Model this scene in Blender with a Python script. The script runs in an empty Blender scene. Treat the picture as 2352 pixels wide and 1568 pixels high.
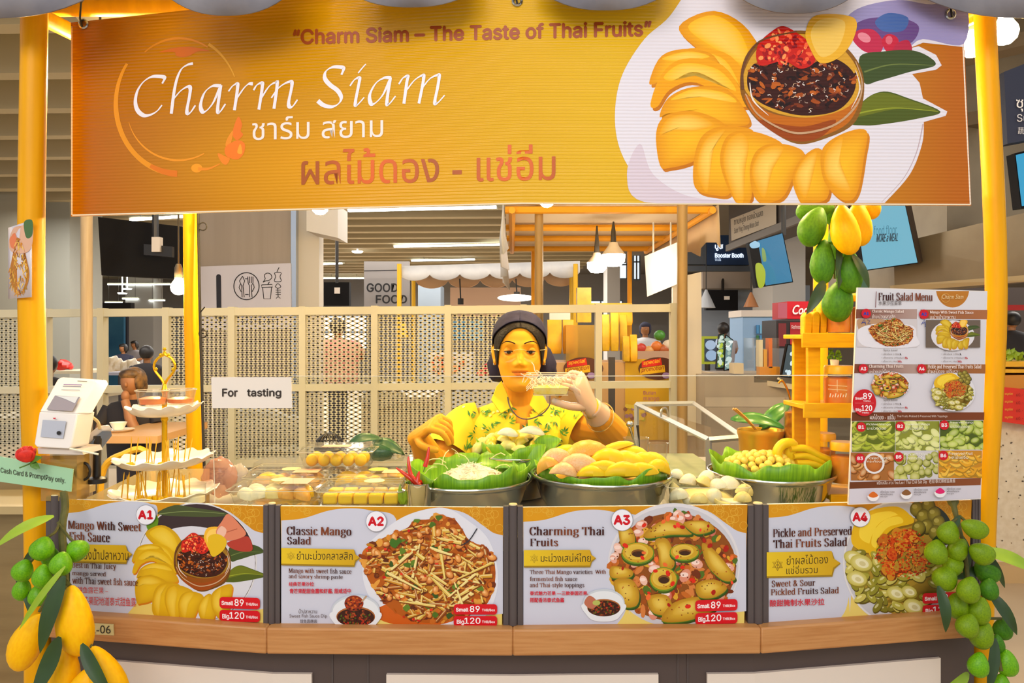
import bpy, math, random, os
from mathutils import Vector, Matrix, Euler
D = bpy.data; SC = bpy.context.scene; COL = SC.collection
pi = math.pi; sin = math.sin; cos = math.cos
# ---------------------------------------------------------------- camera
F, CX, HY, CZ = 1700.0, 1176.0, 770.0, 1.40      # focal length and horizon in pixels of the 2352x1568 frame, eye height in m
cd = D.cameras.new('camera'); cam = D.objects.new('camera', cd); COL.objects.link(cam)
cam.location = (0, 0, CZ); cam.rotation_euler = (pi/2, 0, 0)
cd.sensor_width = 36; cd.lens = 36*F/2352; cd.shift_y = -14/2352; cd.clip_start = .05; cd.clip_end = 200
SC.camera = cam
# ---------------------------------------------------------------- world, lights, exposure
vs = SC.view_settings; vs.view_transform = 'Standard'; vs.look = 'None'; vs.gamma = 1; vs.use_curve_mapping = False
vs.exposure = -.1
wd = D.worlds.new('hall_daylight'); SC.world = wd; wd.use_nodes = True
bg = wd.node_tree.nodes['Background']; bg.inputs[0].default_value = (.93, .96, 1, 1); bg.inputs[1].default_value = .80
def area(name, loc, aim, sx, sy, watts, col):
    l = D.lights.new(name, 'AREA'); l.shape = 'RECTANGLE'; l.size = sx; l.size_y = sy; l.energy = watts; l.color = col
    o = D.objects.new(name, l); o.location = loc; COL.objects.link(o)
    o.rotation_euler = (Vector(aim)-Vector(loc)).to_track_quat('-Z', 'Y').to_euler(); return o
area('added_fill_light', (-.6, -1.6, 3.1), (0, 1.6, 1.2), 3.2, 1.2, 85, (1, .95, .9))  # fill added behind and above the camera to light the stall front
for _y, _w in ((5.6, 150), (9, 260), (14, 400), (20, 480)):
    area('added_fill_light', (-2.5, _y, 3.0), (-2.5, _y, 0), 7, .6, _w, (1, .96, .9))  # fills added under the ceiling to brighten the hall behind
area('added_fill_light', (4.2, 6, 3.1), (3.6, 6, 0), 1.2, 4, 160, (1, .95, .88))  # one more added fill, over the right-hand shops
SC.cycles.max_bounces = 7; SC.cycles.transparent_max_bounces = 14; SC.cycles.diffuse_bounces = 3
SC.cycles.glossy_bounces = 3; SC.cycles.transmission_bounces = 6; SC.cycles.caustics_reflective = False
SC.cycles.caustics_refractive = False; SC.cycles.sample_clamp_indirect = 4
# ---------------------------------------------------------------- colours and materials
def lin(h):
    if not isinstance(h, str): return h
    c = [int(h[i:i+2], 16)/255 for i in (0, 2, 4)]
    return tuple(x/12.92 if x <= .04045 else ((x+.055)/1.055)**2.4 for x in c)+(1,)
def mixc(a, b, t):
    a, b = lin(a), lin(b); return tuple(x+(y-x)*t for x, y in zip(a, b))
MATS = {}
def mat(key, col='cccccc', rough=.5, metal=0, var=None, vscale=20, vdim=None, bump=0, bscale=60, emit=0, coat=0, spec=.5, sss=0, vc=False, wave=None, alpha=None):
    """Principled material; var = second colour mixed in by noise, vc = colours from the 'Col' attribute."""
    if key in MATS: return MATS[key]
    m = D.materials.new(key); m.use_nodes = True; nt = m.node_tree; b = nt.nodes['Principled BSDF']; L = nt.links.new
    b.inputs['Roughness'].default_value = rough; b.inputs['Metallic'].default_value = metal
    b.inputs['Specular IOR Level'].default_value = spec; b.inputs['Coat Weight'].default_value = coat
    if sss: b.inputs['Subsurface Weight'].default_value = sss; b.inputs['Subsurface Radius'].default_value = (.008, .004, .002)
    tc = nt.nodes.new('ShaderNodeTexCoord'); src = None
    def noise(scale, dim=None, det=4):
        n = nt.nodes.new('ShaderNodeTexNoise'); n.inputs['Scale'].default_value = scale; n.inputs['Detail'].default_value = det
        if dim:
            mp = nt.nodes.new('ShaderNodeMapping'); mp.inputs['Scale'].default_value = dim
            L(tc.outputs['Object'], mp.inputs[0]); L(mp.outputs[0], n.inputs['Vector'])
        else: L(tc.outputs['Object'], n.inputs['Vector'])
        return n
    if vc:
        a = nt.nodes.new('ShaderNodeAttribute'); a.attribute_name = 'Col'; src = a.outputs['Color']
    if var or (vc and var):
        n = noise(vscale, vdim); r = nt.nodes.new('ShaderNodeValToRGB'); L(n.outputs[0], r.inputs[0])
        r.color_ramp.elements[0].position = .35; r.color_ramp.elements[1].position = .65
        r.color_ramp.elements[0].color = lin(col); r.color_ramp.elements[1].color = lin(var); src = r.outputs[0]
    if src: L(src, b.inputs['Base Color'])
    else: b.inputs['Base Color'].default_value = lin(col)
    if emit:
        b.inputs['Emission Strength'].default_value = emit
        if src: L(src, b.inputs['Emission Color'])
        else: b.inputs['Emission Color'].default_value = lin(col)
        if vc: b.inputs['Base Color'].default_value = (.02, .02, .02, 1); [nt.links.remove(k) for k in list(nt.links) if k.to_socket == b.inputs['Base Color']]
    if bump or wave:
        bp = nt.nodes.new('ShaderNodeBump'); bp.inputs['Distance'].default_value = .01
        if wave:
            w = nt.nodes.new('ShaderNodeTexWave'); w.bands_direction = 'Z'; w.inputs['Scale'].default_value = wave[0]; w.inputs['Distortion'].default_value = wave[2]
            L(tc.outputs['Object'], w.inputs[0]); L(w.outputs[1], bp.inputs['Height']); bp.inputs['Strength'].default_value = wave[1]
        else: L(noise(bscale).outputs[0], bp.inputs['Height']); bp.inputs['Strength'].default_value = bump
        L(bp.outputs[0], b.inputs['Normal'])
    MATS[key] = m; return m
def glass(key, tint='f4f7f6', ior=1.35, rough=.03, body=None, amount=0):
    """Clear plastic or glass as thin sheets: transparent, mirror-like by Fresnel; body = a milky diffuse share."""
    if key in MATS: return MATS[key]
    m = D.materials.new(key); m.use_nodes = True; nt = m.node_tree; nt.nodes.remove(nt.nodes['Principled BSDF']); L = nt.links.new
    out = nt.nodes['Material Output']; t = nt.nodes.new('ShaderNodeBsdfTransparent'); t.inputs[0].default_value = lin(tint)
    g = nt.nodes.new('ShaderNodeBsdfGlossy'); g.inputs['Roughness'].default_value = rough
    f = nt.nodes.new('ShaderNodeFresnel'); ge = nt.nodes.new('ShaderNodeNewGeometry'); io = nt.nodes.new('ShaderNodeMix'); io.inputs[2].default_value = ior; io.inputs[3].default_value = 1/ior
    L(ge.outputs['Backfacing'], io.inputs[0]); L(io.outputs[0], f.inputs[0]); mx = nt.nodes.new('ShaderNodeMixShader')
    L(f.outputs[0], mx.inputs[0]); L(g.outputs[0], mx.inputs[2])
    if body:
        d = nt.nodes.new('ShaderNodeBsdfDiffuse'); d.inputs[0].default_value = lin(body); m2 = nt.nodes.new('ShaderNodeMixShader'); m2.inputs[0].default_value = amount
        L(t.outputs[0], m2.inputs[1]); L(d.outputs[0], m2.inputs[2]); L(m2.outputs[0], mx.inputs[1])
    else: L(t.outputs[0], mx.inputs[1])
    L(mx.outputs[0], out.inputs[0]); MATS[key] = m; return m
PRINT = mat('printed_sheet', vc=True, rough=.4, spec=.35)
PAINTED = mat('coloured', vc=True, rough=.45)
SHINY = mat('coloured_glossy', vc=True, rough=.18)
SCREEN = mat('lit_screen', vc=True, rough=.2, emit=1.0)
# ---------------------------------------------------------------- geometry helpers
def at(px, py, Y): return Vector(((px-CX)/F*Y, Y, CZ-(py-HY)/F*Y))
def rotm(rx=0, ry=0, rz=0): return Euler((rx, ry, rz)).to_matrix()
def cat(p, n=6, closed=False):
    """Catmull-Rom curve through points (tuples of any length)."""
    p = [tuple(q) for q in p]
    if len(p) < 3: return p
    q = [p[-1]]+p+[p[0], p[1]] if closed else [p[0]]+p+[p[-1]]
    out = []
    for i in range(1, len(q)-2):
        a, b, c, d = q[i-1:i+3]
        for k in range(n):
            t = k/n
            out.append(tuple(.5*(2*B+(C-A)*t+(2*A-5*B+4*C-E)*t*t+(3*B-A-3*C+E)*t**3) for A, B, C, E in zip(a, b, c, d)))
    if not closed: out.append(p[-1])
    return out
class MB:
    """Collects shapes; build() links them as one mesh object."""
    def __init__(s, col=None): s.v = []; s.f = []; s.c = []; s.m = []; s.col = col; s.mi = 0
    def add(s, vs, fs, col=None):
        b = len(s.v); s.v += [tuple(v) for v in vs]
        for f in fs: s.f.append([i+b for i in f]); s.c.append(col or s.col); s.m.append(s.mi)
        return s
    def box(s, x0, x1, y0, y1, z0, z1, col=None):
        return s.add([(x, y, z) for z in (z0, z1) for y in (y0, y1) for x in (x0, x1)],
                     [(0, 2, 3, 1), (4, 5, 7, 6), (0, 1, 5, 4), (2, 6, 7, 3), (0, 4, 6, 2), (1, 3, 7, 5)], col)
    def cbox(s, c, sz, R=None, col=None):
        R = R or Matrix.Identity(3); c = Vector(c)
        return s.add([c+R@Vector((x*sz[0]/2, y*sz[1]/2, z*sz[2]/2)) for z in (-1, 1) for y in (-1, 1) for x in (-1, 1)],
                     [(0, 2, 3, 1), (4, 5, 7, 6), (0, 1, 5, 4), (2, 6, 7, 3), (0, 4, 6, 2), (1, 3, 7, 5)], col)
    def tube(s, pts, r, n=8, cap=True, col=None, flat=1):
        P = [Vector(p) for p in pts]; k = len(P); r = [r]*k if not isinstance(r, (list, tuple)) else r
        up = None; rings = []
        for i in range(k):
            t = (P[min(i+1, k-1)]-P[max(i-1, 0)]).normalized()
            if up is None: up = Vector((0, 0, 1)) if abs(t.z) < .9 else Vector((1, 0, 0))
            x = t.cross(up).normalized(); up = x.cross(t).normalized()
            rings.append([P[i]+(x*cos(2*pi*j/n)+up*sin(2*pi*j/n)*flat)*r[i] for j in range(n)])
        return s.loft(rings, cap, col)
    def loft(s, rings, cap=True, col=None, closed=True, flip=False):
        n = len(rings[0]); vs = [p for r in rings for p in r]; fs = []
        for i in range(len(rings)-1):
            for j in range(n if closed else n-1):
                a, b = i*n+j, i*n+(j+1) % n; fs.append((a, b, b+n, a+n))
        if cap: fs.append(tuple(range(n))[::-1]); fs.append(tuple((len(rings)-1)*n+j for j in range(n)))
        if flip: fs = [f[::-1] for f in fs]
        return s.add(vs, fs, col)
    def lathe(s, prof, c=(0, 0, 0), n=24, R=None, wob=None, cap=False, col=None):
        R = R or Matrix.Identity(3); c = Vector(c); rings = []
        for i, (r, z) in enumerate(prof):
            rings.append([c+R@Vector(((r+(wob(i, 2*pi*j/n)[0] if wob else 0))*cos(2*pi*j/n), (r+(wob(i, 2*pi*j/n)[0] if wob else 0))*sin(2*pi*j/n),
                          z+(wob(i, 2*pi*j/n)[1] if wob else 0))) for j in range(n)])
        return s.loft(rings, cap, col)
    def ell(s, c, r, R=None, nu=14, nv=9, col=None, fn=None):
        R = R or Matrix.Identity(3); c = Vector(c); r = (r, r, r) if not isinstance(r, (tuple, list)) else r
        vs = []
        for i in range(nv+1):
            a = -pi/2+pi*i/nv
            for j in range(nu):
                b = 2*pi*j/nu; p = Vector((cos(a)*cos(b), cos(a)*sin(b), sin(a)))
                if fn: p = fn(p)
                vs.append(c+R@Vector((p.x*r[0], p.y*r[1], p.z*r[2])))
        fs = [(i*nu+j, i*nu+(j+1) % nu, (i+1)*nu+(j+1) % nu, (i+1)*nu+j) for i in range(nv) for j in range(nu)]
        return s.add(vs, fs, col)
    def prism(s, poly, off, col=None):
        n = len(poly); P = [Vector(p) for p in poly]; off = Vector(off)
        return s.add(P+[p+off for p in P], [tuple(range(n)), tuple(range(n, 2*n))[::-1]]+[(i, i+n, (i+1) % n+n, (i+1) % n) for i in range(n)], col)
    def grid(s, rows, col=None, colf=None):
        n = len(rows[0]); b = len(s.v); s.v += [tuple(p) for r in rows for p in r]
        for i in range(len(rows)-1):
            for j in range(n-1):
                a = i*n+j; s.f.append([b+a, b+a+1, b+a+n+1, b+a+n]); s.c.append(colf(i, j) if colf else (col or s.col)); s.m.append(s.mi)
        return s
    def quadpx(s, q, Y, th=.02, col=None):
        """Slab whose front face is a pixel quad at distance(s) Y, th deep."""
        Y = [Y]*len(q) if not isinstance(Y, (list, tuple)) else Y
        return s.prism([at(x, y, d) for (x, y), d in zip(q, Y)], (0, th, 0), col)
    def rectpx(s, x0, y0, x1, y1, Y, th=.02, col=None): return s.quadpx([(x0, y0), (x1, y0), (x1, y1), (x0, y1)], Y, th, col)
    def leaf(s, base, tip, w, up, bend=.15, col=None, n=8, fold=.25, curl=0):
        """A leaf blade with a midrib fold, from base to tip."""
        A, B = Vector(base), Vector(tip); ax = B-A; up = Vector(up).normalized(); sd = ax.cross(up).normalized(); up = sd.cross(ax).normalized(); L = ax.length; rows = []
        for i in range(n+1):
            t = i/n; hw = w*.5*min(1, (2.05*(t+.015)**.62*(1-t)**.85))+.0003; c = A+ax*t+up*(bend*L*sin(pi*t)); e = up*(fold*hw)
            rows.append([c-sd*hw+e+up*curl*hw, c-sd*hw*.5+e*.5, c, c+sd*hw*.5+e*.5, c+sd*hw+e-up*curl*hw])
        return s.grid(rows, col)
    def build(s, name, m, parent=None, smooth=True, bevel=0, solid=0, sub=0, origin=None, ang=40):
        if not s.f: return None
        me = D.meshes.new(name); off = W.get(parent, Vector()) if parent else Vector(origin or (0, 0, 0))
        me.from_pydata([Vector(v)-off for v in s.v], [], s.f)
        ms = m if isinstance(m, (list, tuple)) else [m]
        for k in ms: me.materials.append(k)
        if len(ms) > 1: me.polygons.foreach_set('material_index', s.m)
        if any(s.c):
            ca = me.color_attributes.new('Col', 'FLOAT_COLOR', 'CORNER'); buf = []
            for f, c in zip(s.f, s.c):
                if c is None: c = (.8, .8, .8, 1)
                if isinstance(c, list):
                    for q in c: buf += lin(q)
                else: buf += list(lin(c))*len(f)
            ca.data.foreach_set('color', buf)
        if smooth:
            me.polygons.foreach_set('use_smooth', [True]*len(me.polygons))
            try: me.set_sharp_from_angle(angle=math.radians(ang))
            except Exception: pass
        me.validate(); me.update()
        o = D.objects.new(name, me); COL.objects.link(o)
        if parent: o.parent = parent; W[o] = off
        else: o.location = off; W[o] = off
        if bevel: b = o.modifiers.new('edge', 'BEVEL'); b.width = bevel; b.segments = 2; b.limit_method = 'ANGLE'
        if solid: b = o.modifiers.new('thick', 'SOLIDIFY'); b.thickness = solid; b.offset = 0
        if sub: b = o.modifiers.new('round', 'SUBSURF'); b.levels = b.render_levels = sub
        return o
    def base(s):
        xs, ys, zs = zip(*s.v); return Vector(((min(xs)+max(xs))/2, (min(ys)+max(ys))/2, min(zs)))
W = {}
def tag(o, label=None, cat=None, group=None, kind=None):
    if label: o['label'] = label
    if cat: o['category'] = cat
    if group: o['group'] = group
    if kind: o['kind'] = kind
    return o
def thing(name, label, cat, loc, group=None, kind=None):
    o = D.objects.new(name, None); o.empty_display_size = .05; COL.objects.link(o); o.location = loc; W[o] = Vector(loc)
    return tag(o, label, cat, group, kind)
def single(mb, name, m, label, cat, group=None, kind=None, **k):
    return tag(mb.build(name, m, None, origin=mb.base(), **k), label, cat, group, kind)
def struct(mb, name, m, label=None, **k):
    return tag(mb.build(name, m, None, origin=mb.base(), **k), label or None, None, None, 'structure')
def dup(root, loc, rot=(0, 0, 0), label=None, group=None, scale=1):
    r = root.copy(); COL.objects.link(r); r.location = loc; r.rotation_euler = rot; r.scale = (scale,)*3 if not isinstance(scale, tuple) else scale
    if label: r['label'] = label
    if group: r['group'] = group
    for ch in list(root.children):
        c = ch.copy(); COL.objects.link(c); c.parent = r
        for g in ch.children:
            d = g.copy(); COL.objects.link(d); d.parent = c
    W[r] = Vector(loc); return r
# ---------------------------------------------------------------- lettering
FONTS = {}
def font(k):
    if k not in FONTS:
        FONTS[k] = None
        try:
            p = os.path.join(bpy.utils.system_resource('DATAFILES'), 'fonts', k)
            if os.path.exists(p): FONTS[k] = D.fonts.load(p)
        except Exception: pass
    return FONTS[k]
TXT = {}
def glyphs(s, bold=0, fnt='Inter.woff2'):
    """2-D verts and faces of a line of text."""
    key = (s, bold, fnt)
    if key in TXT: return TXT[key]
    cu = D.curves.new('text', 'FONT'); cu.body = s; cu.offset = bold; cu.resolution_u = 3
    f = font(fnt) if fnt else None
    if f: cu.font = f
    o = D.objects.new('text', cu); COL.objects.link(o)
    dg = bpy.context.evaluated_depsgraph_get(); dg.update(); ev = o.evaluated_get(dg); me = ev.to_mesh()
    r = ([(v.co.x, v.co.y) for v in me.vertices], [tuple(p.vertices) for p in me.polygons]); ev.to_mesh_clear()
    D.objects.remove(o); D.curves.remove(cu); TXT[key] = r; return r
GL = {}
for _l in '''a4.6;~.9,4.1 1.8,5 3,4.8 3.4,3.8;3.4,3.8 3.4,.3;~3.4,2.9 1.8,2.6 .9,1.4 1.6,.2 2.6,.3 3.4,1.2;3.4,.2 4.2,.2
c4.2;~3.5,4.1 2.6,5 1.3,4.4 .9,2.5 1.4,.5 2.6,.1 3.7,.9
d5.2;~3.9,4 2.6,4.9 1.3,4.3 .9,2.5 1.3,.6 2.5,.1 3.9,1;3.9,7.2 3.9,.2;2.9,7.2 3.9,7.2;3.9,.2 4.8,.2
e4.5;.9,2.8 3.7,2.8;~3.7,2.8 3.5,4.4 2.4,5 1.2,4.3 .9,2.5 1.4,.5 2.7,.1 3.8,.9
f3.2;~3.4,6.5 2.7,7.2 1.9,6.6 1.7,5.5;1.7,5.5 1.7,.2;.6,4.8 3,4.8;.8,.2 2.7,.2
g4.7;~2.3,4.9 1.1,4.5 .9,3.4 1.4,2.3 2.5,2.2 3.5,2.8 3.5,4.3 2.3,4.9;~1.2,2.2 .9,1.4 2,.9 3.4,.6 3.9,-.5 2.8,-1.7 1.2,-1.6 .5,-.8 1.4,.5;3.4,4.6 4.3,4.9
h5.3;1.1,7.2 1.1,.2;.3,7.2 1.1,7.2;~1.1,3.9 2.2,4.9 3.3,4.8 3.8,3.8;3.8,3.8 3.8,.2;.3,.2 1.9,.2;3,.2 4.6,.2
i2.5;1.1,4.9 1.1,.2;.3,4.9 1.1,4.9;.3,.2 1.9,.2;1.05,6.6 1.15,6.9
k5;1.1,7.2 1.1,.2;.3,7.2 1.1,7.2;1.1,1.9 3.6,4.8;2,3 3.7,.2;.3,.2 1.9,.2;3,.2 4.6,.2;2.9,4.8 4.3,4.8
l2.5;1.1,7.2 1.1,.2;.3,7.2 1.1,7.2;.3,.2 1.9,.2
m8;1.1,4.9 1.1,.2;.3,4.9 1.1,4.9;~1.1,3.9 2.2,4.9 3.3,4.8 3.8,3.8;3.8,3.8 3.8,.2;~3.8,3.9 4.9,4.9 6,4.8 6.5,3.8;6.5,3.8 6.5,.2;.3,.2 1.9,.2;3.1,.2 4.5,.2;5.8,.2 7.3,.2
n5.3;1.1,4.9 1.1,.2;.3,4.9 1.1,4.9;~1.1,3.9 2.2,4.9 3.3,4.8 3.8,3.8;3.8,3.8 3.8,.2;.3,.2 1.9,.2;3,.2 4.6,.2
o4.9;~2.4,4.9 1.2,4.3 .9,2.5 1.2,.7 2.4,.1 3.6,.7 3.9,2.5 3.6,4.3 2.4,4.9
p5.1;1.1,4.9 1.1,-2.2;.3,4.9 1.1,4.9;~1.1,4 2.3,4.9 3.6,4.3 4,2.5 3.6,.6 2.3,.1 1.1,.8;.3,-2.2 1.9,-2.2
r3.9;1.1,4.9 1.1,.2;.3,4.9 1.1,4.9;~1.1,3.4 1.9,4.7 3,4.7;3,4.3 3.1,4.6;.3,.2 2,.2
s4;~3.2,4 2.4,4.9 1.2,4.6 1,3.6 2.2,2.7 3.2,1.7 3,.4 2,.1 .8,.9
t3.3;1.5,6.2 1.5,1;~1.5,1 1.9,.2 3,.5;.5,4.8 2.8,4.8
u5.3;1.1,4.9 1.1,1.2;~1.1,1.2 1.6,.2 2.7,.2 3.8,1.2;3.8,4.9 3.8,.2;.3,4.9 1.1,4.9;3,4.9 3.8,4.9;3.8,.2 4.6,.2
v4.6;.8,4.9 2.4,.2;2.4,.2 3.8,4.9;.2,4.9 1.6,4.9;3.2,4.9 4.4,4.9
w6.6;.7,4.9 2,.2;2,.2 3.3,4.9;3.3,4.9 4.6,.2;4.6,.2 5.8,4.9;.2,4.9 1.5,4.9;5.2,4.9 6.4,4.9
y4.6;.8,4.9 2.4,.3;3.8,4.9 2.1,-1.2;~2.1,-1.2 1.5,-1.9 .8,-1.6;.2,4.9 1.6,4.9;3.2,4.9 4.4,4.9
M7.6;1.1,.2 1.1,6.8;1.3,6.8 3.8,.5;3.8,.5 6.2,6.8;6.4,6.8 6.4,.2;.3,6.8 1.4,6.8;.3,.2 1.9,.2;5.6,.2 7.2,.2;6.2,6.8 7.2,6.8
W8.4;.8,6.8 2.6,.2;2.6,.2 4.2,6.8;4.2,6.8 6,.2;6,.2 7.6,6.8;.2,6.8 1.6,6.8;6.9,6.8 8.2,6.8
S5.2;~4.1,5.4 3.3,6.9 1.8,6.8 1.1,5.6 1.7,4.2 3.4,3.1 4.2,1.8 3.5,.3 2,.1 .8,1.5
F5.3;1.3,.2 1.3,6.8;.5,6.8 4.6,6.8;4.6,6.8 4.6,5.4;1.3,3.6 3.4,3.6;.5,.2 2.3,.2
B5.5;1.3,.2 1.3,6.8;.5,6.8 1.3,6.8;.5,.2 1.3,.2;~1.3,6.8 3.3,6.7 4.1,5.3 3.2,3.8 1.3,3.7;~1.3,3.7 3.7,3.5 4.5,1.9 3.5,.2 1.3,.2
T5.9;2.9,.2 2.9,6.8;.5,6.8 5.3,6.8;.5,6.8 .5,5.4;5.3,6.8 5.3,5.4;2,.2 3.8,.2
J3.8;2.4,6.8 2.4,1;~2.4,1 1.9,-.6 .8,-.4;1.5,6.8 3.4,6.8
C5.8;~4.9,5.2 4.2,6.6 3,6.9 1.6,5.9 1,3.5 1.6,1.1 3,.1 4.4,.5 5.1,1.8;5,6.8 5,5.2
P5.3;1.3,.2 1.3,6.8;.5,6.8 1.3,6.8;~1.3,6.8 3.7,6.7 4.5,5.2 3.7,3.5 1.3,3.3;.5,.2 2.3,.2
&5.6;~4.6,3 3.2,.6 1.8,.1 .9,1.2 1.6,3 3.2,4.6 3.2,6.2 2.3,6.8 1.4,6 1.9,4.4 4.8,.2
-3;.6,2.5 2.4,2.5'''.split('\n'):
    _h, *_s = _l.split(';'); GL[_h[0]] = (float(_h[1:]), _s)
def nibw(path, nw, nh, ang=0):
    """Edges of a stroke drawn with a broad elliptical pen nib (nw x nh at ang): quads along the path."""
    c, q = cos(ang), sin(ang); k = len(path); A, B = [], []
    for i in range(k):
        a, b = path[max(0, i-1)], path[min(k-1, i+1)]; dx, dy = b[0]-a[0], b[1]-a[1]; l = math.hypot(dx, dy) or 1; mx, my = -dy/l, dx/l
        h = math.hypot(nw/2*(mx*c+my*q), nh/2*(my*c-mx*q)); e = (nh*.5 if i == k-1 else -nh*.5 if i == 0 else 0); x, y = path[i][0]+dx/l*e, path[i][1]+dy/l*e
        A.append((x+mx*h, y+my*h)); B.append((x-mx*h, y-my*h))
    return [[A[i], A[i+1], B[i+1], B[i]] for i in range(k-1)]
def serif_polys(s, nw=1.05, nh=.36, gap=0):
    x = 0; out = []
    for ch in s:
        if ch not in GL: x += 2.4; continue
        w, st = GL[ch]
        for t in st:
            cv = t[0] == '~'; P = [tuple(map(float, q.split(','))) for q in t.lstrip('~').split()]
            if cv: P = cat(P, 5)
            out.append(nibw([(a+x, b) for a, b in P], nw, nh))
        x += w+gap
    return out
class Pr:
    """Flat print on a board. Shapes are traced in photo pixels and land on the board's surface Yf(px) (or tilted plane), later shapes above earlier ones."""
    STEP = .000003
    def __init__(s, Yf=None, plane=None, z=.0006):
        s.Yf = Yf; s.pl = plane; s.mb = MB(); s.z = z; s.T = s.clip = None
    def pt(s, x, y):
        if s.T: x, y = s.T(x, y)
        if s.clip: x = min(max(x, s.clip[0]), s.clip[2]); y = min(max(y, s.clip[1]), s.clip[3])
        if s.pl:
            P, N = s.pl; d = Vector(((x-CX)/F, 1, -(y-HY)/F)); O = Vector((0, 0, CZ)); t = (P-O).dot(N)/d.dot(N)
            return O+d*t+N*s.z
        return at(x, y, s.Yf(x)-s.z)
    def poly(s, pts, col, up=True):
        if up: s.z += s.STEP
        if isinstance(col, tuple) and len(col) == 2:      # soft shape: centre colour, edge colour
            n = len(pts); cx = sum(p[0] for p in pts)/n; cy = sum(p[1] for p in pts)/n; I = [(cx+(x-cx)*.55, cy+(y-cy)*.55) for x, y in pts]; md = mixc(col[0], col[1], .35)
            b = len(s.mb.v); s.mb.v += [tuple(s.pt(*q)) for q in pts+I+[(cx, cy)]]
            for i in range(n):
                j = (i+1) % n; s.mb.f += [[b+i, b+j, b+n+j, b+n+i], [b+n+i, b+n+j, b+2*n]]; s.mb.c += [[col[1], col[1], md, md], [md, md, col[0]]]; s.mb.m += [0, 0]
            return
        c = [col(x, y) for x, y in pts] if callable(col) else col
        s.mb.add([s.pt(x, y) for x, y in pts], [tuple(range(len(pts)))], c)
    def polys(s, L, col):
        s.z += s.STEP
        for p in L: s.poly(p, col, False)
    def rect(s, x0, y0, x1, y1, col): s.poly([(x0, y0), (x1, y0), (x1, y1), (x0, y1)], col)
    def field(s, f, col, nx=12, ny=6):
        """Gradient panel: f(u,v)->pixel, col(u,v)->colour."""
        s.z += s.STEP; c = lambda u, v: col(u, v)
        for i in range(nx):
            for j in range(ny):
                U = [(i/nx, j/ny), ((i+1)/nx, j/ny), ((i+1)/nx, (j+1)/ny), (i/nx, (j+1)/ny)]
                s.mb.add([s.pt(*f(*u)) for u in U], [(0, 1, 2, 3)], [c(*u) for u in U])
    def ell(s, cx, cy, rx, ry, col, rot=0, n=28, a0=0, a1=2*pi, jit=0, rnd=None):
        c, q = cos(rot), sin(rot); P = []
        for i in range(n):
            a = a0+(a1-a0)*i/n; k = 1+(rnd.uniform(-jit, jit) if jit else 0); x, y = rx*cos(a)*k, ry*sin(a)*k; P.append((cx+x*c-y*q, cy+x*q+y*c))
        s.poly(P, col)
    def ring(s, cx, cy, rx, ry, w, col, n=36): s.stroke([(cx+rx*cos(2*pi*i/n), cy+ry*sin(2*pi*i/n)) for i in range(n+1)], w, col)
    def blob(s, pts, col, n=6): s.poly(cat(pts, n, True), col)
    def stroke(s, pts, w, col, curve=False):
        if curve: pts = cat(pts, 6)
        k = len(pts); w = [w]*k if not isinstance(w, (list, tuple)) else ([w[0]+(w[1]-w[0])*i/(k-1) for i in range(k)] if len(w) == 2 else [w[min(len(w)-1, int(i*(len(w)-1)/(k-1)))] + (w[min(len(w)-1, int(i*(len(w)-1)/(k-1))+1)]-w[min(len(w)-1, int(i*(len(w)-1)/(k-1)))])*((i*(len(w)-1)/(k-1)) % 1) for i in range(k)])
        A, B = [], []
        for i in range(k):
            a, b = pts[max(0, i-1)], pts[min(k-1, i+1)]; dx, dy = b[0]-a[0], b[1]-a[1]; l = math.hypot(dx, dy) or 1; nx, ny = -dy/l*w[i]/2, dx/l*w[i]/2
            A.append((pts[i][0]+nx, pts[i][1]+ny)); B.append((pts[i][0]-nx, pts[i][1]-ny))
        s.polys([[A[i], A[i+1], B[i+1], B[i]] for i in range(k-1)], col)
    def rrect(s, x0, y0, x1, y1, r, col, sl=0):
        P = []
        for cx, cy, a in ((x1-r, y0+r, -pi/2), (x1-r, y1-r, 0), (x0+r, y1-r, pi/2), (x0+r, y0+r, pi)):
            for i in range(5): t = a+pi/2*i/4; P.append((cx+r*cos(t), cy+r*sin(t)))
        s.poly([(x, y+sl*(x-x0)) for x, y in P], col)
    def fit(s, P, Fc, x0, y0, x1, y1, col, sl, sh, lay=None):
        xs = [p[0] for p in P]; ys = [p[1] for p in P]; ax, bx, ay, by = min(xs), max(xs), min(ys), max(ys); s.z += s.STEP
        kx = (x1-x0)/((bx-ax) or 1); ky = (y1-y0)/((by-ay) or 1)
        Q = [(x0+(x-ax)*kx+sh*(y-ay)*ky, y1-(y-ay)*ky) for x, y in P]; Q = [(x, y+sl*(x-x0)) for x, y in Q]
        c = [[col(*Q[i]) for i in f] for f in Fc] if callable(col) else None
        b = len(s.mb.v); z0 = s.z
        for i, (x, y) in enumerate(Q): s.z = z0+(lay[i]*4e-6 if lay else 0); s.mb.v.append(tuple(s.pt(x, y)))
        for i, f in enumerate(Fc): s.mb.f.append([j+b for j in f]); s.mb.c.append(c[i] if c else col); s.mb.m.append(0)
    def text(s, t, x0, y0, x1, y1, col, sl=0, sh=0, bold=0, fnt='Inter.woff2'):
        """Line of text whose ink fills the pixel box, sl = slope, bold = extra stroke width in pixels."""
        P, Fc = glyphs(t, 0, fnt if fnt and all(ord(c) < 0x250 or c in '–—“”' for c in t) else None); b = bold/2
        if P:
            lay = None
            if max(map(ord, t)) > 0xe00: P, Fc, lay = [P[i] for f in Fc for i in f], [tuple(range(sum(map(len, Fc[:k])), sum(map(len, Fc[:k+1])))) for k in range(len(Fc))], [k % 7 for k, f in enumerate(Fc) for i in f]
            for dx, dy in (((-b, 0), (b, 0), (0, -b), (0, b)) if b else ((0, 0),)): s.fit(P, Fc, x0+b+dx, y0+b+dy, x1-b+dx, y1-b+dy, col, sl, sh, lay)
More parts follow.
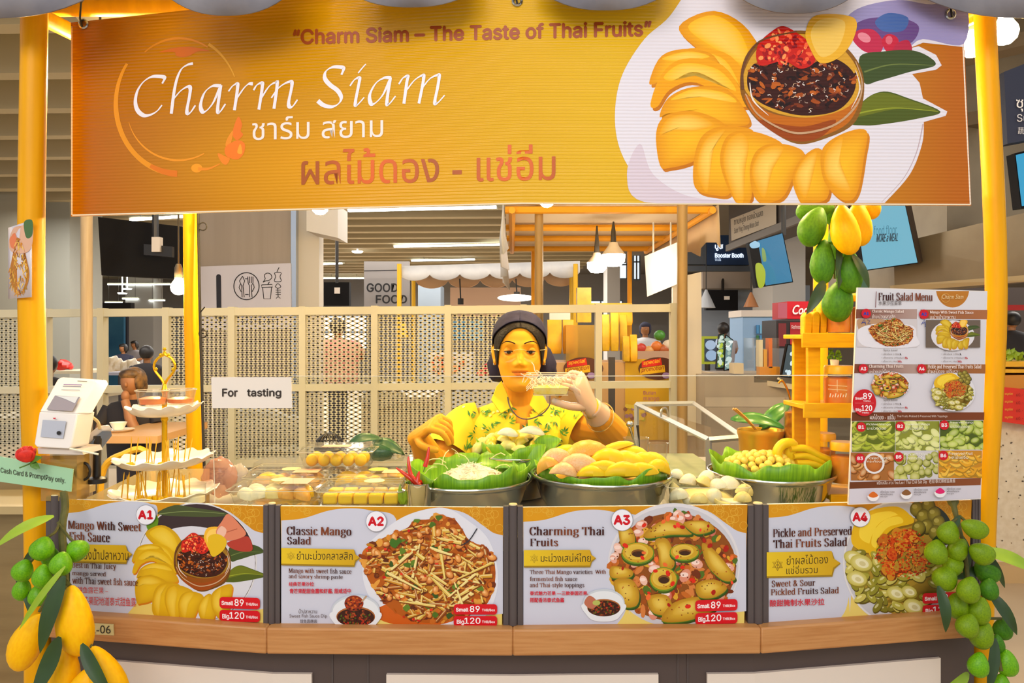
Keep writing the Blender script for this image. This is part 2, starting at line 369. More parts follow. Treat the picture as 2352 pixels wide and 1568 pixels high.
    def serif(s, t, x0, y0, x1, y1, col, sl=0, nw=1.05, nh=.36):
        P, Fc, lay = [], [], []
        for i, st in enumerate(serif_polys(t, nw, nh)):
            for h in st: Fc.append(tuple(range(len(P), len(P)+4))); P += h; lay += [i % 9]*4
        s.fit(P, Fc, x0, y0, x1, y1, col, sl, 0, lay)
    def pen(s, paths, nw, nh, ang, col):
        """Calligraphy: paths of pixel points drawn with a slanted broad nib."""
        for p in paths: s.polys(nibw(cat(p, 6), nw, nh, ang), col)
    def build(s, name, parent=None, m=None, **k): return s.mb.build(name, m or PRINT, parent, smooth=False, **k)
def pl(nodes):
    """Distance along a folded board: straight between nodes (px, Y)."""
    def f(x):
        for (a, A), (b, B) in zip(nodes, nodes[1:]):
            if x <= b or (b, B) == nodes[-1]:
                t = (x-a)/(b-a); return 1/((1-t)/A+t/B)
    return f
# ================================================================ HALL: floor, ceiling, walls, columns
m = MB(); m.box(-14, 9, -4, 28, -.05, 0); struct(m, 'floor', mat('hall_floor', 'b9a488', rough=.35, var='c4b094', vscale=1.5), None, smooth=False)
ce = thing('ceiling', None, None, (0, 12, 3.3), None, 'structure'); CEILM = mat('ceiling_grey', '8f877d', rough=.8); BAFF = mat('baffle_beige', 'b8aa8a', rough=.6)
m = MB(); m.box(-14, 9, 3.2, 28, 3.55, 3.65); m.build('ceiling_slab', CEILM, ce, smooth=False)
for i in range(26):
    y = 3.6+.78*i; m = MB(); a = .035
    m.prism([(-13.5, y+.25, 3.2), (1.9, y-.25, 3.2), (1.9, y-.25, 3.5), (-13.5, y+.25, 3.5)], (0, .13 if i < 7 else .2, 0)); m.build('ceiling_baffle', BAFF, ce, smooth=False)
WALLM = mat('wall_grey', 'a39d97', rough=.8); PALEW = mat('wall_pale', 'c3bfba', rough=.8); BLUEG = mat('wall_blue_grey', '8b97a3', rough=.7)
m = MB(); m.box(-14, 9, 26, 26.2, 0, 3.6); struct(m, 'wall_back', WALLM, smooth=False)
m = MB(); m.box(-13.7, -13.5, 3, 26, 0, 3.6); struct(m, 'wall_left', WALLM, smooth=False)
m = MB(); m.box(8.3, 8.5, 2, 26, 0, 3.6); struct(m, 'wall_right', mat('wall_brown', '8a7d6e', rough=.8), smooth=False)
# bright windows far behind
WINM = mat('window_daylight', 'dfeaf6', emit=1.2)
for i, (x0, y0, x1, y1, Y) in enumerate(((352, 735, 372, 806, 25.5), (1398, 575, 1440, 640, 22), (1455, 560, 1470, 642, 20), (1330, 690, 1430, 712, 24), (742, 725, 842, 800, 24))):
    w = thing('window_%d' % (i+1), None, None, at((x0+x1)/2, y1, Y), None, 'structure'); k = MB(); k.rectpx(x0, y0, x1, y1, Y, .05); k.build('pane', WINM, w, smooth=False)
    k = MB()
    for t in (0, .5, 1): x = x0+(x1-x0)*t; k.rectpx(x-1.5, y0, x+1.5, y1, Y-.06, .05)
    for t in (0, .5, 1): y = y0+(y1-y0)*t; k.rectpx(x0, y-1.5, x1, y+1.5, Y-.06, .05)
    k.build('window_frame', mat('window_frame_grey', '6a737c', rough=.5), w, smooth=False)
# column with the dining sign, and other columns
def colm(x0, x1, Y, d, mt, nm='column', top=3.6):
    a, b = at(x0, HY, Y), at(x1, HY, Y); k = MB(); k.box(a.x, b.x, Y, Y+d, 0, top); o = struct(k, nm, mt, smooth=False); return o
c1 = colm(455, 668, 5.2, .12, mat('column_taupe', 'a3968a', rough=.6, var='9c8f82', vscale=3, vdim=(5, 5, .2)), 'column'); colm(680, 733, 5.25, .12, mat('column_cream', 'd4cabb', rough=.6), 'column')
a = at(668, HY, 5.19); k = MB(); k.box(a.x, a.x+.036, 5.19, 5.3, 0, 3.6); struct(k, 'trim_1', mat('steel_trim', 'b8c0cc', rough=.25, metal=.8), smooth=False)
colm(100, 160, 10, .8, mat('column_sage', '9b9b92', rough=.7)); colm(-20, 44, 9.5, .8, mat('column_sage2', 'a5a090', rough=.7)); colm(288, 352, 22, .6, PALEW)
colm(960, 1012, 9.6, .5, BLUEG, 'column', 2.05); colm(1395, 1424, 14, .6, PALEW); colm(1775, 1850, 9.5, .8, PALEW)
# ================================================================ STALL: counter, posts, menu panels
CT = pl([(105, 1.645), (622, 1.557), (1178, 1.548), (1738, 1.558), (2250, 1.648)])
NODES = [105, 622, 1178, 1738, 2250]
def zpx(py, Y): return CZ-(py-HY)/F*Y
def strip(mb, x0, x1, z0, z1, d0, d1, col=None):
    """Wall strip following the folded counter front between two pixels, from d0 to d1 behind it."""
    xs = [x0]+[n for n in NODES if x0 < n < x1]+[x1]
    for a, b in zip(xs, xs[1:]):
        P = []
        for d in (d0, d1):
            A = at(a, HY, CT(a)); B = at(b, HY, CT(b)); P.append([(A.x, A.y+d), (B.x, B.y+d)])
        (p, q), (r, s_) = P
        mb.prism([(p[0], p[1], z0), (q[0], q[1], z0), (s_[0], s_[1], z0), (r[0], r[1], z0)], (0, 0, z1-z0), col)
DARK = mat('dark_grey_laminate', '4d403d', rough=.45); WHITE = mat('white_laminate', 'e2d5c8', rough=.5)
WOOD = mat('oak_veneer', 'c48b52', rough=.45, var='b67a42', vscale=6, vdim=(1.5, 6, 30), bump=.04, bscale=80)
POSTM = mat('dark_post', '544b4a', rough=.4, spec=.4); GOLDCAP = mat('beige_cap', 'd8c58e', rough=.4)
ctr = thing('market_counter', 'long food stall counter with oak ledge, dark grey base and white inset panels', 'counter', (0, 1.6, 0))
m = MB(); strip(m, 105, 2250, 0, .742, .02, .06); m.build('base_panel', DARK, ctr)
m = MB(); strip(m, 108, 2243, .741, .7955, -.028, .06); m.build('wood_ledge', WOOD, ctr, bevel=.004)
m = MB(); strip(m, 105, 2250, .94, .97, .03, .52); m.build('worktop', mat('worktop_steel', 'b9b2a0', rough=.35, metal=.3), ctr)
m = MB(); strip(m, 105, 2250, .0, .94, .50, .52); m.build('back_panel', DARK, ctr)
for a, b in ((205, 712), (885, 1515), (1628, 2168)):
    m = MB(); strip(m, a, b, .1, .683, .012, .022); m.build('inset_panel', WHITE, ctr)
for a, b in ((712, 885), (1515, 1628)):
    m = MB(); strip(m, a+45, a+48 , .0, .742, .018, .022); strip(m, b-45, b-42, .0, .742, .018, .022); m.build('panel_joint', POSTM, ctr)
for a, b in ((108, 150), (606, 644), (1156, 1201), (1717, 1764), (2232, 2250)):
    w = (b-a)
    m = MB(); strip(m, a, a+w*.27, .7955, 1.043, -.004, .012); strip(m, b-w*.27, b, .7955, 1.043, -.004, .012)
    A, B = at(a+w*.3, HY, CT(a+w*.3)), at(b-w*.3, HY, CT(b-w*.3)); c = (A+B)/2; r = (B.x-A.x)/2
    m.tube([(c.x, c.y, .7955), (c.x, c.y, 1.046)], r*1.12, 12)
    p = m.build('post', POSTM, ctr)
    k = MB(); k.lathe([(.0, 0), (r*1.1, 0), (r*1.0, .0025), (0, .003)], (c.x, c.y, 1.046), 14); k.build('post_cap', GOLDCAP, p)
# ---- dish pictures used on the print, traced once and placed by an affine map
def aff(c0, c1, sx, sy=None): return lambda x, y: (c1[0]+(x-c0[0])*sx, c1[1]+(y-c0[1])*(sy or sx))
def inpoly(p, P):
    x, y = p; r = False
    for (a, b), (c, d) in zip(P, P[1:]+P[:1]):
        if (b > y) != (d > y) and x < (c-a)*(y-b)/(d-b)+a: r = not r
    return r
def scat(P, n, rnd):
    xs, ys = zip(*P); out = []
    while len(out) < n:
        p = (rnd.uniform(min(xs), max(xs)), rnd.uniform(min(ys), max(ys)))
        if inpoly(p, P): out.append(p)
    return out
SL = [  # mango slices around the plate: outline, lit face
 ([(1560, 60), (1640, 25), (1720, 70), (1760, 170), (1700, 180), (1600, 110)], [(1580, 62), (1640, 35), (1700, 75), (1720, 150), (1640, 110)]),
 ([(1500, 175), (1530, 130), (1600, 110), (1680, 130), (1730, 210), (1690, 235), (1600, 170), (1530, 178)], [(1545, 130), (1600, 118), (1665, 138), (1695, 200), (1620, 160)]),
 ([(1492, 185), (1520, 128), (1580, 112), (1640, 128), (1650, 175), (1570, 158), (1505, 192)], [(1520, 135), (1580, 118), (1630, 130), (1570, 140)]),
 ([(1494, 238), (1520, 170), (1570, 135), (1660, 150), (1715, 235), (1690, 240), (1600, 190), (1540, 205), (1510, 245)], [(1525, 175), (1570, 145), (1650, 160), (1690, 210), (1600, 165), (1545, 185)]),
 ([(1515, 268), (1535, 225), (1590, 200), (1670, 205), (1720, 270), (1700, 290), (1600, 280), (1540, 260)], [(1540, 230), (1590, 205), (1660, 212), (1690, 235), (1600, 222)]),
 ([(1516, 380), (1507, 305), (1530, 265), (1590, 255), (1650, 275), (1668, 300), (1640, 340), (1590, 372), (1540, 385)], [(1515, 310), (1535, 272), (1590, 262), (1640, 285), (1600, 300), (1540, 300)]),
 ([(1596, 430), (1595, 360), (1615, 310), (1660, 290), (1730, 300), (1700, 350), (1680, 440), (1640, 448)], [(1603, 400), (1605, 355), (1625, 315), (1665, 298), (1640, 340), (1625, 440)]),
 ([(1690, 465), (1655, 380), (1665, 320), (1700, 300), (1760, 310), (1800, 340), (1740, 390), (1722, 465)], [(1690, 460), (1662, 380), (1672, 325), (1702, 306), (1720, 330), (1712, 390), (1708, 460)]),
 ([(1722, 400), (1735, 350), (1770, 330), (1820, 335), (1848, 355), (1825, 400), (1795, 455), (1740, 462)], [(1728, 400), (1742, 355), (1772, 335), (1800, 342), (1775, 390), (1755, 455)]),
 ([(1820, 410), (1840, 365), (1880, 340), (1905, 380), (1900, 455), (1850, 465), (1835, 460)], [(1826, 410), (1845, 368), (1875, 348), (1870, 390), (1850, 455)]),
 ([(1888, 400), (1890, 340), (1940, 305), (1990, 300), (1985, 360), (1970, 440), (1945, 462), (1910, 440)], [(1895, 400), (1898, 348), (1935, 315), (1930, 370), (1955, 440), (1920, 430)])]
def dish_mango(p, leaves=True, tone=('f6a60a', 'ffbf1c', 'ffd45e', 'd98306'), dk=0):
    d_ = lambda c: mixc(c, '3a1408', dk)
    R = random.Random(4)
    if leaves:
        p.blob([(1975, 130), (2030, 118), (2090, 115), (2130, 128), (2148, 150), (2090, 165), (2020, 185), (1985, 190)], '3f4f22')
        p.stroke([(1985, 165), (2050, 148), (2145, 150)], [4, 1], '6f7d3c', True)
        p.blob([(1950, 280), (1985, 230), (2030, 210), (2085, 225), (2160, 256), (2110, 272), (2030, 285), (1985, 288)], '4d5a14')
        p.poly(cat([(1960, 268), (2000, 220), (2040, 214), (2090, 230), (2150, 254), (2060, 250)], 6, True), '6b7314'); p.stroke([(1960, 262), (2050, 248), (2155, 256)], [4, 1], '9aa32a', True)
    for k, (o, h) in enumerate(SL):
        P = cat(o, 5, True); p.poly([(x+5, y+7) for x, y in P], 'c9750b' if k % 2 else 'd4820f')
        p.poly(P, (tone[1], mixc(tone[0], tone[3], .45)) if k not in (1, 3) else tone[0]); p.blob(h, (tone[2], tone[1] if k < 5 else tone[0]), 5)
    p.blob([(1700, 205), (1712, 130), (1760, 85), (1840, 70), (1920, 90), (1975, 150), (1984, 220), (1960, 285), (1890, 320), (1830, 330), (1770, 300), (1725, 260)], d_('8c5a14'))   # glass bowl
    p.blob([(1712, 215), (1725, 255), (1775, 300), (1835, 320), (1890, 312), (1950, 280), (1972, 225), (1900, 262), (1830, 270), (1760, 255)], d_('c56a0a'))
    p.blob([(1740, 275), (1790, 285), (1850, 290), (1920, 275), (1885, 315), (1835, 325), (1790, 312)], '9c4508')
    p.blob([(1708, 200), (1720, 140), (1765, 92), (1840, 78), (1915, 96), (1965, 150), (1975, 205), (1940, 250), (1850, 270), (1760, 250)], d_('d9a02a'))
    p.blob([(1716, 190), (1725, 155), (1770, 132), (1840, 120), (1920, 135), (1962, 170), (1960, 215), (1920, 255), (1840, 265), (1765, 245), (1728, 220)], '3a1207')
    P = cat([(1722, 190), (1735, 150), (1840, 130), (1955, 165), (1950, 215), (1900, 248), (1800, 250), (1735, 220)], 5, True)
    for x, y in scat(P, 190, R):
        p.ell(x, y, R.uniform(3, 13), R.uniform(2, 6), R.choice(['5a1e08', '220803', '7d3310', '2e0d05', 'a34a12', '431406', 'c06018']), R.uniform(-1, 1), 7)
    for x, y in scat(P, 60, R):
        a = R.uniform(0, 6); p.stroke([(x, y), (x+6*cos(a), y+4*sin(a)), (x+9*cos(a+.7), y+7*sin(a+.7))], [2.6, .6], R.choice(['e8d8cc', 'b99a86', 'fff4ea', 'd9b08a']))
    p.blob([(1745, 150), (1740, 105), (1775, 70), (1800, 60), (1830, 75), (1860, 100), (1872, 140), (1840, 158), (1800, 140)], 'cc1f12')
    for x, y in scat([(1748, 140), (1745, 105), (1790, 66), (1835, 82), (1862, 112), (1866, 145), (1800, 148)], 110, R):
        p.ell(x, y, R.uniform(3, 9), R.uniform(2, 6), R.choice(['f0432a', 'a80f10', 'ff6a3a', 'e02a18', '861018', 'ff9a55', 'd8341c']), R.uniform(0, 3), 7)
    p.blob([(1850, 75), (1875, 35), (1960, 40), (1962, 85), (1930, 130), (1885, 145), (1860, 110)], 'f0b42c'); p.blob([(1862, 80), (1885, 45), (1940, 50), (1925, 110), (1885, 130)], 'f6c95c')
    p.stroke(cat([(1706, 205), (1708, 150), (1745, 95), (1830, 72)], 6), [7, 3], '6f4424'); p.stroke(cat([(1712, 215), (1740, 262), (1800, 298), (1850, 305), (1920, 285), (1968, 240), (1980, 190), (1965, 140)], 6), [3, 5, 5, 2], 'c9a079')
    p.stroke(cat([(1722, 190), (1730, 230), (1765, 265)], 6), [2, 4, 1], 'f4e6da'); p.stroke(cat([(1965, 160), (1975, 205), (1955, 250)], 6), [1, 4, 1], 'eddccd')
def salad_sticks(p, P, n, R, cols, l=(34, 80), w=(5, 11)):
    for x, y in scat(P, n, R):
        a = R.uniform(-.9, .9)+(pi if R.random() < .5 else 0)+(R.random() < .25)*1.1; L = R.uniform(*l)/2; q = (x+L*cos(a), y+L*sin(a)); o = (x-L*cos(a), y-L*sin(a))
        if inpoly(q, P) and inpoly(o, P):
            W_ = R.uniform(*w); c = R.choice(cols); p.stroke([(o[0]+1.5, o[1]+2.5), (q[0]+1.5, q[1]+2.5)], [W_, W_*.5], '7a3c0a'); p.stroke([o, q], [W_, W_*.5], c); p.stroke([(o[0], o[1]-W_*.2), (q[0], q[1]-W_*.12)], [W_*.35, W_*.2], mixc(c, 'fff0b0', .45))
PILE2 = cat([(836, 1265), (880, 1235), (935, 1212), (950, 1195), (985, 1192), (1000, 1184), (1040, 1190), (1062, 1215), (1078, 1240), (1120, 1262), (1137, 1300), (1134, 1350), (1110, 1395), (1040, 1425), (960, 1428), (900, 1400), (860, 1355), (838, 1310)], 4, True)
def dish_classic(p):
    R = random.Random(7); p.poly(PILE2, 'b0560c')
    for x, y in scat(PILE2, 260, R): p.ell(x, y, R.uniform(5, 14), R.uniform(4, 8), R.choice(['c4671a', '8f3c08', 'd98a2a', 'e09a3c', '6a2a08', 'b8781c', 'a04a10']), R.uniform(0, 3), 8)
    salad_sticks(p, PILE2, 150, R, ['d9a43a', 'c98b28', 'e0b44c', 'b5611a', 'cf9a30', 'a8581a', 'd8b048'])
    for x, y in scat(PILE2, 46, R):
        r = R.uniform(7, 11); a = R.uniform(0, 3); p.ell(x+1, y+2, r*1.2, r*.85, '7a3008', a, 12); p.ell(x, y, r*1.15, r*.8, ('eaa65a', R.choice(['c46c20', 'b8601a', 'cc7a2a'])), a, 12); p.ell(x-2, y-2, r*.5, r*.3, 'f0b878', a, 8)
    for x, y in scat(PILE2, 22, R): p.blob([(x+R.uniform(4, 11)*cos(k), y+R.uniform(4, 9)*sin(k)) for k in (0, .9, 1.9, 2.8, 3.7, 4.6, 5.5)], R.choice(['4c6a1a', '35511a', '5f7d22']))
    for x, y in scat(PILE2, 40, R): p.ell(x, y, R.uniform(2, 5), R.uniform(2, 4), R.choice(['c41a10', '7c1408', 'e0361c']), 0, 6)
    salad_sticks(p, [(900, 1215), (1050, 1200), (1130, 1290), (1110, 1380), (950, 1410), (860, 1330)], 34, R, ['e0c060', 'dab850', 'e8d080'], (50, 95), (6, 10))
    for x, y in scat(PILE2, 170, R): p.ell(x, y, R.uniform(3, 8), R.uniform(1.5, 4), R.choice(['7a3a0c', '9c4c10', 'c8641c', '5a2408', 'b0560e', 'd8882c']), R.uniform(-1, 1), 7)
    p.blob([(895, 1245), (900, 1236), (910, 1240), (916, 1234), (922, 1242), (914, 1252), (908, 1258), (898, 1254)], '3f6c1c')
PLATE3 = (1548, 1297, 148, 138)
def dish_charming(p):
    R = random.Random(11); P = [(1548+143*cos(a/20*pi), 1302+124*sin(a/20*pi)) for a in range(40)]; p.poly(P, '8a4a12')
    for x, y in scat(P, 240, R): p.ell(x, y, R.uniform(6, 18), R.uniform(4, 10), R.choice(['c98a1e', '9c4a0e', 'd8a02a', 'a8380e', '6f2c0c', 'c0641e', '4f6a1c', 'd07a3a']), R.uniform(0, 3), 8)
    for x, y in scat(P, 40, R): r = R.uniform(9, 17); p.ell(x, y, r, r*.7, R.choice(['dfa08a', 'd88a70', 'e8b8a4', 'c86a58']), R.uniform(0, 3), 12); p.ell(x-2, y-2, r*.6, r*.35, 'f2d2c4', 0, 10)
    for pts in ([(1422, 1200), (1450, 1212), (1458, 1245), (1430, 1255), (1422, 1230)], [(1480, 1225), (1520, 1196), (1560, 1198), (1590, 1225), (1540, 1228), (1490, 1236)], [(1505, 1240), (1530, 1236), (1545, 1262), (1548, 1300), (1520, 1310), (1512, 1270)], [(1612, 1248), (1640, 1262), (1680, 1310), (1688, 1330), (1660, 1332), (1625, 1298)],
                [(1405, 1300), (1450, 1308), (1448, 1325), (1405, 1326)], [(1412, 1332), (1450, 1330), (1468, 1360), (1462, 1390), (1432, 1392), (1415, 1360)], [(1488, 1370), (1530, 1366), (1545, 1395), (1530, 1412), (1498, 1405)], [(1520, 1425), (1545, 1385), (1600, 1370), (1650, 1375), (1640, 1400), (1580, 1425)], [(1600, 1340), (1640, 1330), (1670, 1350), (1640, 1372), (1605, 1370)], [(1570, 1200), (1620, 1196), (1640, 1215), (1600, 1226)]):
        p.blob([(x+3, y+6) for x, y in pts], '2f4a10'); p.blob([(x, y+2) for x, y in pts], '4f7414'); p.blob(pts, ('d8b030', 'b07c16')); cx, cy = sum(a for a, b in pts)/len(pts), sum(b for a, b in pts)/len(pts); p.blob([(x*.6+cx*.4-2, y*.6+cy*.4-3) for x, y in pts], ('e2c255', 'cda02c'))
    for cx, cy, rx, ry in ((1465, 1270, 38, 25), (1572, 1268, 34, 20), (1524, 1330, 32, 28)):
        p.ell(cx, cy+5, rx, ry, '3a5510'); p.ell(cx, cy, rx, ry, '6d8a1c'); p.ell(cx, cy-1, rx*.93, ry*.9, 'c99c22'); p.ell(cx-3, cy-3, rx*.7, ry*.7, ('d0a834', 'dcba48')); p.ell(cx+1, cy, rx*.42, ry*.36, '7a4a18'); p.ell(cx+1, cy+2, rx*.36, ry*.26, '3d200c')
    for x, y in scat(P, 34, R): r = R.uniform(4, 9); p.ell(x, y, r, r*.7, R.choice(['d8260e', 'f0442a', 'a81808', 'e86a2c']), R.uniform(0, 3), 8)
    for x, y in scat(P, 130, R): p.ell(x, y, 1.6, 1.4, R.choice(['8a3208', '5a2008', 'b04a12']), 0, 5)
PLATE4 = (2062, 1292, 122, 138)
def dish_pickle(p):
    R = random.Random(5); P = [(2062+112*cos(a/20*pi), 1300+118*sin(a/20*pi)) for a in range(40)]; P = [q for q in P if q[1] < 1385]+[(2110, 1400), (2060, 1412), (2010, 1395)]; p.poly(P, 'a8862a')
    for o in ([(2000, 1268), (1958, 1250), (1962, 1205), (2000, 1172), (2060, 1163), (2090, 1185), (2050, 1185), (2010, 1215)], [(1995, 1268), (2005, 1225), (2040, 1190), (2085, 1180), (2098, 1200), (2050, 1215), (2020, 1250), (2010, 1282)]):
        p.blob([(x+3, y+4) for x, y in o], '8a6410'); p.blob(o, 'e2b214'); p.blob([(x*.7+2030*.3-4, y*.7+1210*.3-3) for x, y in o], 'f2cf3a')
    for x, y in ((2105, 1168), (2132, 1160), (2120, 1185), (2145, 1180), (2155, 1200), (2128, 1208), (2148, 1222), (2110, 1212)): p.ell(x+2, y+3, 15, 17, '3c3408'); p.ell(x, y, 15, 17, ('9a8a2c', '5f5210'), .4); p.ell(x-4, y-5, 6, 5, 'b0a04a')
    for x, y in scat(P, 130, R):
        if y > 1262:
            c = R.choice(['8a8424', 'a39a34', '9a8e2c', '7d741e', 'b4aa44', 'c8ba5a']); a = R.uniform(-1, 1.2); p.ell(x+1, y+3, 15, 8, '5a4c10', a, 14); p.ell(x, y, 15, 8, (mixc(c, 'e8dc90', .3), c) if 0 else c, a, 14); p.ell(x-2, y-2, 7, 2.6, mixc(c, 'f4ecb0', .5), a, 8)
    for x, y, r in ((1960, 1280, 22), (1978, 1292, 26), (1968, 1328, 24), (2058, 1362, 22), (2098, 1392, 24), (2088, 1358, 18)):
        p.ell(x+2, y+4, r, r*.72, '8d7d22', .3); p.ell(x, y, r, r*.7, ('e0d68e', 'bfb048'), .3); p.ell(x+2, y+1, r*.62, r*.38, 'e6deb0', .4); p.ell(x+3, y+2, r*.3, r*.2, 'cfc28a', .4)
    Q = [(2030, 1230), (2090, 1212), (2140, 1240), (2140, 1300), (2090, 1330), (2040, 1320), (2010, 1280)]
    for x, y in scat(Q, 44, R): r = R.uniform(9, 17); p.ell(x+1, y+3, r, r*.8, '7a3a10', 0, 10); p.ell(x, y, r, r*.78, R.choice(['cc8420', 'd8982c', 'c06a1c', 'b88a2c', 'd6541c']), R.uniform(0, 3), 10, jit=.12, rnd=R)
    for x, y in scat(Q, 420, R): p.ell(x, y, R.uniform(1.2, 4), R.uniform(1, 3), R.choice(['c0300e', 'e06a1c', 'a8280c', 'f0902c', 'd84a14']), 0, 5)
def dip(p, cx, cy, s=1, tilt=0):
    R = random.Random(int(cx)); p.ell(cx, cy-10*s, 60*s, 40*s, 'c4cad2'); p.blob([(cx-58*s, cy-8*s), (cx-50*s, cy+24*s), (cx-25*s, cy+42*s), (cx+25*s, cy+42*s), (cx+48*s, cy+26*s), (cx+58*s, cy-8*s)], 'e2e4e8'); p.ell(cx, cy-8*s, 57*s, 36*s, 'dfe2e6'); p.ell(cx, cy+4*s, 48*s, 25*s, 'a8622e')
    p.ell(cx, cy+6*s, 46*s, 23*s, '3a1408')
    for i in range(90): a, r = R.uniform(0, 6.3), R.random()**.5; p.ell(cx+42*s*r*cos(a), cy+6*s+20*s*r*sin(a), 3.4*s, 2.2*s, R.choice(['6a2410', '8a3a14', '2a0c06', 'a34a1c', '4a5a14', 'b02a14']), R.uniform(0, 3), 6)
def price(pr, x0, y0, x1, y1, sl=0):
    h = (y1-y0)*.47
    for y, a, b in ((y0, 'Small', '89'), (y1-h, 'Big', '120')):
        w = x1-x0; pr.rrect(x0, y, x1, y+h, h*.3, 'd00a1c', sl)
        xa = x0+w*(.05 if a == 'Small' else .07); f = lambda x: sl*(x-x0)
        pr.text(a, xa, y+h*.34+f(xa), xa+w*(.29 if a == 'Small' else .17), y+h*(.72 if a == 'Small' else .88)+f(xa), 'f4eaea', sl, bold=.9)
        xb = x0+w*(.37 if a == 'Small' else .245); pr.text(b, xb, y+h*.16+f(xb), xb+w*(.23 if a == 'Small' else .37), y+h*.76+f(xb), 'f6f0f0', sl, bold=.7)
        pr.text('THB/Box', x0+w*.65, y+h*.44+f(x0+w*.65), x0+w*.95, y+h*.72+f(x0+w*.65), 'f0dede', sl, 0, .5)
def badge(pr, x, y, r, t):
    pr.ell(x, y, r+1.2, r+1.2, '9a9aa2'); pr.ell(x, y, r, r, 'eceaf2'); pr.text(t, x-r*.84, y-r*.5, x+r*.78, y+r*.48, 'cc0a20', bold=3.4)
BROWN = lambda x, y: mixc('3a1414', '7d3c1c', .5+.5*sin(x*.045+y*.02))
def star(pr, x, y, r, col):
    for k in range(2): pr.stroke([(x+r*cos(pi/6+k*pi/3+i*2*pi/3), y+r*sin(pi/6+k*pi/3+i*2*pi/3)) for i in (0, 1, 2, 0)], r*.12, col)
    for k in range(6): a = k*pi/3+pi/6; pr.stroke([(x, y), (x+r*.7*cos(a), y+r*.7*sin(a))], r*.1, col)
def ribbon(pr, x0, y0, x1, y1, sl=0):
    m_ = (y0+y1)/2; t = (y1-y0)*.3; f = lambda P: [(x, y+sl*(x-x0)) for x, y in P]
    pr.poly(f([(x0, y0+3), (x1-t*1.1, y0+3), (x1-t*.8, y0+t+2), (x1+1, m_+2), (x1-t*.8, y1-t+3), (x1-t*1.1, y1+4), (x0, y1+4)]), '9c7a10')
    pr.poly(f([(x0, y0), (x1-t*1.2, y0), (x1-t, y0+t), (x1, m_), (x1-t, y1-t), (x1-t*1.2, y1), (x0, y1)]), lambda x, y: mixc('e3c024', 'c99c14', (x-x0)/(x1-x0)))
def menu_panel(code, q, label, draw, white, gold_tr):
    Yb = lambda x: CT(x)-.001
    c = at((q[0][0]+q[1][0])/2, 1443, CT((q[0][0]+q[1][0])/2)); root = thing('dish_sign', label, 'sign', (c.x, c.y, c.z), 'dish panels along the counter front')
    Q = [at(x, y, CT(x)) for x, y in q]; b = MB(); b.prism(Q, (0, .008, 0)); b.build('board', mat('board_white', 'd8d2cc', rough=.4), root)
    bgp = Pr(Yb); f = lambda u, v: ((q[0][0]*(1-u)+q[1][0]*u)*(1-v)+(q[3][0]*(1-u)+q[2][0]*u)*v, (q[0][1]*(1-u)+q[1][1]*u)*(1-v)+(q[3][1]*(1-u)+q[2][1]*u)*v)
    R = random.Random(3); bgp.field(f, lambda u, v: mixc(mixc('d7960e', 'c9860a', u), 'e6cf6e', max(0, min(1, (v-.55)*3))), 8, 6)
    for i in range(26):
        x, y = q[1][0]-R.uniform(8, 95), q[1][1]+R.uniform(4, 56); bgp.ring(x, y, 9, 9, .9, 'ddab38', 10)
    for i in range(10): x, y = q[0][0]+R.uniform(10, 70), q[0][1]+R.uniform(5, 16); bgp.ring(x, y, 7, 6, .8, 'ddab38', 10)
    for w in white: bgp.poly(w, 'c9cad8')
    bgp.build('printed_background', root)
    L = Pr(Yb, z=.0046); I = Pr(Yb, z=.0010); Pp = Pr(Yb, z=.0050); draw(I, L, Pp)
    I.build('dish_picture', root); L.build('lettering', root); Pp.build('price_tag', root); return root
WV = lambda L_, T_, dx=0, s=1: [(L_, T_+33), (L_+35*s, T_+31), (L_+70*s, T_+22), (L_+110*s, T_+11), (L_+145*s, T_+6), (L_+185*s, T_+8), (L_+215*s, T_+16)]
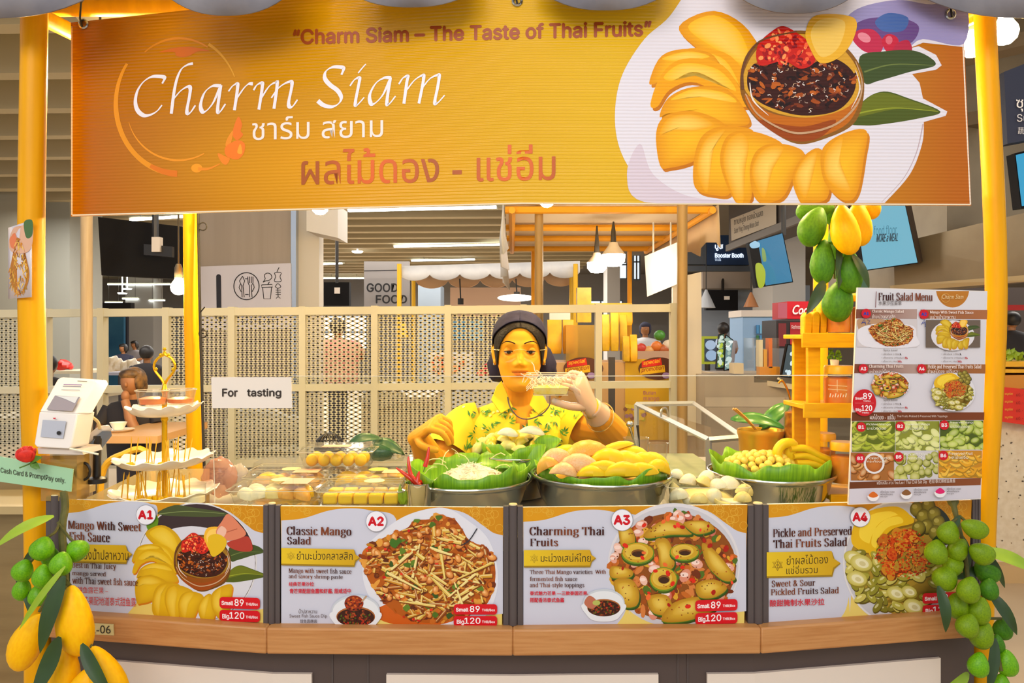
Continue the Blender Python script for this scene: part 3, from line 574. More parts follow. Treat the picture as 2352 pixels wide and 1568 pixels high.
def a1(I, L, P):
    c = (451, 1293); I.ell(c[0], c[1], 139, 139, 'd8d4d4', n=48); I.ell(c[0], c[1], 136, 136, '3a2a2c', n=48)
    I.poly([(c[0]+135*cos(a), c[1]+135*sin(a)) for a in [(-.18+i/30*(3.9))*1 for i in range(31)]], 'd4d2da')
    I.ell(440, 1312, 132, 104, 'd4d2da', n=40)
    I.blob([(362, 1180), (400, 1160), (450, 1166), (520, 1178), (505, 1186), (430, 1186)], '47502a'); I.stroke([(365, 1180), (430, 1174), (515, 1179)], [2, 1], '7d8a50', True); I.ell(350, 1200, 13, 20, '5f8a1c', .3)
    I.T = aff((1845, 200), (466, 1293), .462, .5); dish_mango(I, True, ('d8a80c', 'e2b618', 'ecc944', 'b8860a'), .55); I.T = None
    I.blob([(496, 1222), (510, 1196), (525, 1180), (552, 1206), (565, 1226), (545, 1238), (515, 1240)], 'd9805e'); I.blob([(498, 1222), (508, 1208), (520, 1216), (516, 1230), (506, 1236)], 'eab8a0'); I.blob([(522, 1246), (545, 1238), (570, 1232), (580, 1262), (555, 1266), (530, 1258)], 'b03a2c'); I.stroke([(520, 1222), (545, 1214)], 2, 'b05a40')
    I.poly(cat([(478, 1234), (500, 1226), (520, 1240), (514, 1262), (492, 1278), (482, 1268)], 5, True), 'e0b51c')
    badge(L, 335, 1182, 22, 'A1')
    L.serif('Mango With Sweet', 156, 1194, 324, 1219, BROWN, .036, 1.4); L.serif('Fish Sauce', 159, 1220, 252, 1242, BROWN, .036, 1.4)
    ribbon(L, 150, 1249, 303, 1288, .02); L.text('มะม่วงน้ำปลาหวาน', 166, 1258, 295, 1284, '3a2c10', .02)
    L.serif('Best in Thai Juicy', 166, 1290, 266, 1307, BROWN, .036, 1.25, .5); L.serif('mango served', 166, 1310, 243, 1323, BROWN, .036, 1.25, .5); L.serif('with Thai sweet fish sauce', 166, 1324, 316, 1340, BROWN, .036, 1.25, .5)
    L.text('甜辣鱼露芒果 –', 166, 1346, 248, 1361, 'c8302c', .03); L.text('清甜芒果配地道泰式甜鱼露', 166, 1368, 312, 1388, 'c8302c', .03)
    price(P, 504, 1370, 597, 1426, .03)
def a2(I, L, P):
    I.blob([(834, 1330), (840, 1260), (880, 1218), (930, 1185), (985, 1168), (1030, 1168), (1075, 1195), (1120, 1235), (1142, 1300), (1138, 1370), (1100, 1425), (1000, 1440), (920, 1428), (862, 1390)], 'dcdce4'); I.ell(960, 1408, 100, 30, 'c85a10'); dish_classic(I)
    I.stroke([(1060, 1252), (1078, 1240), (1096, 1213)], 2.5, '30303a', True); dip(I, 817, 1412, .93); I.ell(813, 1385, 22, 18, '8a2c12'); I.stroke([(826, 1388), (842, 1368)], 4, 'b89878')
    R = random.Random(2)
    for i in range(50): a, r = R.uniform(0, 6.3), R.random()**.5; I.ell(813+20*r*cos(a), 1387+16*r*sin(a), 3, 2, R.choice(['b03a14', '6a1a0a', 'c8601c', '3a1008']), 0, 6)
    badge(L, 864, 1197, 23, 'A2'); L.serif('Classic Mango', 658, 1208, 807, 1233, BROWN, .012, 1.4); L.serif('Salad', 659, 1232, 714, 1250, BROWN, .01, 1.4)
    ribbon(L, 646, 1258, 826, 1294, .02); star(L, 668, 1276, 10, 'a88a1c'); L.text('ยำมะม่วงคลาสสิก', 682, 1264, 810, 1285, '3a3014', .005)
    L.serif('Mango with sweet fish sauce', 663, 1304, 807, 1318, BROWN, .015, 1.2, .45); L.serif('and savory shrimp paste', 663, 1318, 787, 1330, BROWN, .015, 1.2, .45)
    L.text('经典芒果沙拉', 663, 1336, 721, 1346, 'c8283c', 0, 0, .6); L.text('青芒果配甜鱼露和虾酱, 甜咸适中', 665, 1351, 806, 1363, 'c8283c', 0, 0, .6)
    L.text('น้ำปลาหวาน', 686, 1398, 728, 1408, '4a3a3a'); L.text('Sweet Fish Sauce Dip', 665, 1410, 751, 1420, '5a4a48', 0, 0, 0, None); L.text('甜鱼露蘸酱', 689, 1422, 728, 1430, '3a2c2c')
    price(P, 1042, 1387, 1142, 1438)
def a3(I, L, P):
    x, y, a, b = PLATE3; I.ell(x, y, a+4, b+4, 'd8d4d8', n=48); I.ell(x, y+4, a, b, 'c6c4ca', n=48); dish_charming(I); dip(I, 1387, 1392, .8); I.blob([(1342, 1385), (1352, 1368), (1366, 1374), (1372, 1388), (1358, 1398)], 'b86a50'); I.ell(1370, 1384, 9, 6, 'b0b45a')
    badge(L, 1429, 1194, 24, 'A3'); L.serif('Charming Thai', 1216, 1209, 1388, 1234, BROWN, 0, 1.4); L.serif('Fruits', 1218, 1236, 1282, 1254, BROWN, 0, 1.4)
    ribbon(L, 1203, 1263, 1368, 1299, -.004); star(L, 1227, 1282, 10, 'a88a1c'); L.text('มะม่วงเสน่ห์ไทย', 1242, 1270, 1357, 1290, '3a3014', 0)
    L.serif('Three Thai Mango varieties', 1217, 1308, 1361, 1320, BROWN, 0, 1.2, .45); L.serif('With', 1367, 1308, 1392, 1317, BROWN, 0, 1.2, .45); L.serif('fermented fish sauce', 1217, 1324, 1326, 1334, BROWN, 0, 1.2, .45); L.serif('and Thai-style toppings', 1217, 1338, 1342, 1351, BROWN, 0, 1.2, .45)
    L.text('泰式魅力芒果 —三款泰国芒果,', 1217, 1357, 1351, 1367, 'c8283c', 0, 0, .6); L.text('搭配香浓泰式鱼酱', 1217, 1372, 1296, 1383, 'c8283c', 0, 0, .6)
    price(P, 1597, 1378, 1694, 1434, -.03)
def a4(I, L, P):
    x, y, a, b = PLATE4; I.ell(x, y, a+4, b+4, 'dcd8d8', n=48); I.ell(x, y, a, b, 'c2bfc4', n=48); I.blob([(2105, 1160), (2150, 1162), (2180, 1190), (2186, 1225), (2160, 1240), (2110, 1220)], '2a3028'); dish_pickle(I)
    badge(L, 1976, 1187, 22, 'A4'); L.serif('Pickle and Preserved', 1776, 1214, 1957, 1234, BROWN, -.032, 1.4); L.serif('Thai Fruits Salad', 1776, 1239, 1946, 1259, BROWN, -.032, 1.4)
    ribbon(L, 1761, 1268, 1930, 1323, -.02); star(L, 1786, 1297, 13, '8a6a14'); L.text('ยำผลไม้ดอง', 1807, 1275, 1902, 1297, '4a380e', -.04); L.text('แช่อิ่มรวม', 1806, 1299, 1878, 1318, '4a380e', -.03)
    L.serif('Sweet & Sour', 1772, 1333, 1873, 1348, BROWN, -.03, 1.25, .5); L.serif('Pickled Fruits Salad', 1771, 1352, 1927, 1367, BROWN, -.03, 1.25, .5); L.text('酸甜腌制水果沙拉', 1768, 1377, 1894, 1393, 'c8283c', -.03, 0, .6)
    price(P, 2119, 1362, 2216, 1414, -.04)
def whites(L_, R_, T0, T1, B0, B1, left_end, cx, cy, r, right=True):
    W1 = cat([(L_, T0+33), (L_+50, T0+28), (L_+110, T0+10), (L_+160, T0+5), (L_+205, T0+10), (left_end+30, T0+30), (left_end+10, cy), (left_end, (B0+cy)/2+40)], 6)
    W1 += cat([(left_end-2, B0-70), (left_end-12, B0-35), (left_end-38, B0-1)], 5)+[(L_, B0)]
    out = [W1]
    if right: out.append(cat([(cx-20, T1+12), (cx+20, T1+2), (cx+r*.5, T1+12), (cx+r*.8, T1+42), (R_-22, T1+58), (R_, T1+64)], 6)+[(R_, B1-38)]+cat([(R_-40, B1-34), (cx+r*.5, B1-14), (cx, B1-40)], 4))
    return out
menu_panel('A1', [(137, 1146), (607, 1162), (605, 1437), (148, 1409)], 'first dish panel of the counter, mango slices round a sauce bowl, marked A1', a1, whites(138, 606, 1146, 1160, 1409, 1436, 332, 451, 1293, 139), 0)
menu_panel('A2', [(644, 1162), (1156, 1165), (1153, 1447), (650, 1438)], 'dish panel marked A2 with a tall heap of shredded mango salad', a2, whites(646, 1155, 1162, 1165, 1439, 1447, 880, 990, 1300, 150), 0)
menu_panel('A3', [(1201, 1165), (1717, 1159), (1709, 1440), (1204, 1446)], 'dish panel marked A3 with sliced green mango rings on a white plate', a3, whites(1202, 1714, 1165, 1160, 1446, 1441, 1445, 1548, 1297, 150), 0)
menu_panel('A4', [(1764, 1158), (2232, 1148), (2222, 1412), (1755, 1440)], 'dish panel marked A4 with pickled fruit salad, partly behind green mangoes', a4, whites(1760, 2226, 1156, 1150, 1440, 1414, 1952, 2062, 1292, 130, False), 0)
# number plate on the ledge
mx = at(236, 1447, 1.545); npl = thing('number_plate', 'small cream number plate reading K-06 on the oak ledge', 'sign', mx)
m = MB(); m.quadpx([(190, 1430), (260, 1434), (261, 1459), (190, 1455)], [CT(190)-.0345, CT(260)-.0345, CT(260)-.0345, CT(190)-.0345], .003); m.build('plate', mat('cream_plastic', 'd9c98c', rough=.4), npl)
p = Pr(lambda x: CT(x)-.035); p.text('K-06', 205, 1435, 254, 1454, '3a3428', .02, 0, 0, None); p.build('lettering', npl)
# ================================================================ STALL: banner, awning, poles
BN = pl([(163, 1.755), (1200, 1.60), (2231, 1.618)])
ban = thing('stall_banner', 'wide orange and yellow plastic banner hung across the top of the stall', 'banner', at(1200, 469, 1.6))
BQ = lambda v: [(163, 60+v), (1200, 8+v), (2209, -30+v)]
m = MB()
for (a, b, c, d) in (((163, 52), (1200, -60), (1200, 468), (163, 497)), ((1200, -60), (2207, -40), (2231, 472), (1200, 468))):
    m.prism([at(x, y, BN(x)) for x, y in (a, b, c, d)], (0, .004, 0))
m.build('board', mat('banner_edge', 'f2e2c8', rough=.4), ban, smooth=False)
BPRINT = mat('banner_print', vc=True, rough=.17, spec=.35, wave=(42, .2, .6))
p = Pr(BN, z=.0008)
def bcol(x, y):
    t = max(0, min(1, (x-163)/2060)); c = mixc('ae5c00', 'd69800', min(1, t*3.2)) if t < .31 else (mixc('d69800', 'e4b41c', (t-.31)*3.5) if t < .6 else mixc('e4b41c', 'b86000', max(0, min(1, (t-.62)*2.7))))
    return mixc(c, 'f0a400', max(0, .55-math.hypot((x-760)/420, (y-390)/140)*.5))
for i, (a, b) in enumerate(((163, 1200), (1200, 2231))):
    f = lambda u, v, a=a, b=b: ((a+(b-a)*u)+((-22*(1-v)) if b > 2000 and u == 1 else 0), (lambda x: (52+(x-163)/1037*-112 if x < 1200 else -60+(x-1200)/1031*20))(a+(b-a)*u)*(1-v)+((497-(x_-163)/1037*29) if (x_ := a+(b-a)*u) < 1200 else 468+(x_-1200)/1031*4)*v)
    p.field(f, lambda u, v, f=f: bcol(*f(u, v)), 22, 10)
p.stroke([(166, 494), (1200, 466.5), (2229, 469.5)], 3, 'f6e6c4'); p.stroke([(165, 60), (165, 494)], 3, 'f0d0a0'); p.stroke([(2208, 20), (2229, 470)], 3, 'f4e0c8')
p.build('printed_background', ban, BPRINT)
p = Pr(BN, z=.0012)   # ring logo
a = lambda d: math.radians(d)
def arc(cx, cy, rx, ry, d0, d1, n=30): return [(cx+rx*cos(a(d0+(d1-d0)*i/n)), cy+ry*sin(a(d0+(d1-d0)*i/n))) for i in range(n+1)]
p.stroke(arc(408, 238, 142, 160, 215, 92), [6, 11, 11, 14], 'e8920a'); p.stroke(arc(408, 238, 142, 158, 300, 337), [7, 2], 'dd9a12'); p.stroke(arc(412, 240, 130, 152, 232, 300), [3, 6, 3], 'd8820c')
p.stroke(arc(410, 250, 118, 118, 165, 60), [1, 4, 5, 3], 'ee9410'); p.stroke(arc(412, 238, 142, 161, 118, 92), [9, 13, 15], 'e07404'); p.ell(452, 386, 13, 10, 'f59a10'); p.stroke([(455, 388), (480, 387), (505, 376)], [8, 2], 'ee8a0c', True)
p.blob([(365, 120), (400, 110), (440, 108), (482, 117), (455, 118), (435, 128), (420, 131), (404, 128), (400, 120)], 'cc6404')
for q, c in (([(547, 268), (556, 285), (553, 300), (558, 310), (545, 322), (535, 312), (536, 295)], 'ec7408'), ([(535, 300), (530, 330), (518, 335), (522, 318)], 'ee8c10'), ([(520, 335), (545, 322), (562, 330), (560, 352), (545, 366), (522, 360), (516, 348)], 'f0780a'), ([(500, 352), (520, 360), (528, 365), (520, 378), (508, 372)], 'f08410'), ([(545, 350), (552, 330), (556, 352)], 'f7a020')): p.blob(q, c)
p.build('ring_logo', ban)
p = Pr(BN, z=.0016)
Z4 = lambda *q: [(240+x/4.481, 70+y/4.481) for x, y in q]; Z5 = lambda *q: [(640+x/4.752, 100+y/4.752) for x, y in q]; Z1 = lambda *q: [(x/2.904, y/2.904) for x, y in q]
p.pen([Z4((597, 540), (618, 487), (560, 472), (480, 478), (400, 530), (340, 620), (318, 730), (340, 820), (400, 872), (470, 868), (540, 830), (588, 772)),
       Z4((905, 340), (850, 355), (790, 400), (745, 500), (715, 640), (688, 850)), Z4((700, 720), (780, 625), (850, 580), (882, 592), (876, 670), (848, 830), (880, 848), (932, 775)),
       Z4((1195, 570), (1110, 572), (1030, 640), (990, 760), (1005, 832), (1050, 825), (1120, 740), (1180, 600)), Z4((1198, 568), (1165, 800), (1185, 840), (1242, 760)),
       Z4((1280, 622), (1320, 570), (1368, 552), (1364, 640), (1338, 815)), Z4((1368, 690), (1430, 600), (1480, 552), (1522, 548)),
       Z4((1537, 610), (1570, 560), (1620, 542), (1622, 600), (1590, 808)), Z4((1618, 690), (1690, 580), (1750, 538), (1778, 550), (1745, 800)), Z1((1812, 650), (1860, 585), (1920, 548), (1948, 560), (1925, 690), (1948, 712), (1982, 668)),
       Z5((688, 335), (708, 272), (655, 255), (580, 260), (515, 305), (505, 380), (560, 450), (645, 515), (683, 590), (655, 655), (580, 690), (490, 672), (432, 628)),
       Z5((782, 458), (830, 393), (882, 380), (868, 480), (838, 640), (855, 672), (930, 592)), Z5((872, 318), (910, 270), (948, 228)),
       Z5((1222, 372), (1150, 375), (1060, 435), (995, 560), (1008, 655), (1060, 645), (1140, 555), (1205, 410)), Z5((1220, 375), (1182, 630), (1205, 660), (1272, 578)),
       Z5((1315, 438), (1360, 373), (1408, 360), (1398, 430), (1368, 650)), Z5((1400, 505), (1480, 403), (1560, 350), (1583, 365), (1568, 470), (1532, 648)), Z5((1572, 480), (1650, 385), (1730, 345), (1752, 362), (1735, 480), (1705, 630), (1730, 652), (1808, 568))],
      10.5, 2.6, -pi/4.2, 'efe8ee')
p.text('ชาร์ม สยาม', 579, 269, 880, 322, 'f2e4dc', -.024)
p.text('“Charm Siam – The Taste of Thai Fruits”', 672, 66, 1497, 103, 'a24404', -.024, 0, 3.2)
p.text('ผลไม้ดอง - แช่อิ่ม', 692, 342, 1276, 425, lambda x, y: mixc('e06200', 'a85004', .5+.5*sin(x*.02)), -.02, 0, .9)
p.build('lettering', ban)
p = Pr(BN, z=.0012); p.clip = (0, -80, 2400, 466.5)   # plate of mango
p.poly(cat([(1600, -60), (1540, 35), (1480, 90), (1430, 170), (1413, 250), (1420, 330), (1455, 400), (1520, 466)], 6)+[(2032, 466)]+cat([(2032, 466), (2090, 400), (2118, 330), (2122, 280)], 5)+[(2172, 266), (2176, 256), (2120, 226), (2112, 190), (2095, 170), (2150, 160), (2163, 150), (2150, 126), (2110, 106), (2085, 112), (2120, 98), (2214, 108), (2208, -40)], 'e6dfe6')
p.blob([(1470, 330), (1500, 400), (1580, 450), (1700, 464), (1480, 464), (1440, 400)], 'dcccd6')
p.stroke([(2120, 285), (2105, 350), (2075, 410), (2025, 464)], [3, 1], 'c4aeb4', True)
for o, c in (([(1940, 60), (1970, 20), (2060, 0), (2140, 10), (2215, 0), (2215, 100), (2120, 90), (2080, 110), (1990, 110)], '9d94c4'), ([(1955, 75), (1985, 45), (2060, 40), (2110, 60), (2090, 100), (2030, 100)], '6a4a86'), ([(1958, 90), (1970, 70), (2005, 68), (2028, 95), (2020, 122), (1985, 118)], 'c42a4c'), ([(2025, 95), (2040, 78), (2062, 88), (2062, 115), (2040, 122)], 'c8203c'), ([(2060, 100), (2085, 92), (2095, 115), (2078, 138), (2052, 144), (2030, 135), (2045, 122)], 'b82442'), ([(2010, 50), (2040, 30), (2085, 40), (2075, 70), (2030, 72)], '4a68a8')): p.blob(o, c)
p.ell(1985, 86, 16, 10, 'e88a98', .5); p.ell(2042, 92, 8, 10, 'de6878')
dish_mango(p); p.build('mango_plate_picture', ban, BPRINT)
STEEL = mat('steel', 'c8c8c4', rough=.22, metal=1); CORD = mat('black_cord', '1c1814', rough=.6)
for x, y in ((192, 55), (1188, 2), (2183, 33)):
    g = MB(); c = at(x, y, BN(x)-.003); T = [(c.x+.0095*cos(i*pi/9), c.y, c.z+.0095*sin(i*pi/9)) for i in range(19)]; g.tube(T, .003, 6, False); gr = g.build('grommet', STEEL, ban)
    k = MB(); k.tube([c+Vector((0, -.006, -.009)), c+Vector((-.004, -.008, .01)), c+Vector((-.006, .0, .05)), c+Vector((-.004, .03, .09))], .0022, 6); k.build('tie', CORD, gr)
# awning with scalloped valance
CLOTH = mat('grey_canvas', '75747e', rough=.85, var='8e8b90', vscale=7, bump=.15, bscale=22)
aw = thing('stall_awning', 'grey canvas awning with a scalloped front edge above the banner', 'awning', (0, 1.5, 2.1))
def scallop(x0, x1, yb, top=-90, Y0=1.54, n=16, k=2.4, sl=0):
    rows = [[], [], []]
    for i in range(n+1):
        t = i/n; x = x0+(x1-x0)*t; u = abs(2*t-1); yy = yb-(yb-top-70)*(u**k)+sl*(t-.5); w = .008*sin(9*t)
        rows[0].append(at(x, top, Y0)); rows[1].append(at(x, (top+yy)/2, Y0+w)); rows[2].append(at(x, yy, Y0-w))
    return rows
m = MB()
for x0, x1, yb, sl in ((-240, 240, 42, -14), (370, 672, 36, 0), (795, 1090, 17, 0), (1240, 1540, 24, 0), (1680, 1975, 31, 0), (2085, 2620, 42, 8)):
    m.grid(scallop(x0, x1, yb, sl=sl, Y0=1.535+abs((x0+x1)/2-1176)*3e-5))
m.build('valance', CLOTH, aw, solid=.003)
m = MB(); A, B = at(-260, -92, 1.56), at(2640, -92, 1.56); m.grid([[A, B], [Vector((A.x, 2.05, 2.42)), Vector((B.x, 2.05, 2.42))], [Vector((A.x, 2.6, 2.25)), Vector((B.x, 2.6, 2.25))]]); m.build('roof_cloth', mat('cream_canvas', 'd8c9a8', rough=.8), aw, solid=.003)
# bamboo-yellow poles and beams: one frame
POLE = mat('yellow_painted_wood', 'eeaa00', rough=.4, var='e29e04', vscale=5, vdim=(8, 8, .6), spec=.2)
fr = thing('market_stall', 'yellow painted wooden pole frame of the stall carrying the awning and banner', 'stall', (0, 2, 0))
def pole(pts, r, nm='pole', mt=POLE, par=None, n=14):
    k = MB(); k.tube(cat(pts, 5) if len(pts) > 2 else pts, r, n); return k.build(nm, mt, par or fr)
G = lambda px, Y, z: Vector(((px-CX)/F*Y, Y, z))
pole([G(84, 1.70, 0), G(87, 1.70, .9), G(72, 1.70, 1.5), G(78, 1.70, 2.05), G(80, 1.70, 2.16)], .0275)
pole([G(2243, 1.70, 0), G(2262, 1.70, .95), G(2288, 1.70, 1.5), G(2264, 1.70, 2.08), G(2262, 1.70, 2.16)], .0225)
pole([G(470, 2.42, 0), G(442, 2.42, 1.3), G(436, 2.42, 2.3)], .0235); pole([G(1880, 2.42, 0), G(1884, 2.42, 1.3), G(1888, 2.42, 2.3)], .0235)
pole([G(-40, 1.84, 2.215), G(2390, 1.84, 2.215)], .022, 'beam'); pole([G(330, 2.44, 2.2), G(1990, 2.44, 2.2)], .022, 'beam')
pole([G(78, 1.70, 2.14), G(436, 2.42, 2.2)], .02, 'beam'); pole([G(2264, 1.70, 2.15), G(1888, 2.42, 2.2)], .02, 'beam')
# ================================================================ GOODS ON THE COUNTER
TOP = .97
CLEAR = glass('clear_plastic', 'fbfbf8', 1.36, .05, 'f4efe0', .04); ACRYL = glass('clear_acrylic', 'f6f9f7', 1.22, .02); GLASSM = glass('clear_glass', 'fbfcfb', 1.32, .02)
GOLD = mat('gold_metal', 'e6bb1e', rough=.25, metal=.75); PORC = mat('white_melamine', 'f2e9d6', rough=.25, coat=.3)
BRASS = mat('brass', 'd8a83a', rough=.25, metal=1); BLACK = mat('black_plastic', '201c1a', rough=.4)
LEAFM = mat('banana_leaf', '86ba0e', rough=.4, var='649a0c', vscale=9, vdim=(30, 2, 2), spec=.45); LEAFD = mat('dark_leaf', '2f4a18', rough=.4, var='243c14', vscale=14); LEAFL = mat('light_leaf', '9ab522', rough=.4, var='7d9c18', vscale=10)
GREENF = mat('green_mango_skin', '72b008', rough=.4, var='5a9a08', vscale=8, spec=.3); LIMEF = mat('lime_mango_skin', '7c9a08', rough=.45, spec=.25, var='66860a', vscale=9); DEEPF = mat('deep_green_mango_skin', '3a6e10', rough=.5, var='4a8212', vscale=6, spec=.25)
YELF = mat('ripe_mango_skin', 'fcc004', rough=.45, var='f8b402', vscale=6, spec=.2); STEMM = mat('twig', '4a4a18', rough=.7, var='5f5c24', vscale=40)
MANGO = mat('peeled_mango', 'f4be04', rough=.4, var='f6cc14', vscale=14, spec=.3); PALEM = mat('pale_fruit', 'f0dc96', rough=.4, var='ecd070', vscale=18); CREAM = mat('cream_fruit', 'faf2d8', rough=.4, var='f2e6b4', vscale=20); ORANGEM = mat('orange_fruit', 'eba02a', rough=.4, var='f0b64a', vscale=16); PINKM = mat('blush_fruit', 'f0b070', rough=.4, var='f2c48c', vscale=10)
def proto(mb, name, m, **k):
    o = mb.build(name, m, **k); me = o.data
    if o.modifiers: me = D.meshes.new_from_object(o.evaluated_get(bpy.context.evaluated_depsgraph_get()))
    D.objects.remove(o); return me
def inst(me, name, parent, loc, rot=(0, 0, 0), sc=1):
    o = D.objects.new(name, me); COL.objects.link(o); loc = Vector(loc)
    if parent: o.parent = parent; W[o] = W[parent]; loc = loc-W[parent]
    else: W[o] = loc
    o.location = loc; o.rotation_euler = rot; o.scale = (sc,)*3 if not isinstance(sc, (tuple, list)) else sc; return o
def fr_(p):   # mango outline: blunt stem end, slightly hooked tip
    t = p.z; w = 1-.22*t-.10*t*t; return Vector((p.x*w+.10*t*t-.05, p.y*w*.94, t*(1+.03*p.x)))
def mango_mesh(name, m, n=18): return proto(MB().ell((0, 0, 0), 1, None, n, 12, fn=fr_), name, m)
MG_G, MG_L, MG_D, MG_Y = (mango_mesh('mango_'+k, m) for k, m in (('green', GREENF), ('lime', LIMEF), ('deep', DEEPF), ('yellow', YELF)))
def garland(label, base, fruits, leaves, stems):
    g = thing('mango_garland', label, 'garland', base, 'mango garlands hung on the stall')
    for me, px, py, Y, rx, rz, tilt, *nm in fruits:
        inst(me, 'mango', g, at(px, py, Y), (0, math.radians(tilt), 0), (rx/F*Y, rx/F*Y*.95, rz/F*Y))
    for m, a, b, w, bend, *o in leaves:
        up = o[0] if o else (0, -1, .25)
        k = MB(); k.leaf(at(*a), at(*b), w/F*a[2], up, bend, n=9, fold=.2, curl=o[1] if len(o) > 1 else 0); k.build('leaf', m, g)
    for pts, r in stems:
        k = MB(); k.tube([at(*p) for p in (cat(pts, 4) if len(pts) > 2 else pts)], r, 7); k.build('stem', STEMM, g)
    return g
garland('mango garland at the left counter end, small green fruit above ripe yellow ones', at(140, 1130, 1.6),
    [(MG_G, 98, 1259, 1.50, 27, 28, 10), (MG_G, 141, 1294, 1.47, 24.5, 28, 5), (MG_G, 177, 1263, 1.51, 26, 24, -60), (MG_G, 53, 1309, 1.50, 23, 26, 15), (MG_G, 98, 1323, 1.47, 22, 28, 0), (MG_G, 51, 1353, 1.53, 20, 26, 8), (MG_G, 86, 1368, 1.52, 20, 24, -10), (MG_G, 118, 1280, 1.54, 20, 24, 0),
     (MG_Y, 172, 1425, 1.46, 40, 82, -8), (MG_Y, 63, 1473, 1.47, 35, 70, 22), (MG_Y, 150, 1550, 1.47, 34, 72, 2), (MG_Y, 246, 1552, 1.44, 36, 76, -28), (MG_Y, 197, 1590, 1.45, 40, 60, 10)],
    [(LEAFL, (124, 1185, 1.50), (-12, 1258, 1.46), 38, .10, (0, -.7, .7)), (LEAFD, (148, 1322, 1.44), (92, 1500, 1.42), 50, .05), (LEAFD, (138, 1462, 1.42), (72, 1605, 1.40), 52, -.06), (LEAFD, (188, 1478, 1.42), (258, 1600, 1.39), 42, .06), (LEAFL, (150, 1300, 1.45), (44, 1446, 1.43), 20, .06), (LEAFD, (36, 1320, 1.53), (68, 1412, 1.50), 22, -.12), (LEAFD, (108, 1245, 1.55), (50, 1300, 1.55), 26, .1), (LEAFD, (150, 1240, 1.55), (160, 1345, 1.53), 30, .1)],
    [([(146, 1130, 1.585), (150, 1165, 1.57), (143, 1215, 1.55), (148, 1300, 1.53), (150, 1345, 1.50)], .0075), ([(140, 1190, 1.56), (128, 1220, 1.53), (105, 1235, 1.51)], .003), ([(133, 1200, 1.55), (160, 1235, 1.52), (172, 1245, 1.51)], .003), ([(150, 1330, 1.50), (160, 1345, 1.48)], .004), ([(145, 1310, 1.5), (90, 1405, 1.47)], .003), ([(150, 1345, 1.5), (205, 1475, 1.46), (225, 1500, 1.45)], .003), ([(120, 1240, 1.54), (70, 1290, 1.51), (60, 1330, 1.52)], .003)])
rg = [(2179, 1222, 24, 27, 12), (2238, 1213, 22, 32, -70), (2151, 1267, 25, 29, 5), (2201, 1262, 22, 28, 28), (2254, 1270, 25, 30, -65), (2190, 1300, 22, 24, 60), (2266, 1312, 25, 31, -55), (2172, 1326, 27, 30, 25), (2226, 1354, 25, 31, 10), (2272, 1352, 21, 26, 0), (2199, 1391, 25, 31, -5), (2250, 1402, 25, 32, 8), (2223, 1436, 25, 28, 15), (2256, 1458, 26, 32, 20), (2304, 1443, 21, 26, 0), (2292, 1478, 15, 22, -10), (2248, 1526, 23, 29, 5), (2313, 1522, 24, 31, -8), (2300, 1572, 20, 26, 0)]
garland('garland of small green mangoes hanging at the right end of the counter', at(2195, 1150, 1.62),
    [((MG_D if i in (6, 9, 14, 15) else MG_G if i > 13 else MG_L), x, y, 1.52-.02*math.sin(i*1.7)+(.035 if i in (5, 6, 9, 14, 15) else 0)+max(0, (x-2240))*.0004, a, b, t) for i, (x, y, a, b, t) in enumerate(rg)],
    [(LEAFL, (2252, 1262, 1.56), (2385, 1318, 1.54), 42, .12, (0, -.8, .6)), (LEAFD, (2205, 1185, 1.57), (2138, 1245, 1.56), 26, .15), (LEAFD, (2155, 1345, 1.52), (2172, 1452, 1.50), 34, .12), (LEAFD, (2272, 1358, 1.58), (2336, 1458, 1.56), 36, .1), (LEAFD, (2285, 1465, 1.55), (2268, 1590, 1.52), 34, .05), (LEAFD, (2250, 1255, 1.58), (2308, 1350, 1.58), 26, .1), (LEAFD, (2280, 1290, 1.60), (2190, 1330, 1.6), 30, .1), (LEAFL, (2225, 1545, 1.53), (2160, 1590, 1.5), 30, .1), (LEAFD, (2210, 1230, 1.58), (2215, 1330, 1.58), 30, .1)],
    [([(2188, 1150, 1.60), (2196, 1185, 1.585), (2215, 1260, 1.57), (2225, 1340, 1.565), (2245, 1420, 1.56), (2280, 1470, 1.56), (2300, 1540, 1.55)], [.012, .011, .006, .006, .005, .005, .004, .004]+[.004]*17), ([(2205, 1185, 1.58), (2180, 1205, 1.54)], .003), ([(2205, 1185, 1.58), (2228, 1205, 1.55)], .003), ([(2270, 1420, 1.57), (2300, 1420, 1.58)], .003), ([(2215, 1240, 1.57), (2160, 1250, 1.54)], .003)])
garland('big mango garland under the banner, green fruit with two ripe yellow ones', at(1920, 455, 1.78),
    [(MG_D, 1872, 480, 1.80, 26, 44, 80), (MG_D, 1868, 520, 1.76, 31, 48, 20), (MG_D, 1890, 601, 1.76, 27, 52, 3), (MG_D, 1930, 555, 1.79, 26, 52, -14), (MG_D, 1951, 622, 1.77, 29, 52, -4), (MG_Y, 1941, 527, 1.71, 32, 60, -12), (MG_Y, 1972, 514, 1.75, 30, 52, -5), (MG_Y, 2004, 478, 1.77, 20, 26, 20), (MG_D, 1926, 690, 1.80, 34, 50, 10), (MG_D, 1912, 478, 1.84, 24, 40, 0)],
    [(LEAFD, (1893, 645, 1.74), (1852, 722, 1.72), 34, .08), (LEAFD, (1958, 585, 1.75), (1996, 662, 1.74), 26, .1), (LEAFD, (1925, 530, 1.76), (1920, 640, 1.75), 20, .1), (LEAFD, (1935, 590, 1.76), (1925, 665, 1.76), 18, .05), (mat('teal_leaf', '3f6a60', rough=.4), (1965, 600, 1.79), (1990, 690, 1.79), 34, .1)],
    [([(1925, 300, 1.82), (1922, 470, 1.81), (1916, 560, 1.80), (1918, 640, 1.80)], .005), ([(1912, 560, 1.80), (1890, 555, 1.77)], .003), ([(1918, 600, 1.80), (1948, 575, 1.78)], .003)])
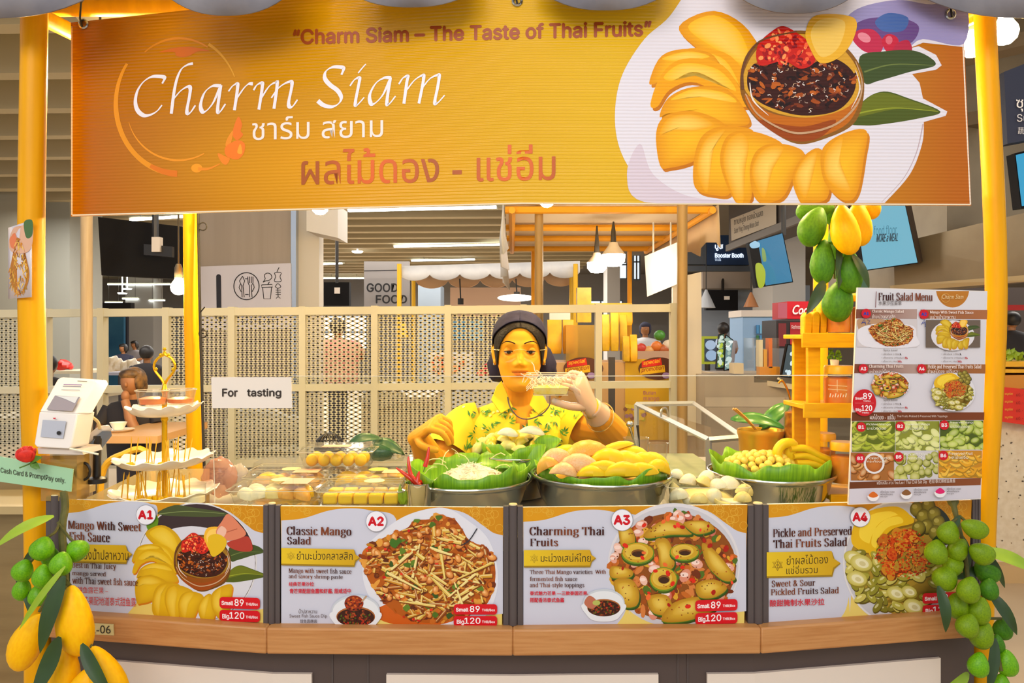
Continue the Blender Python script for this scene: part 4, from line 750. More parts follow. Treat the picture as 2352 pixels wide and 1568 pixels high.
# ---------------------------------------------------------------- three-tier tasting stand
TX = (378-CX)/F*1.79; TY = 1.79
ts = thing('tiered_stand', 'three-tier white serving stand with scalloped plates and gold centre rod', 'stand', (TX, TY, TOP))
def tray(z, r, dz, lab=None, tilt=0):
    wob = lambda i, t: (0, 0) if i < 3 else ((.004*cos(13*t))*(i-2)/3, (.0035*cos(13*t+.5))*(i-2)/3)
    k = MB(); k.lathe([(.004, 0), (r*.45, .0), (r*.7, .004), (r*.85, .011), (r*.95, .02), (r, .025), (r*.985, .0265), (r*.93, .022), (r*.83, .0135), (r*.68, .007), (r*.4, .0035), (.004, .0035)], (TX, TY, z), 78, rotm(0, tilt, 0), lambda i, t: wob(min(i, 11-i) if i < 6 else 11-i, t)); return k.build('plate', PORC, ts)
ZB, ZM, ZT = 1.003, 1.082, 1.205
tray(ZB, .122, 0); tray(ZM, .113, 0, tilt=-.03); tray(ZT, .085, 0, tilt=-.04)
k = MB(); k.lathe([(.055, 0), (.05, .006), (.012, .012), (.008, .02)], (TX, TY, TOP), 24); k.lathe([(.0065, .02), (.0065, .1), (.009, .106), (.0065, .112), (.0065, .222), (.009, .228), (.006, .235), (.006, .29), (.009, .295), (.006, .303), (.004, .312)], (TX, TY, TOP), 14); k.build('rod', GOLD, ts)
hz = TOP+.312; k = MB(); hp = [(0, 0), (-.007, .012), (-.023, .033), (-.025, .048), (-.017, .062), (-.005, .07), (0, .074)]
for s in (-1, 1): k.tube(cat([(TX+s*x, TY, hz+z) for x, z in hp], 5), [.0035]*5+[.003]*20+[.004]*6, 8)
for x, z in ((0, .076), (-.009, .071), (.009, .071), (-.021, .036), (.021, .036), (0, .085)): k.ell((TX+x, TY, hz+z), .0045, None, 8, 6)
k.build('handle', GOLD, ts)
PICK = proto(MB().tube([(0, 0, 0), (0, 0, .004), (0, 0, .058), (0, 0, .065)], [.0002, .0013, .0013, .0004], 6), 'toothpick', mat('bamboo_pick', 'e8b024', rough=.5))
CUBE = proto(MB().cbox((0, 0, 0), (.016, .012, .009)), 'mango_cube', MANGO, bevel=.002)
R = random.Random(12)
def pickset(z, spots, lab, gl, fl):
    for i, (dx, dy) in enumerate(spots):
        p = (TX+dx, TY+dy, z)
        tag(inst(PICK, 'toothpick', None, (p[0], p[1], z+.004), (R.uniform(-.22, .22), R.uniform(-.16, .16), 0), R.uniform(.9, 1.1)), lab, 'toothpick', gl)
        if i % 3 == 0: tag(inst(CUBE, 'mango_piece', None, (p[0], p[1], z+.0062), (0, R.uniform(-.2, .2), R.uniform(0, 3)), R.uniform(.8, 1.2)), fl, 'fruit', fl)
pickset(ZM+.006, [(-.068, -.03), (-.05, -.045), (-.028, -.03), (-.022, -.036), (-.016, -.05), (-.012, -.03), (.014, -.04), (.02, -.03), (.024, -.048), (.03, -.035), (.034, -.05), (.037, -.03), (.045, -.045), (.05, -.036), (.064, -.04), (.068, -.03), (.03, -.02), (-.02, -.02)],
        'thin bamboo toothpick stuck in mango on the middle plate of the tiered stand', 'toothpicks on the middle plate', 'small mango piece on the middle plate of the tiered stand')
pickset(ZB+.006, [(-.07+.0045*i+R.uniform(-.003, .003), -.055+R.uniform(-.02, .03)) for i in range(33)],
        'thin bamboo toothpick standing on the bottom plate of the tiered stand', 'toothpicks on the bottom plate', 'small mango piece on the bottom plate of the tiered stand')
DIPM = mat('orange_dip', 'ee6a14', rough=.3, var='f08a30', vscale=60)
EDGE = glass('acrylic_edge', 'ffffff', 1.5, .1, 'f4ead0', .55)
def cup(name, label, px, py, Y, rt, rb, h, mt=None, group=None, fill=None, ft=.5, cat_='cup', lid=None):
    c = at(px, py, Y); t = thing(name, label, cat_, c, group); k = MB()
    k.lathe([(0, 0), (rb, 0), (rb*1.02, .002), (rt, h), (rt*1.06, h+.001), (rt*1.06, h+.003), (rt*.97, h+.002), (rb*.95, .004)], c, 28); k.build('cup_wall', mt or CLEAR, t)
    if not mt: k = MB(); k.tube([c+Vector((rt*1.05*cos(q*pi/12), rt*1.05*sin(q*pi/12), h+.002)) for q in range(25)], .0011, 5); k.build('rim', EDGE, t)
    if fill: k = MB(); q = rb+(rt-rb)*ft; k.lathe([(0, .004), (rb*.93, .004), (q*.93, h*ft), (q*.5, h*ft+.004), (0, h*ft+.002)], c, 20); k.build('filling', fill, t)
    return t
cup('plastic_cup', 'small clear cup of orange dip at left on the stand top plate', 350, 931, 1.75, .036, .029, .034, None, 'dip cups on the tiered stand', DIPM, .5)
cup('plastic_cup', 'small clear cup of orange dip tilted at right on the stand top plate', 414, 928, 1.80, .036, .029, .034, None, 'dip cups on the tiered stand', DIPM, .4)
cup('glass_jar', 'little clear glass jar with a gold rim on the bottom plate of the tiered stand', 448, 1156, 1.745, .024, .024, .045, GLASSM, None, CREAM, .4, 'jar')
# ---------------------------------------------------------------- card terminal, bracket and sign at left
hb = thing('terminal_holder', 'clear holder box with dark cable behind the green payment sign', 'holder', at(135, 1160, 1.66))
k = MB()
k.rectpx(94, 1046, 176, 1150, 1.635, .05); k.build('box', glass('amber_acrylic', 'e8d29a', 1.4, .05, 'c9a860', .45), hb)
k = MB(); k.quadpx([(86, 1028), (186, 1032), (192, 1044), (88, 1042)], 1.60, .075); k.build('shelf', mat('pale_plastic', 'd8ccc0', rough=.4), hb)
k = MB(); k.tube([at(222, 1098, 1.70), at(224, 1000, 1.70)], .009, 10); k.lathe([(0, 0), (.022, 0), (.022, .01), (.01, .014), (0, .014)], at(222, 1108, 1.70), 18); k.build('pole', BLACK, hb)
k = MB()
for i in range(5): k.tube([at(190+17*cos(t*pi/8+i), 1082+20*sin(t*pi/8+i), 1.68-.004*i) for t in range(15)], .003, 6)
k.build('cable', BLACK, hb)
tm = thing('card_terminal', 'white card payment terminal with a small screen and scanner window', 'card reader', at(125, 1030, 1.61))
TWM = mat('white_plastic', 'efe6dc', rough=.35)
k = MB(); A = [(140, 866), (214, 871), (219, 880), (178, 950), (90, 945), (132, 870)]; Ys = [1.68, 1.68, 1.675, 1.605, 1.605, 1.675]
k.prism([at(x, y, d) for (x, y), d in zip(A, Ys)], (.012, .035, -.004)); B = [(90, 945), (178, 950), (164, 1026), (158, 1031), (84, 1027), (78, 1020)]; k.prism([at(x, y, d) for (x, y), d in zip(B, [1.605, 1.605, 1.592, 1.59, 1.59, 1.592])], (.01, .05, 0)); k.build('body', TWM, tm, bevel=.004)
def tq(q, Y0, col, name, m=PAINTED, z=.0):
    k = MB(col); k.add([at(x, y, d) for (x, y), d in zip(q, Y0)], [(0, 1, 2, 3)]); return k.build(name, m, tm, smooth=False)
def yy(y): return 1.605+(945-y)/78*.073-.0045
tq([(126, 908), (184, 911), (166, 944), (107, 940)], [yy(908), yy(911), yy(944), yy(940)], '9a8f96', 'screen', mat('grey_screen', '8f8890', rough=.12)); tq([(130, 909), (180, 911), (172, 926), (150, 916)], [yy(909)-.0006, yy(911)-.0006, yy(926)-.0006, yy(916)-.0006], 'c9cdd2', 'screen_glare'.replace('glare', 'picture'))  # second quad: pale wedge painted on the screen as its glare
tq([(98, 964), (152, 967), (145, 1007), (93, 1003)], [1.5975, 1.5975, 1.592, 1.592], 'b9b9c0', 'scanner_window', mat('frosted_window', 'b6b8c2', rough=.3))
k = MB(); c = at(135, 994, 1.590); k.lathe([(0, -.001), (.0042, -.001), (.0042, .001), (0, .001)], c, 16, rotm(pi/2)); k.build('scanner_eye', BLACK, tm)
tq([(121, 959), (129, 959), (127, 962), (123, 962)], [1.597]*4, 'd02a3c', 'indicator')
for i, (x0, y0, x1) in enumerate(((146, 882, 188), (144, 886, 186), (178, 874, 200), (141, 894, 183))): tq([(x0, y0), (x1, y0+1), (x1, y0+2.6), (x0, y0+1.6)], [yy(y0)]*4, ['8a5a9a', '7a7a8a', '8a7a5a', 'b8b0a8'][i], 'printed_line')
cr = thing('card_reader', 'cream handheld reader leaning on its stand behind the white terminal', 'card reader', at(205, 1040, 1.69))
k = MB(); k.prism([at(181, 1014, 1.68), at(226, 977, 1.69), at(236, 990, 1.70), at(192, 1032, 1.69)], (.008, .03, 0)); k.build('body', TWM, cr, bevel=.003)
k = MB(); k.prism([at(196, 1030, 1.685), at(234, 990, 1.695), at(236, 1000, 1.70), at(206, 1038, 1.69)], (.006, .028, -.004)); k.build('sleeve', mat('blue_grey_plastic', '6a7890', rough=.5), cr)
k = MB(); k.tube(cat([at(192, 947, 1.66), at(222, 965, 1.68), at(228, 980, 1.69), at(229, 985, 1.69)], 4), .0035, 7); k.build('cord', mat('cream_cord', 'd8c08a', rough=.5), cr)
k = MB(); k.tube([at(160, 1030, 1.585), at(226, 1043, 1.60)], .0022, 7); single(k, 'stylus', mat('pen_white', 'e9e2c8', rough=.3), 'thin cream stylus lying under the white card terminal', 'pen')
sg = thing('payment_sign', 'pale green sign reading Cash Card & PromptPay only', 'sign', at(80, 1115, 1.62))
k = MB(); SQ = [(-14, 1046), (168, 1077), (163, 1129), (-14, 1104)]; k.quadpx(SQ, 1.622, .003); k.build('board', mat('mint_card', 'a3cfa6', rough=.5), sg)
p = Pr(lambda x: 1.6215); p.text('Cash Card & PromptPay only.', 1, 1073, 150, 1088, '4a5040', .165, 0, .4); p.build('lettering', sg)
rs = thing('rose', 'red artificial rose with green leaves on top of the green sign', 'flower', at(64, 1085, 1.60))
RED = mat('red_petal', 'e8301c', rough=.5, var='c81e14', vscale=60); k = MB(); R = random.Random(8)
rc = at(62, 1040, 1.595)
for i in range(11):
    a = i*2.4; rr = .005+.0014*i; c = rc+Vector((rr*.75*cos(a), rr*.6*sin(a), .004-.0009*i)); k.ell(c, (.011+.0006*i, .004, .012+.0003*i), rotm(.25, 0, a+pi/2), 10, 7)
k.build('bloom', RED, rs)
k = MB(); k.tube(cat([rc+Vector((0, 0, -.012)), at(72, 1062, 1.60), at(45, 1074, 1.60)], 5), .0016, 6); k.build('stem', mat('flower_green', '4f7a1c', rough=.5), rs)
for a, b, w in (((70, 1058), (97, 1050), 20), ((72, 1060), (92, 1076), 20), ((75, 1056), (84, 1078), 16)): k = MB(); k.leaf(at(*a, 1.598), at(*b, 1.59), w/F*1.6, (0, -1, .3), .1); k.build('leaf', MATS['flower_green'], rs)
# dish photo stuck on the left pole
pc = thing('photo_card', 'dish photo card of golden noodles-like mango salad taped to the left pole'.replace('noodles-like ', ''), 'picture', at(48, 686, 1.66))
YC = lambda x: 1.664+max(0, (45-x))*.0006
k = MB(); k.grid([[at(x, 523-(x-19)*.33, YC(x)) for x in range(19, 77, 6)], [at(x, 686-(x-19)*.07, YC(x)) for x in range(19, 77, 6)]]); k.build('card', mat('photo_paper', 'd9cdd0', rough=.3), pc, solid=.0006)
p = Pr(lambda x: YC(x)-.0008); R = random.Random(6)
p.blob([(20, 560), (30, 525), (50, 518), (74, 510), (74, 560), (60, 580), (30, 580)], 'd8a88a'); p.blob([(55, 510), (74, 506), (74, 540), (60, 545)], '4a6a3c'); p.blob([(22, 550), (34, 535), (40, 560), (28, 572)], 'e07a4a')
PL = cat([(40, 545), (52, 560), (62, 600), (67, 630), (60, 660), (42, 678), (30, 662), (22, 630), (28, 590), (35, 560)], 4, True); p.poly(PL, 'b5701a')
for x, y in scat(PL, 90, R): a = R.uniform(.9, 2.3); p.stroke([(x, y), (x+10*cos(a), y+12*sin(a))], [2.5, 1.5], R.choice(['e0a83a', 'c98020', 'd8962c', '8a4a10', 'ecc058', 'a8781c']))
p.build('picture', pc)
# ---------------------------------------------------------------- guard and tasting sign
ga = thing('sneeze_guard', 'clear acrylic guard standing along the counter front before the bowls', 'guard', at(1220, 1160, 1.60))
k = MB(); GY = lambda x: CT(x)+.034
a_, b_ = at(672, HY, GY(672)), at(1955, HY, GY(1955)); mid = at(1200, HY, GY(1200))
zt = zpx(864, GY(1200))
k.add([(a_.x, a_.y, TOP), (mid.x, mid.y, TOP), (b_.x, b_.y, TOP), (b_.x, b_.y, zt), (mid.x, mid.y, zt), (a_.x, a_.y, zt)], [(0, 1, 4, 5), (1, 2, 3, 4)]); k.build('pane', ACRYL, ga, smooth=False)
k = MB(); EDGE = glass('acrylic_edge', 'ffffff', 1.5, .1, 'f4ead0', .55); k.tube([(a_.x, a_.y, zt), (mid.x, mid.y, zt), (b_.x, b_.y, zt)], .0011, 6); k.build('top_edge', EDGE, ga)
sn = thing('tasting_sign', 'white paper sign reading For tasting on a clear acrylic stand', 'sign', at(578, 1160, 1.63))
k = MB(); k.quadpx([(486, 866), (669, 866), (676, 1165), (494, 1165)], 1.632, .0); k.f = k.f[:1]; k.c = k.c[:1]; k.m = k.m[:1]; k.build('acrylic_stand', ACRYL, sn, smooth=False)
k = MB(); k.tube([at(487, 900, 1.632), at(494, 1165, 1.632)], .001, 6); k.build('edge', EDGE, sn)
k = MB(); k.quadpx([(485, 866), (669, 866), (671, 937), (487, 937)], 1.629, .0012); k.build('paper', mat('paper', 'e9ddcf', rough=.7), sn)
p = Pr(lambda x: 1.6285); p.text('For', 510, 892, 546, 911, '3a3028', 0, 0, 1.6); p.text('tasting', 567, 892, 646, 915, '3a3028', 0, 0, 1.6); p.build('lettering', sn)
# ---------------------------------------------------------------- clear boxes of fruit
def fbox(label, px, Yf, z0, w, d, h, lid=True, sticker=None, seal=None, rz=0):
    x = (px-CX)/F*Yf; c = Vector((x, Yf+d/2, z0)); t = thing('fruit_box', label, 'box', c, 'clear plastic boxes of fruit')
    def ring(s, z, r=.012):
        P = []
        for sx, sy, a0 in ((1, -1, -pi/2), (1, 1, 0), (-1, 1, pi/2), (-1, -1, pi)):
            for i in range(4): a = a0+pi/2*i/3; P.append(c+Vector((sx*(w/2*s-r)+r*cos(a), sy*(d/2*s-r)+r*sin(a), z)))
        return P
    k = MB(); k.loft([ring(.84, 0), ring(.9, h*.5), ring(.97, h*.74), ring(1.0, h*.75), ring(1, h*.78)], cap=False); k.add(ring(.84, 0), [tuple(range(16))]); k.build('tray', CLEAR, t); k = MB(); k.tube(ring(1.0, h*.775)+ring(1.0, h*.775)[:1], .0011, 5, False); k.build('rim', EDGE, t)
    if lid:
        k = MB(); k.loft([ring(1.01, h*.77), ring(1.01, h*.8), ring(.93, h*.82), ring(.88, h)], cap=False); k.add(ring(.88, h), [tuple(range(16))]); k.build('lid', CLEAR, t)
    for col, (u0, u1, v0, v1) in sticker or ():
        k = MB(); A = lambda u, v: c+Vector(((u-.5)*w*.86, (v-.5)*d*.86, h+.0008)); k.add([A(u0, v0), A(u1, v0), A(u1, v1), A(u0, v1)], [(0, 1, 2, 3)]); k.build('sticker', mat('sticker_'+col, col, rough=.5), t, smooth=False)
    for col, u, v in seal or ():
        k = MB(); q = c+Vector(((u-.5)*w*.86, (v-.5)*d*.86, h+.0006)); k.lathe([(0, 0), (.024, 0)], q, 20); k.build('label_disc', mat('disc_'+col, col, rough=.5), t, smooth=False)
    return c
def fn_w(p): return Vector((p.x, p.y*(1-.25*p.x*p.x)*(1+.15*p.x), (p.z*1.15 if p.z > 0 else p.z*.35)+.45-.55*p.x*p.x*(1-.2*p.x)-.12*p.y*p.y))
WEDGE = {k: proto(MB().ell((0, 0, 0), 1, None, 12, 8, fn=fn_w), 'wedge_'+k, m) for k, m in (('mango', MANGO), ('pale', PALEM), ('cream', CREAM), ('orange', ORANGEM), ('blush', PINKM))}
BALL = {k: proto(MB().ell((0, 0, 0), 1, None, 16, 10), 'ball_'+k, m) for k, m in (('mango', MANGO), ('cream', CREAM))}
R = random.Random(21)
def fill(c, w, d, z, n, kinds, sz, label, grp, lay=1, name='fruit_piece', flat=.6):
    nx = max(1, round(math.sqrt(n*w/d))); ny = max(1, math.ceil(n/nx))
    for i in range(n):
        x = c.x+((i % nx+.5)/nx-.5)*w*.78; y = c.y+((i//nx+.5)/ny-.5)*d*.74; s = sz*R.uniform(.85, 1.15)
        tag(inst(R.choice(kinds), name, None, (x, y, z+sz*flat*.95), (R.uniform(-.3, .3), R.uniform(-.3, .3), R.uniform(-.6, .6)), (s*1.35, s*.9, s*flat)), label, 'fruit', grp)
ZL = [TOP, TOP+.046, TOP+.092]
bx = []
c = fbox('clear lidded box at the bottom of the front left stack, under the mixed mango box', 618, 1.645, ZL[0], .195, .13, .045)
fill(c, .195, .13, ZL[0]+.002, 6, [WEDGE['orange'], WEDGE['mango']], .026, 'mango wedge in the lowest front left box', 'fruit in the lowest front left box')
c = fbox('clear lidded box of white and orange mango with pink sticker, frontmost at left', 618, 1.645, ZL[1], .2, .135, .048, True, [('f0a894', (.6, .95, .15, .75))], [('f3dba0', .52, .62)])
for i, (u, v, kk) in enumerate(((-.4, -.3, 'cream'), (-.2, -.32, 'cream'), (-.03, -.3, 'pale'), (.15, -.3, 'orange'), (.38, -.3, 'orange'), (-.35, .1, 'cream'), (-.1, .1, 'pale'), (.15, .1, 'orange'), (.35, .12, 'mango'), (0, .32, 'mango'))):
    tag(inst(WEDGE[kk], 'fruit_piece', None, (c.x+u*.16, c.y+v*.11, ZL[1]+.0165), (.2, R.uniform(-.3, .3), R.uniform(-.5, .5)), (.026, .017, .015)), ('white' if kk in ('cream', 'pale') else 'orange')+' mango chunk in the front left box with the pink sticker', 'fruit', 'fruit in the front left box')
for z, lb in ((ZL[0], 'clear lidded box hidden low in the second stack from the left'), (ZL[1], 'clear lidded box of yellow mango slices with a salmon sticker, behind the front left box')):
    c = fbox(lb, 645, 1.80, z, .2, .125, .046, True, [('f2ae8c', (.62, .98, .1, .6))] if z > TOP else None, [('f0d690', .52, .62)] if z > TOP else None)
    fill(c, .2, .125, z+.002, 8, [WEDGE['mango'], WEDGE['orange']], .022, 'yellow mango slice in the box behind the front left one' if z > TOP else 'mango slice low in the second stack', 'fruit in the second stack' if z > TOP else 'fruit low in the second stack')
for z, lb in ((ZL[0], 'clear lidded box under the box of pale mango blocks'), (ZL[1], 'clear lidded box of pale mango blocks, just left of the leaf-lined shredded bowl')):
    c = fbox(lb, 824, 1.645, z, .2, .13, .046, True, None, [('f1dc98', .62, .6)] if z > TOP else None)
    if z > TOP:
        for i in range(10): tag(inst(CUBE, 'fruit_piece', None, (c.x-.07+.0345*(i % 5), c.y-.033+.055*(i//5), z+.0155), (0, 0, R.uniform(-.15, .15)), (2.0, 2.6, 2.6)), 'pale cut mango block in the box left of the shredded bowl', 'fruit', 'pale mango blocks')
    else: fill(c, .2, .13, z+.002, 6, [WEDGE['pale']], .025, 'pale mango slice low in the right stack', 'fruit low in the right stack')
for z, lb in ((ZL[0], 'clear lidded box low behind the pale mango block box'), (ZL[1], 'clear lidded box of bright yellow mango, thin pink sticker, behind the pale blocks')):
    c = fbox(lb, 838, 1.80, z, .2, .125, .046, True, [('efb07c', (.72, .98, .05, .5))] if z > TOP else None, [('f0d23a', .62, .55)] if z > TOP else None)
    fill(c, .2, .125, z+.002, 8, [WEDGE['mango']], .023, 'bright yellow mango slice in the box behind the pale blocks' if z > TOP else 'yellow mango slice low behind the pale blocks', 'fruit behind the pale blocks' if z > TOP else 'fruit low behind the pale blocks')
c = fbox('clear lidded box of round yellow fruit, topmost of the boxes', 766, 1.855, ZL[2]+.002, .192, .11, .054, True, [('f2a67e', (.3, .72, .05, .45))])
for i in range(10): tag(inst(BALL['mango'], 'yellow_fruit', None, (c.x-.062+.031*(i % 5), c.y-.025+.045*(i//5), ZL[2]+.0205), (0, 0, 0), (.0155, .0155, .016)), 'round yellow fruit in the topmost clear box', 'fruit', 'round yellow fruit')
c = fbox('clear lidded box half hidden behind the left stacks', 655, 1.935, ZL[0], .2, .12, .095); fill(c, .2, .12, TOP+.003, 6, [WEDGE['orange']], .026, 'orange mango slice in the half hidden back box', 'fruit in the half hidden back box')
c = fbox('clear lidded box behind the bright yellow box, next to the dark leaves', 880, 1.935, ZL[0], .18, .12, .1); fill(c, .18, .12, TOP+.003, 6, [WEDGE['mango']], .026, 'yellow mango slice in the back box by the dark leaves', 'fruit in the back box by the leaves')
# open tray of white fruit halves
c = fbox('open clear tray heaped with white pickled fruit halves, right of the middle bowl', 1630, 1.655, TOP, .19, .135, .115, False)
for i, (x, y, s, kk, rz) in enumerate(((1555, 1120, 1.1, 'pale', .9), (1560, 1142, 1.0, 'cream', -.4), (1580, 1108, 1, 'cream', .3), (1590, 1140, 1.15, 'cream', .1), (1612, 1115, 1.1, 'pale', 1.0), (1622, 1100, 1, 'cream', .5), (1640, 1140, .85, 'ball', 0), (1650, 1120, 1, 'cream', -.6), (1672, 1118, 1.2, 'cream', -.25), (1680, 1145, 1.15, 'cream', 0), (1708, 1132, 1, 'pale', .4), (1705, 1148, .9, 'pale', 0), (1570, 1090, 1, 'pale', .7), (1605, 1150, .9, 'pale', 0), (1552, 1095, .9, 'cream', .3), (1660, 1150, .9, 'pale', .3))):
    Yv = 1.665+max(0, (1150-y))*.0022; me = BALL['cream'] if kk == 'ball' else WEDGE[kk]
    tag(inst(me, 'fruit_half', None, at(x, y, Yv), (.35+(pi*.9 if i % 3 == 0 else 0), rz*.6, rz), (.024*s, .017*s, .0145*s) if kk != 'ball' else (.019, .019, .019)), 'white pickled fruit half in the open tray right of the middle bowl' if kk != 'ball' else 'round white fruit in the open tray right of the middle bowl', 'fruit', 'white fruit in the open tray')
k = MB(); k.ell((c.x, c.y, TOP+.045), (.078, .05, .03), None, 20, 8); tag(k.build('fruit_bed', PALEM, None, origin=Vector((c.x, c.y, TOP))), 'pale fruit packed under the white halves in the open tray', 'food', None, 'stuff')
fbox('empty clear tray behind the white fruit halves', 1592, 1.80, TOP, .11, .1, .085, False)
# ---------------------------------------------------------------- leaf-lined steel bowls and their fruit
BOWLM = mat('bowl_steel', 'dcd8c8', rough=.09, metal=1)
def bowl(label, px, Yc, r, z, liner, seed=0, mt=None, group='leaf-lined steel bowls', nm='steel_bowl', leaf_h=.028, zb=None):
    x = (px-CX)/F*Yc; zb = TOP if zb is None else zb; h = z-zb; c = Vector((x, Yc, zb)); t = thing(nm, label, 'bowl', c, group)
    if nm == 'steel_bowl': k = MB(); k.tube([c+Vector((r*1.0*cos(q*pi/36), r*1.0*sin(q*pi/36), h)) for q in range(73)], .0035, 8); k.build('rim', STEEL, t)
    k = MB(); k.lathe([(0, 0), (r*.62, 0), (r*.72, .004), (r*.88, h*.45), (r*.95, h*.86), (r*.97, h*.9), (r, h*.93), (r*1.01, h*.97), (r, h), (r*.965, h*.985), (r*.93, h*.88), (r*.86, h*.45), (r*.7, .008), (0, .006)], c, 64); k.build('shell', mt or BOWLM, t)
    if liner:
        R = random.Random(seed); ph = [R.uniform(0, 6) for _ in range(4)]
        def wob(i, a):
            if i < 2: return (0, 0)
            q = sin(7*a+ph[0])*.5+sin(11*a+ph[1])*.4+sin(17*a+ph[2])*.25; return (q*.007*(i-1)/3, q*.012*(i-1)/3+.006*sin(3*a+ph[3])*(i-1)/3)
        k = MB(); k.lathe([(.001, .014), (r*.68, .012), (r*.86, h*.6), (r*.93, h+leaf_h*.35), (r*.955, h+leaf_h)], c, 150, None, wob)
        lf = k.build('leaf_liner', LEAFM, None, solid=.0012, origin=c); lf.name = 'banana_leaf'; tag(lf, liner, 'leaf', 'banana leaves lining the bowls')
    return c
def heap(me, name, spots, label, grp, kind='fruit'):
    for px, py, Y, rot, sc in spots: tag(inst(me if not isinstance(me, (list, tuple)) else me[int(px*7+py) % len(me)], name, None, at(px, py, Y), rot, sc), label, kind, grp)
# left: shredded green mango
cL = bowl('steel bowl of shredded white mango lined with banana leaf, left of the three front bowls', 1075, 1.785, .152, 1.057, 'banana leaf lining the left bowl under the shredded mango', 3, leaf_h=.03)
R = random.Random(31); k = MB(); k.lathe([(.085, -.02), (.075, .004), (.05, .022), (.02, .034), (0, .036)], (cL.x+.012, cL.y-.01, 1.052), 28, None, lambda i, a: (.006*sin(5*a+i), .004*sin(7*a)))
for i in range(330):
    a = R.uniform(0, 2*pi); rr = .082*math.sqrt(R.random()); z = 1.052+.036*(1-(rr/.085)**1.4)+R.uniform(-.002, .005); b = R.uniform(0, 2*pi); L = R.uniform(.012, .028); p0 = Vector((cL.x+.012+rr*cos(a), cL.y-.01+rr*sin(a), z)); d = Vector((cos(b)*L, sin(b)*L, R.uniform(-.006, .012)))
    k.tube([p0-d/2, p0+Vector((0, 0, .003)), p0+d/2], .0009, 4)
tag(k.build('shredded_mango', mat('shredded_mango', 'f6ead2', rough=.5, var='f2d9b8', vscale=30), None, origin=Vector((cL.x, cL.y, 1.04))), 'heap of fine white shredded mango in the left bowl', 'food', None, 'stuff')
SHRED = proto(MB().tube([(-.02, 0, 0), (-.006, .002, .006), (.008, 0, .008), (.02, -.003, .002)], .0011, 5), 'shred', mat('pale_shred', 'eee0a0', rough=.5))
for i, (x, y, rz) in enumerate(((1000, 1062, .4), (1012, 1072, -.3), (1022, 1050, 1.2), (1045, 1040, .9), (1145, 1050, -.6), (1060, 1050, .2), (1155, 1075, .7), (990, 1080, .1))):
    tag(inst(SHRED, 'mango_shred', None, at(x, y, 1.76), (R.uniform(-.6, .6), R.uniform(-.9, .9), rz), R.uniform(.8, 1.3)), 'loose pale mango shred on the leaf of the left bowl', 'food', 'loose mango shreds')
CHILI = mat('red_chilli', 'e03210', rough=.22, spec=.6, var='d02408', vscale=20)
for i, (P, lb) in enumerate(((([(966, 1118), (945, 1100), (925, 1085), (910, 1074)]), 'red chilli curling to the left from the bundle by the left bowl'), ([(962, 1112), (945, 1092), (939, 1068), (938, 1048)], 'upright curved red chilli in the bundle by the left bowl'), ([(958, 1108), (960, 1095), (963, 1082)], 'short red chilli at right of the bundle by the left bowl'), ([(976, 1072), (982, 1050), (985, 1026)], 'straight red chilli standing in the leaf of the left bowl'))):
    Y = 1.66 if i < 3 else 1.70; t = thing('chilli', lb, 'chilli', at(*P[0], Y)); k = MB(); Q = cat([at(x, y, Y+.004*j) for j, (x, y) in enumerate(P)], 6); n = len(Q); k.tube(Q, [.0048*(1-(j/n)**2)+.0008 for j in range(n)], 9); k.build('pod', CHILI, t)
    k = MB(); q0, q1 = Vector(Q[0]), Vector(Q[1]); k.tube([q0, q0-(q1-q0).normalized()*.012], .0016, 6); k.build('stalk', mat('chilli_stalk', '5f7a1c', rough=.5), t)
cup('steel_cup', 'small steel cup holding the red chillies in front of the left bowl', 962, 1163, 1.655, .03, .026, .052, BOWLM, None, None, .5)
cup_leaf = MB(); R = random.Random(5)
for i in range(9): a = at(928+R.uniform(-8, 14), 1158, 1.66); cup_leaf.leaf(a, a+Vector((R.uniform(-.015, .015), -.005, R.uniform(.02, .05))), .012, (0, -1, .2), .15, n=5)
single(cup_leaf, 'lettuce_garnish', LEAFL, 'bunch of green lettuce leaf tips beside the left bowl', 'garnish', kind='stuff')
# middle: peeled mango pieces
cM = bowl('steel bowl of peeled mango pieces lined with banana leaf, middle of the front bowls', 1381, 1.79, .168, 1.068, 'banana leaf lining the middle bowl under peeled mango', 8, leaf_h=.02)
sl = lambda a, b, c: (a, b, c)
heap([WEDGE['blush'], WEDGE['orange'], WEDGE['blush']], 'mango_piece', [(1345, 1050, 1.76, (0, -.25, .1), sl(.058, .032, .026)), (1330, 1078, 1.69, (.2, .1, -.1), sl(.052, .026, .024)), (1275, 1062, 1.72, (.3, -.2, .3), sl(.042, .026, .022)), (1295, 1090, 1.67, (0, .2, 0), sl(.034, .022, .018)), (1260, 1075, 1.70, (0, -.4, 0), sl(.03, .02, .018))], 'blush orange peeled mango half in the middle bowl', 'blush mango halves')
heap(WEDGE['mango'], 'mango_piece', [(1400, 1060, 1.72, (0, .1, -.2), sl(.046, .026, .02)), (1440, 1066, 1.72, (.2, .15, -.3), sl(.05, .026, .02)), (1482, 1072, 1.73, (0, .3, .2), sl(.048, .026, .022)), (1390, 1082, 1.67, (.3, .1, .1), sl(.05, .02, .016)), (1430, 1088, 1.66, (.3, 0, .1), sl(.05, .022, .018)), (1470, 1090, 1.67, (.2, -.1, 0), sl(.044, .02, .018)), (1510, 1082, 1.70, (.1, .3, .4), sl(.034, .022, .018)), (1410, 1044, 1.80, (0, -.25, 0), sl(.046, .022, .016)), (1360, 1090, 1.66, (.2, 0, 0), sl(.036, .02, .014)), (1455, 1050, 1.79, (0, .2, .1), sl(.046, .024, .018)), (1300, 1048, 1.79, (0, -.2, 0), sl(.044, .022, .018)), (1500, 1062, 1.78, (0, .3, 0), sl(.04, .022, .016)), (1380, 1070, 1.75, (0, 0, .2), sl(.06, .05, .02))], 'smooth bright yellow peeled mango piece in the middle bowl', 'yellow mango pieces')
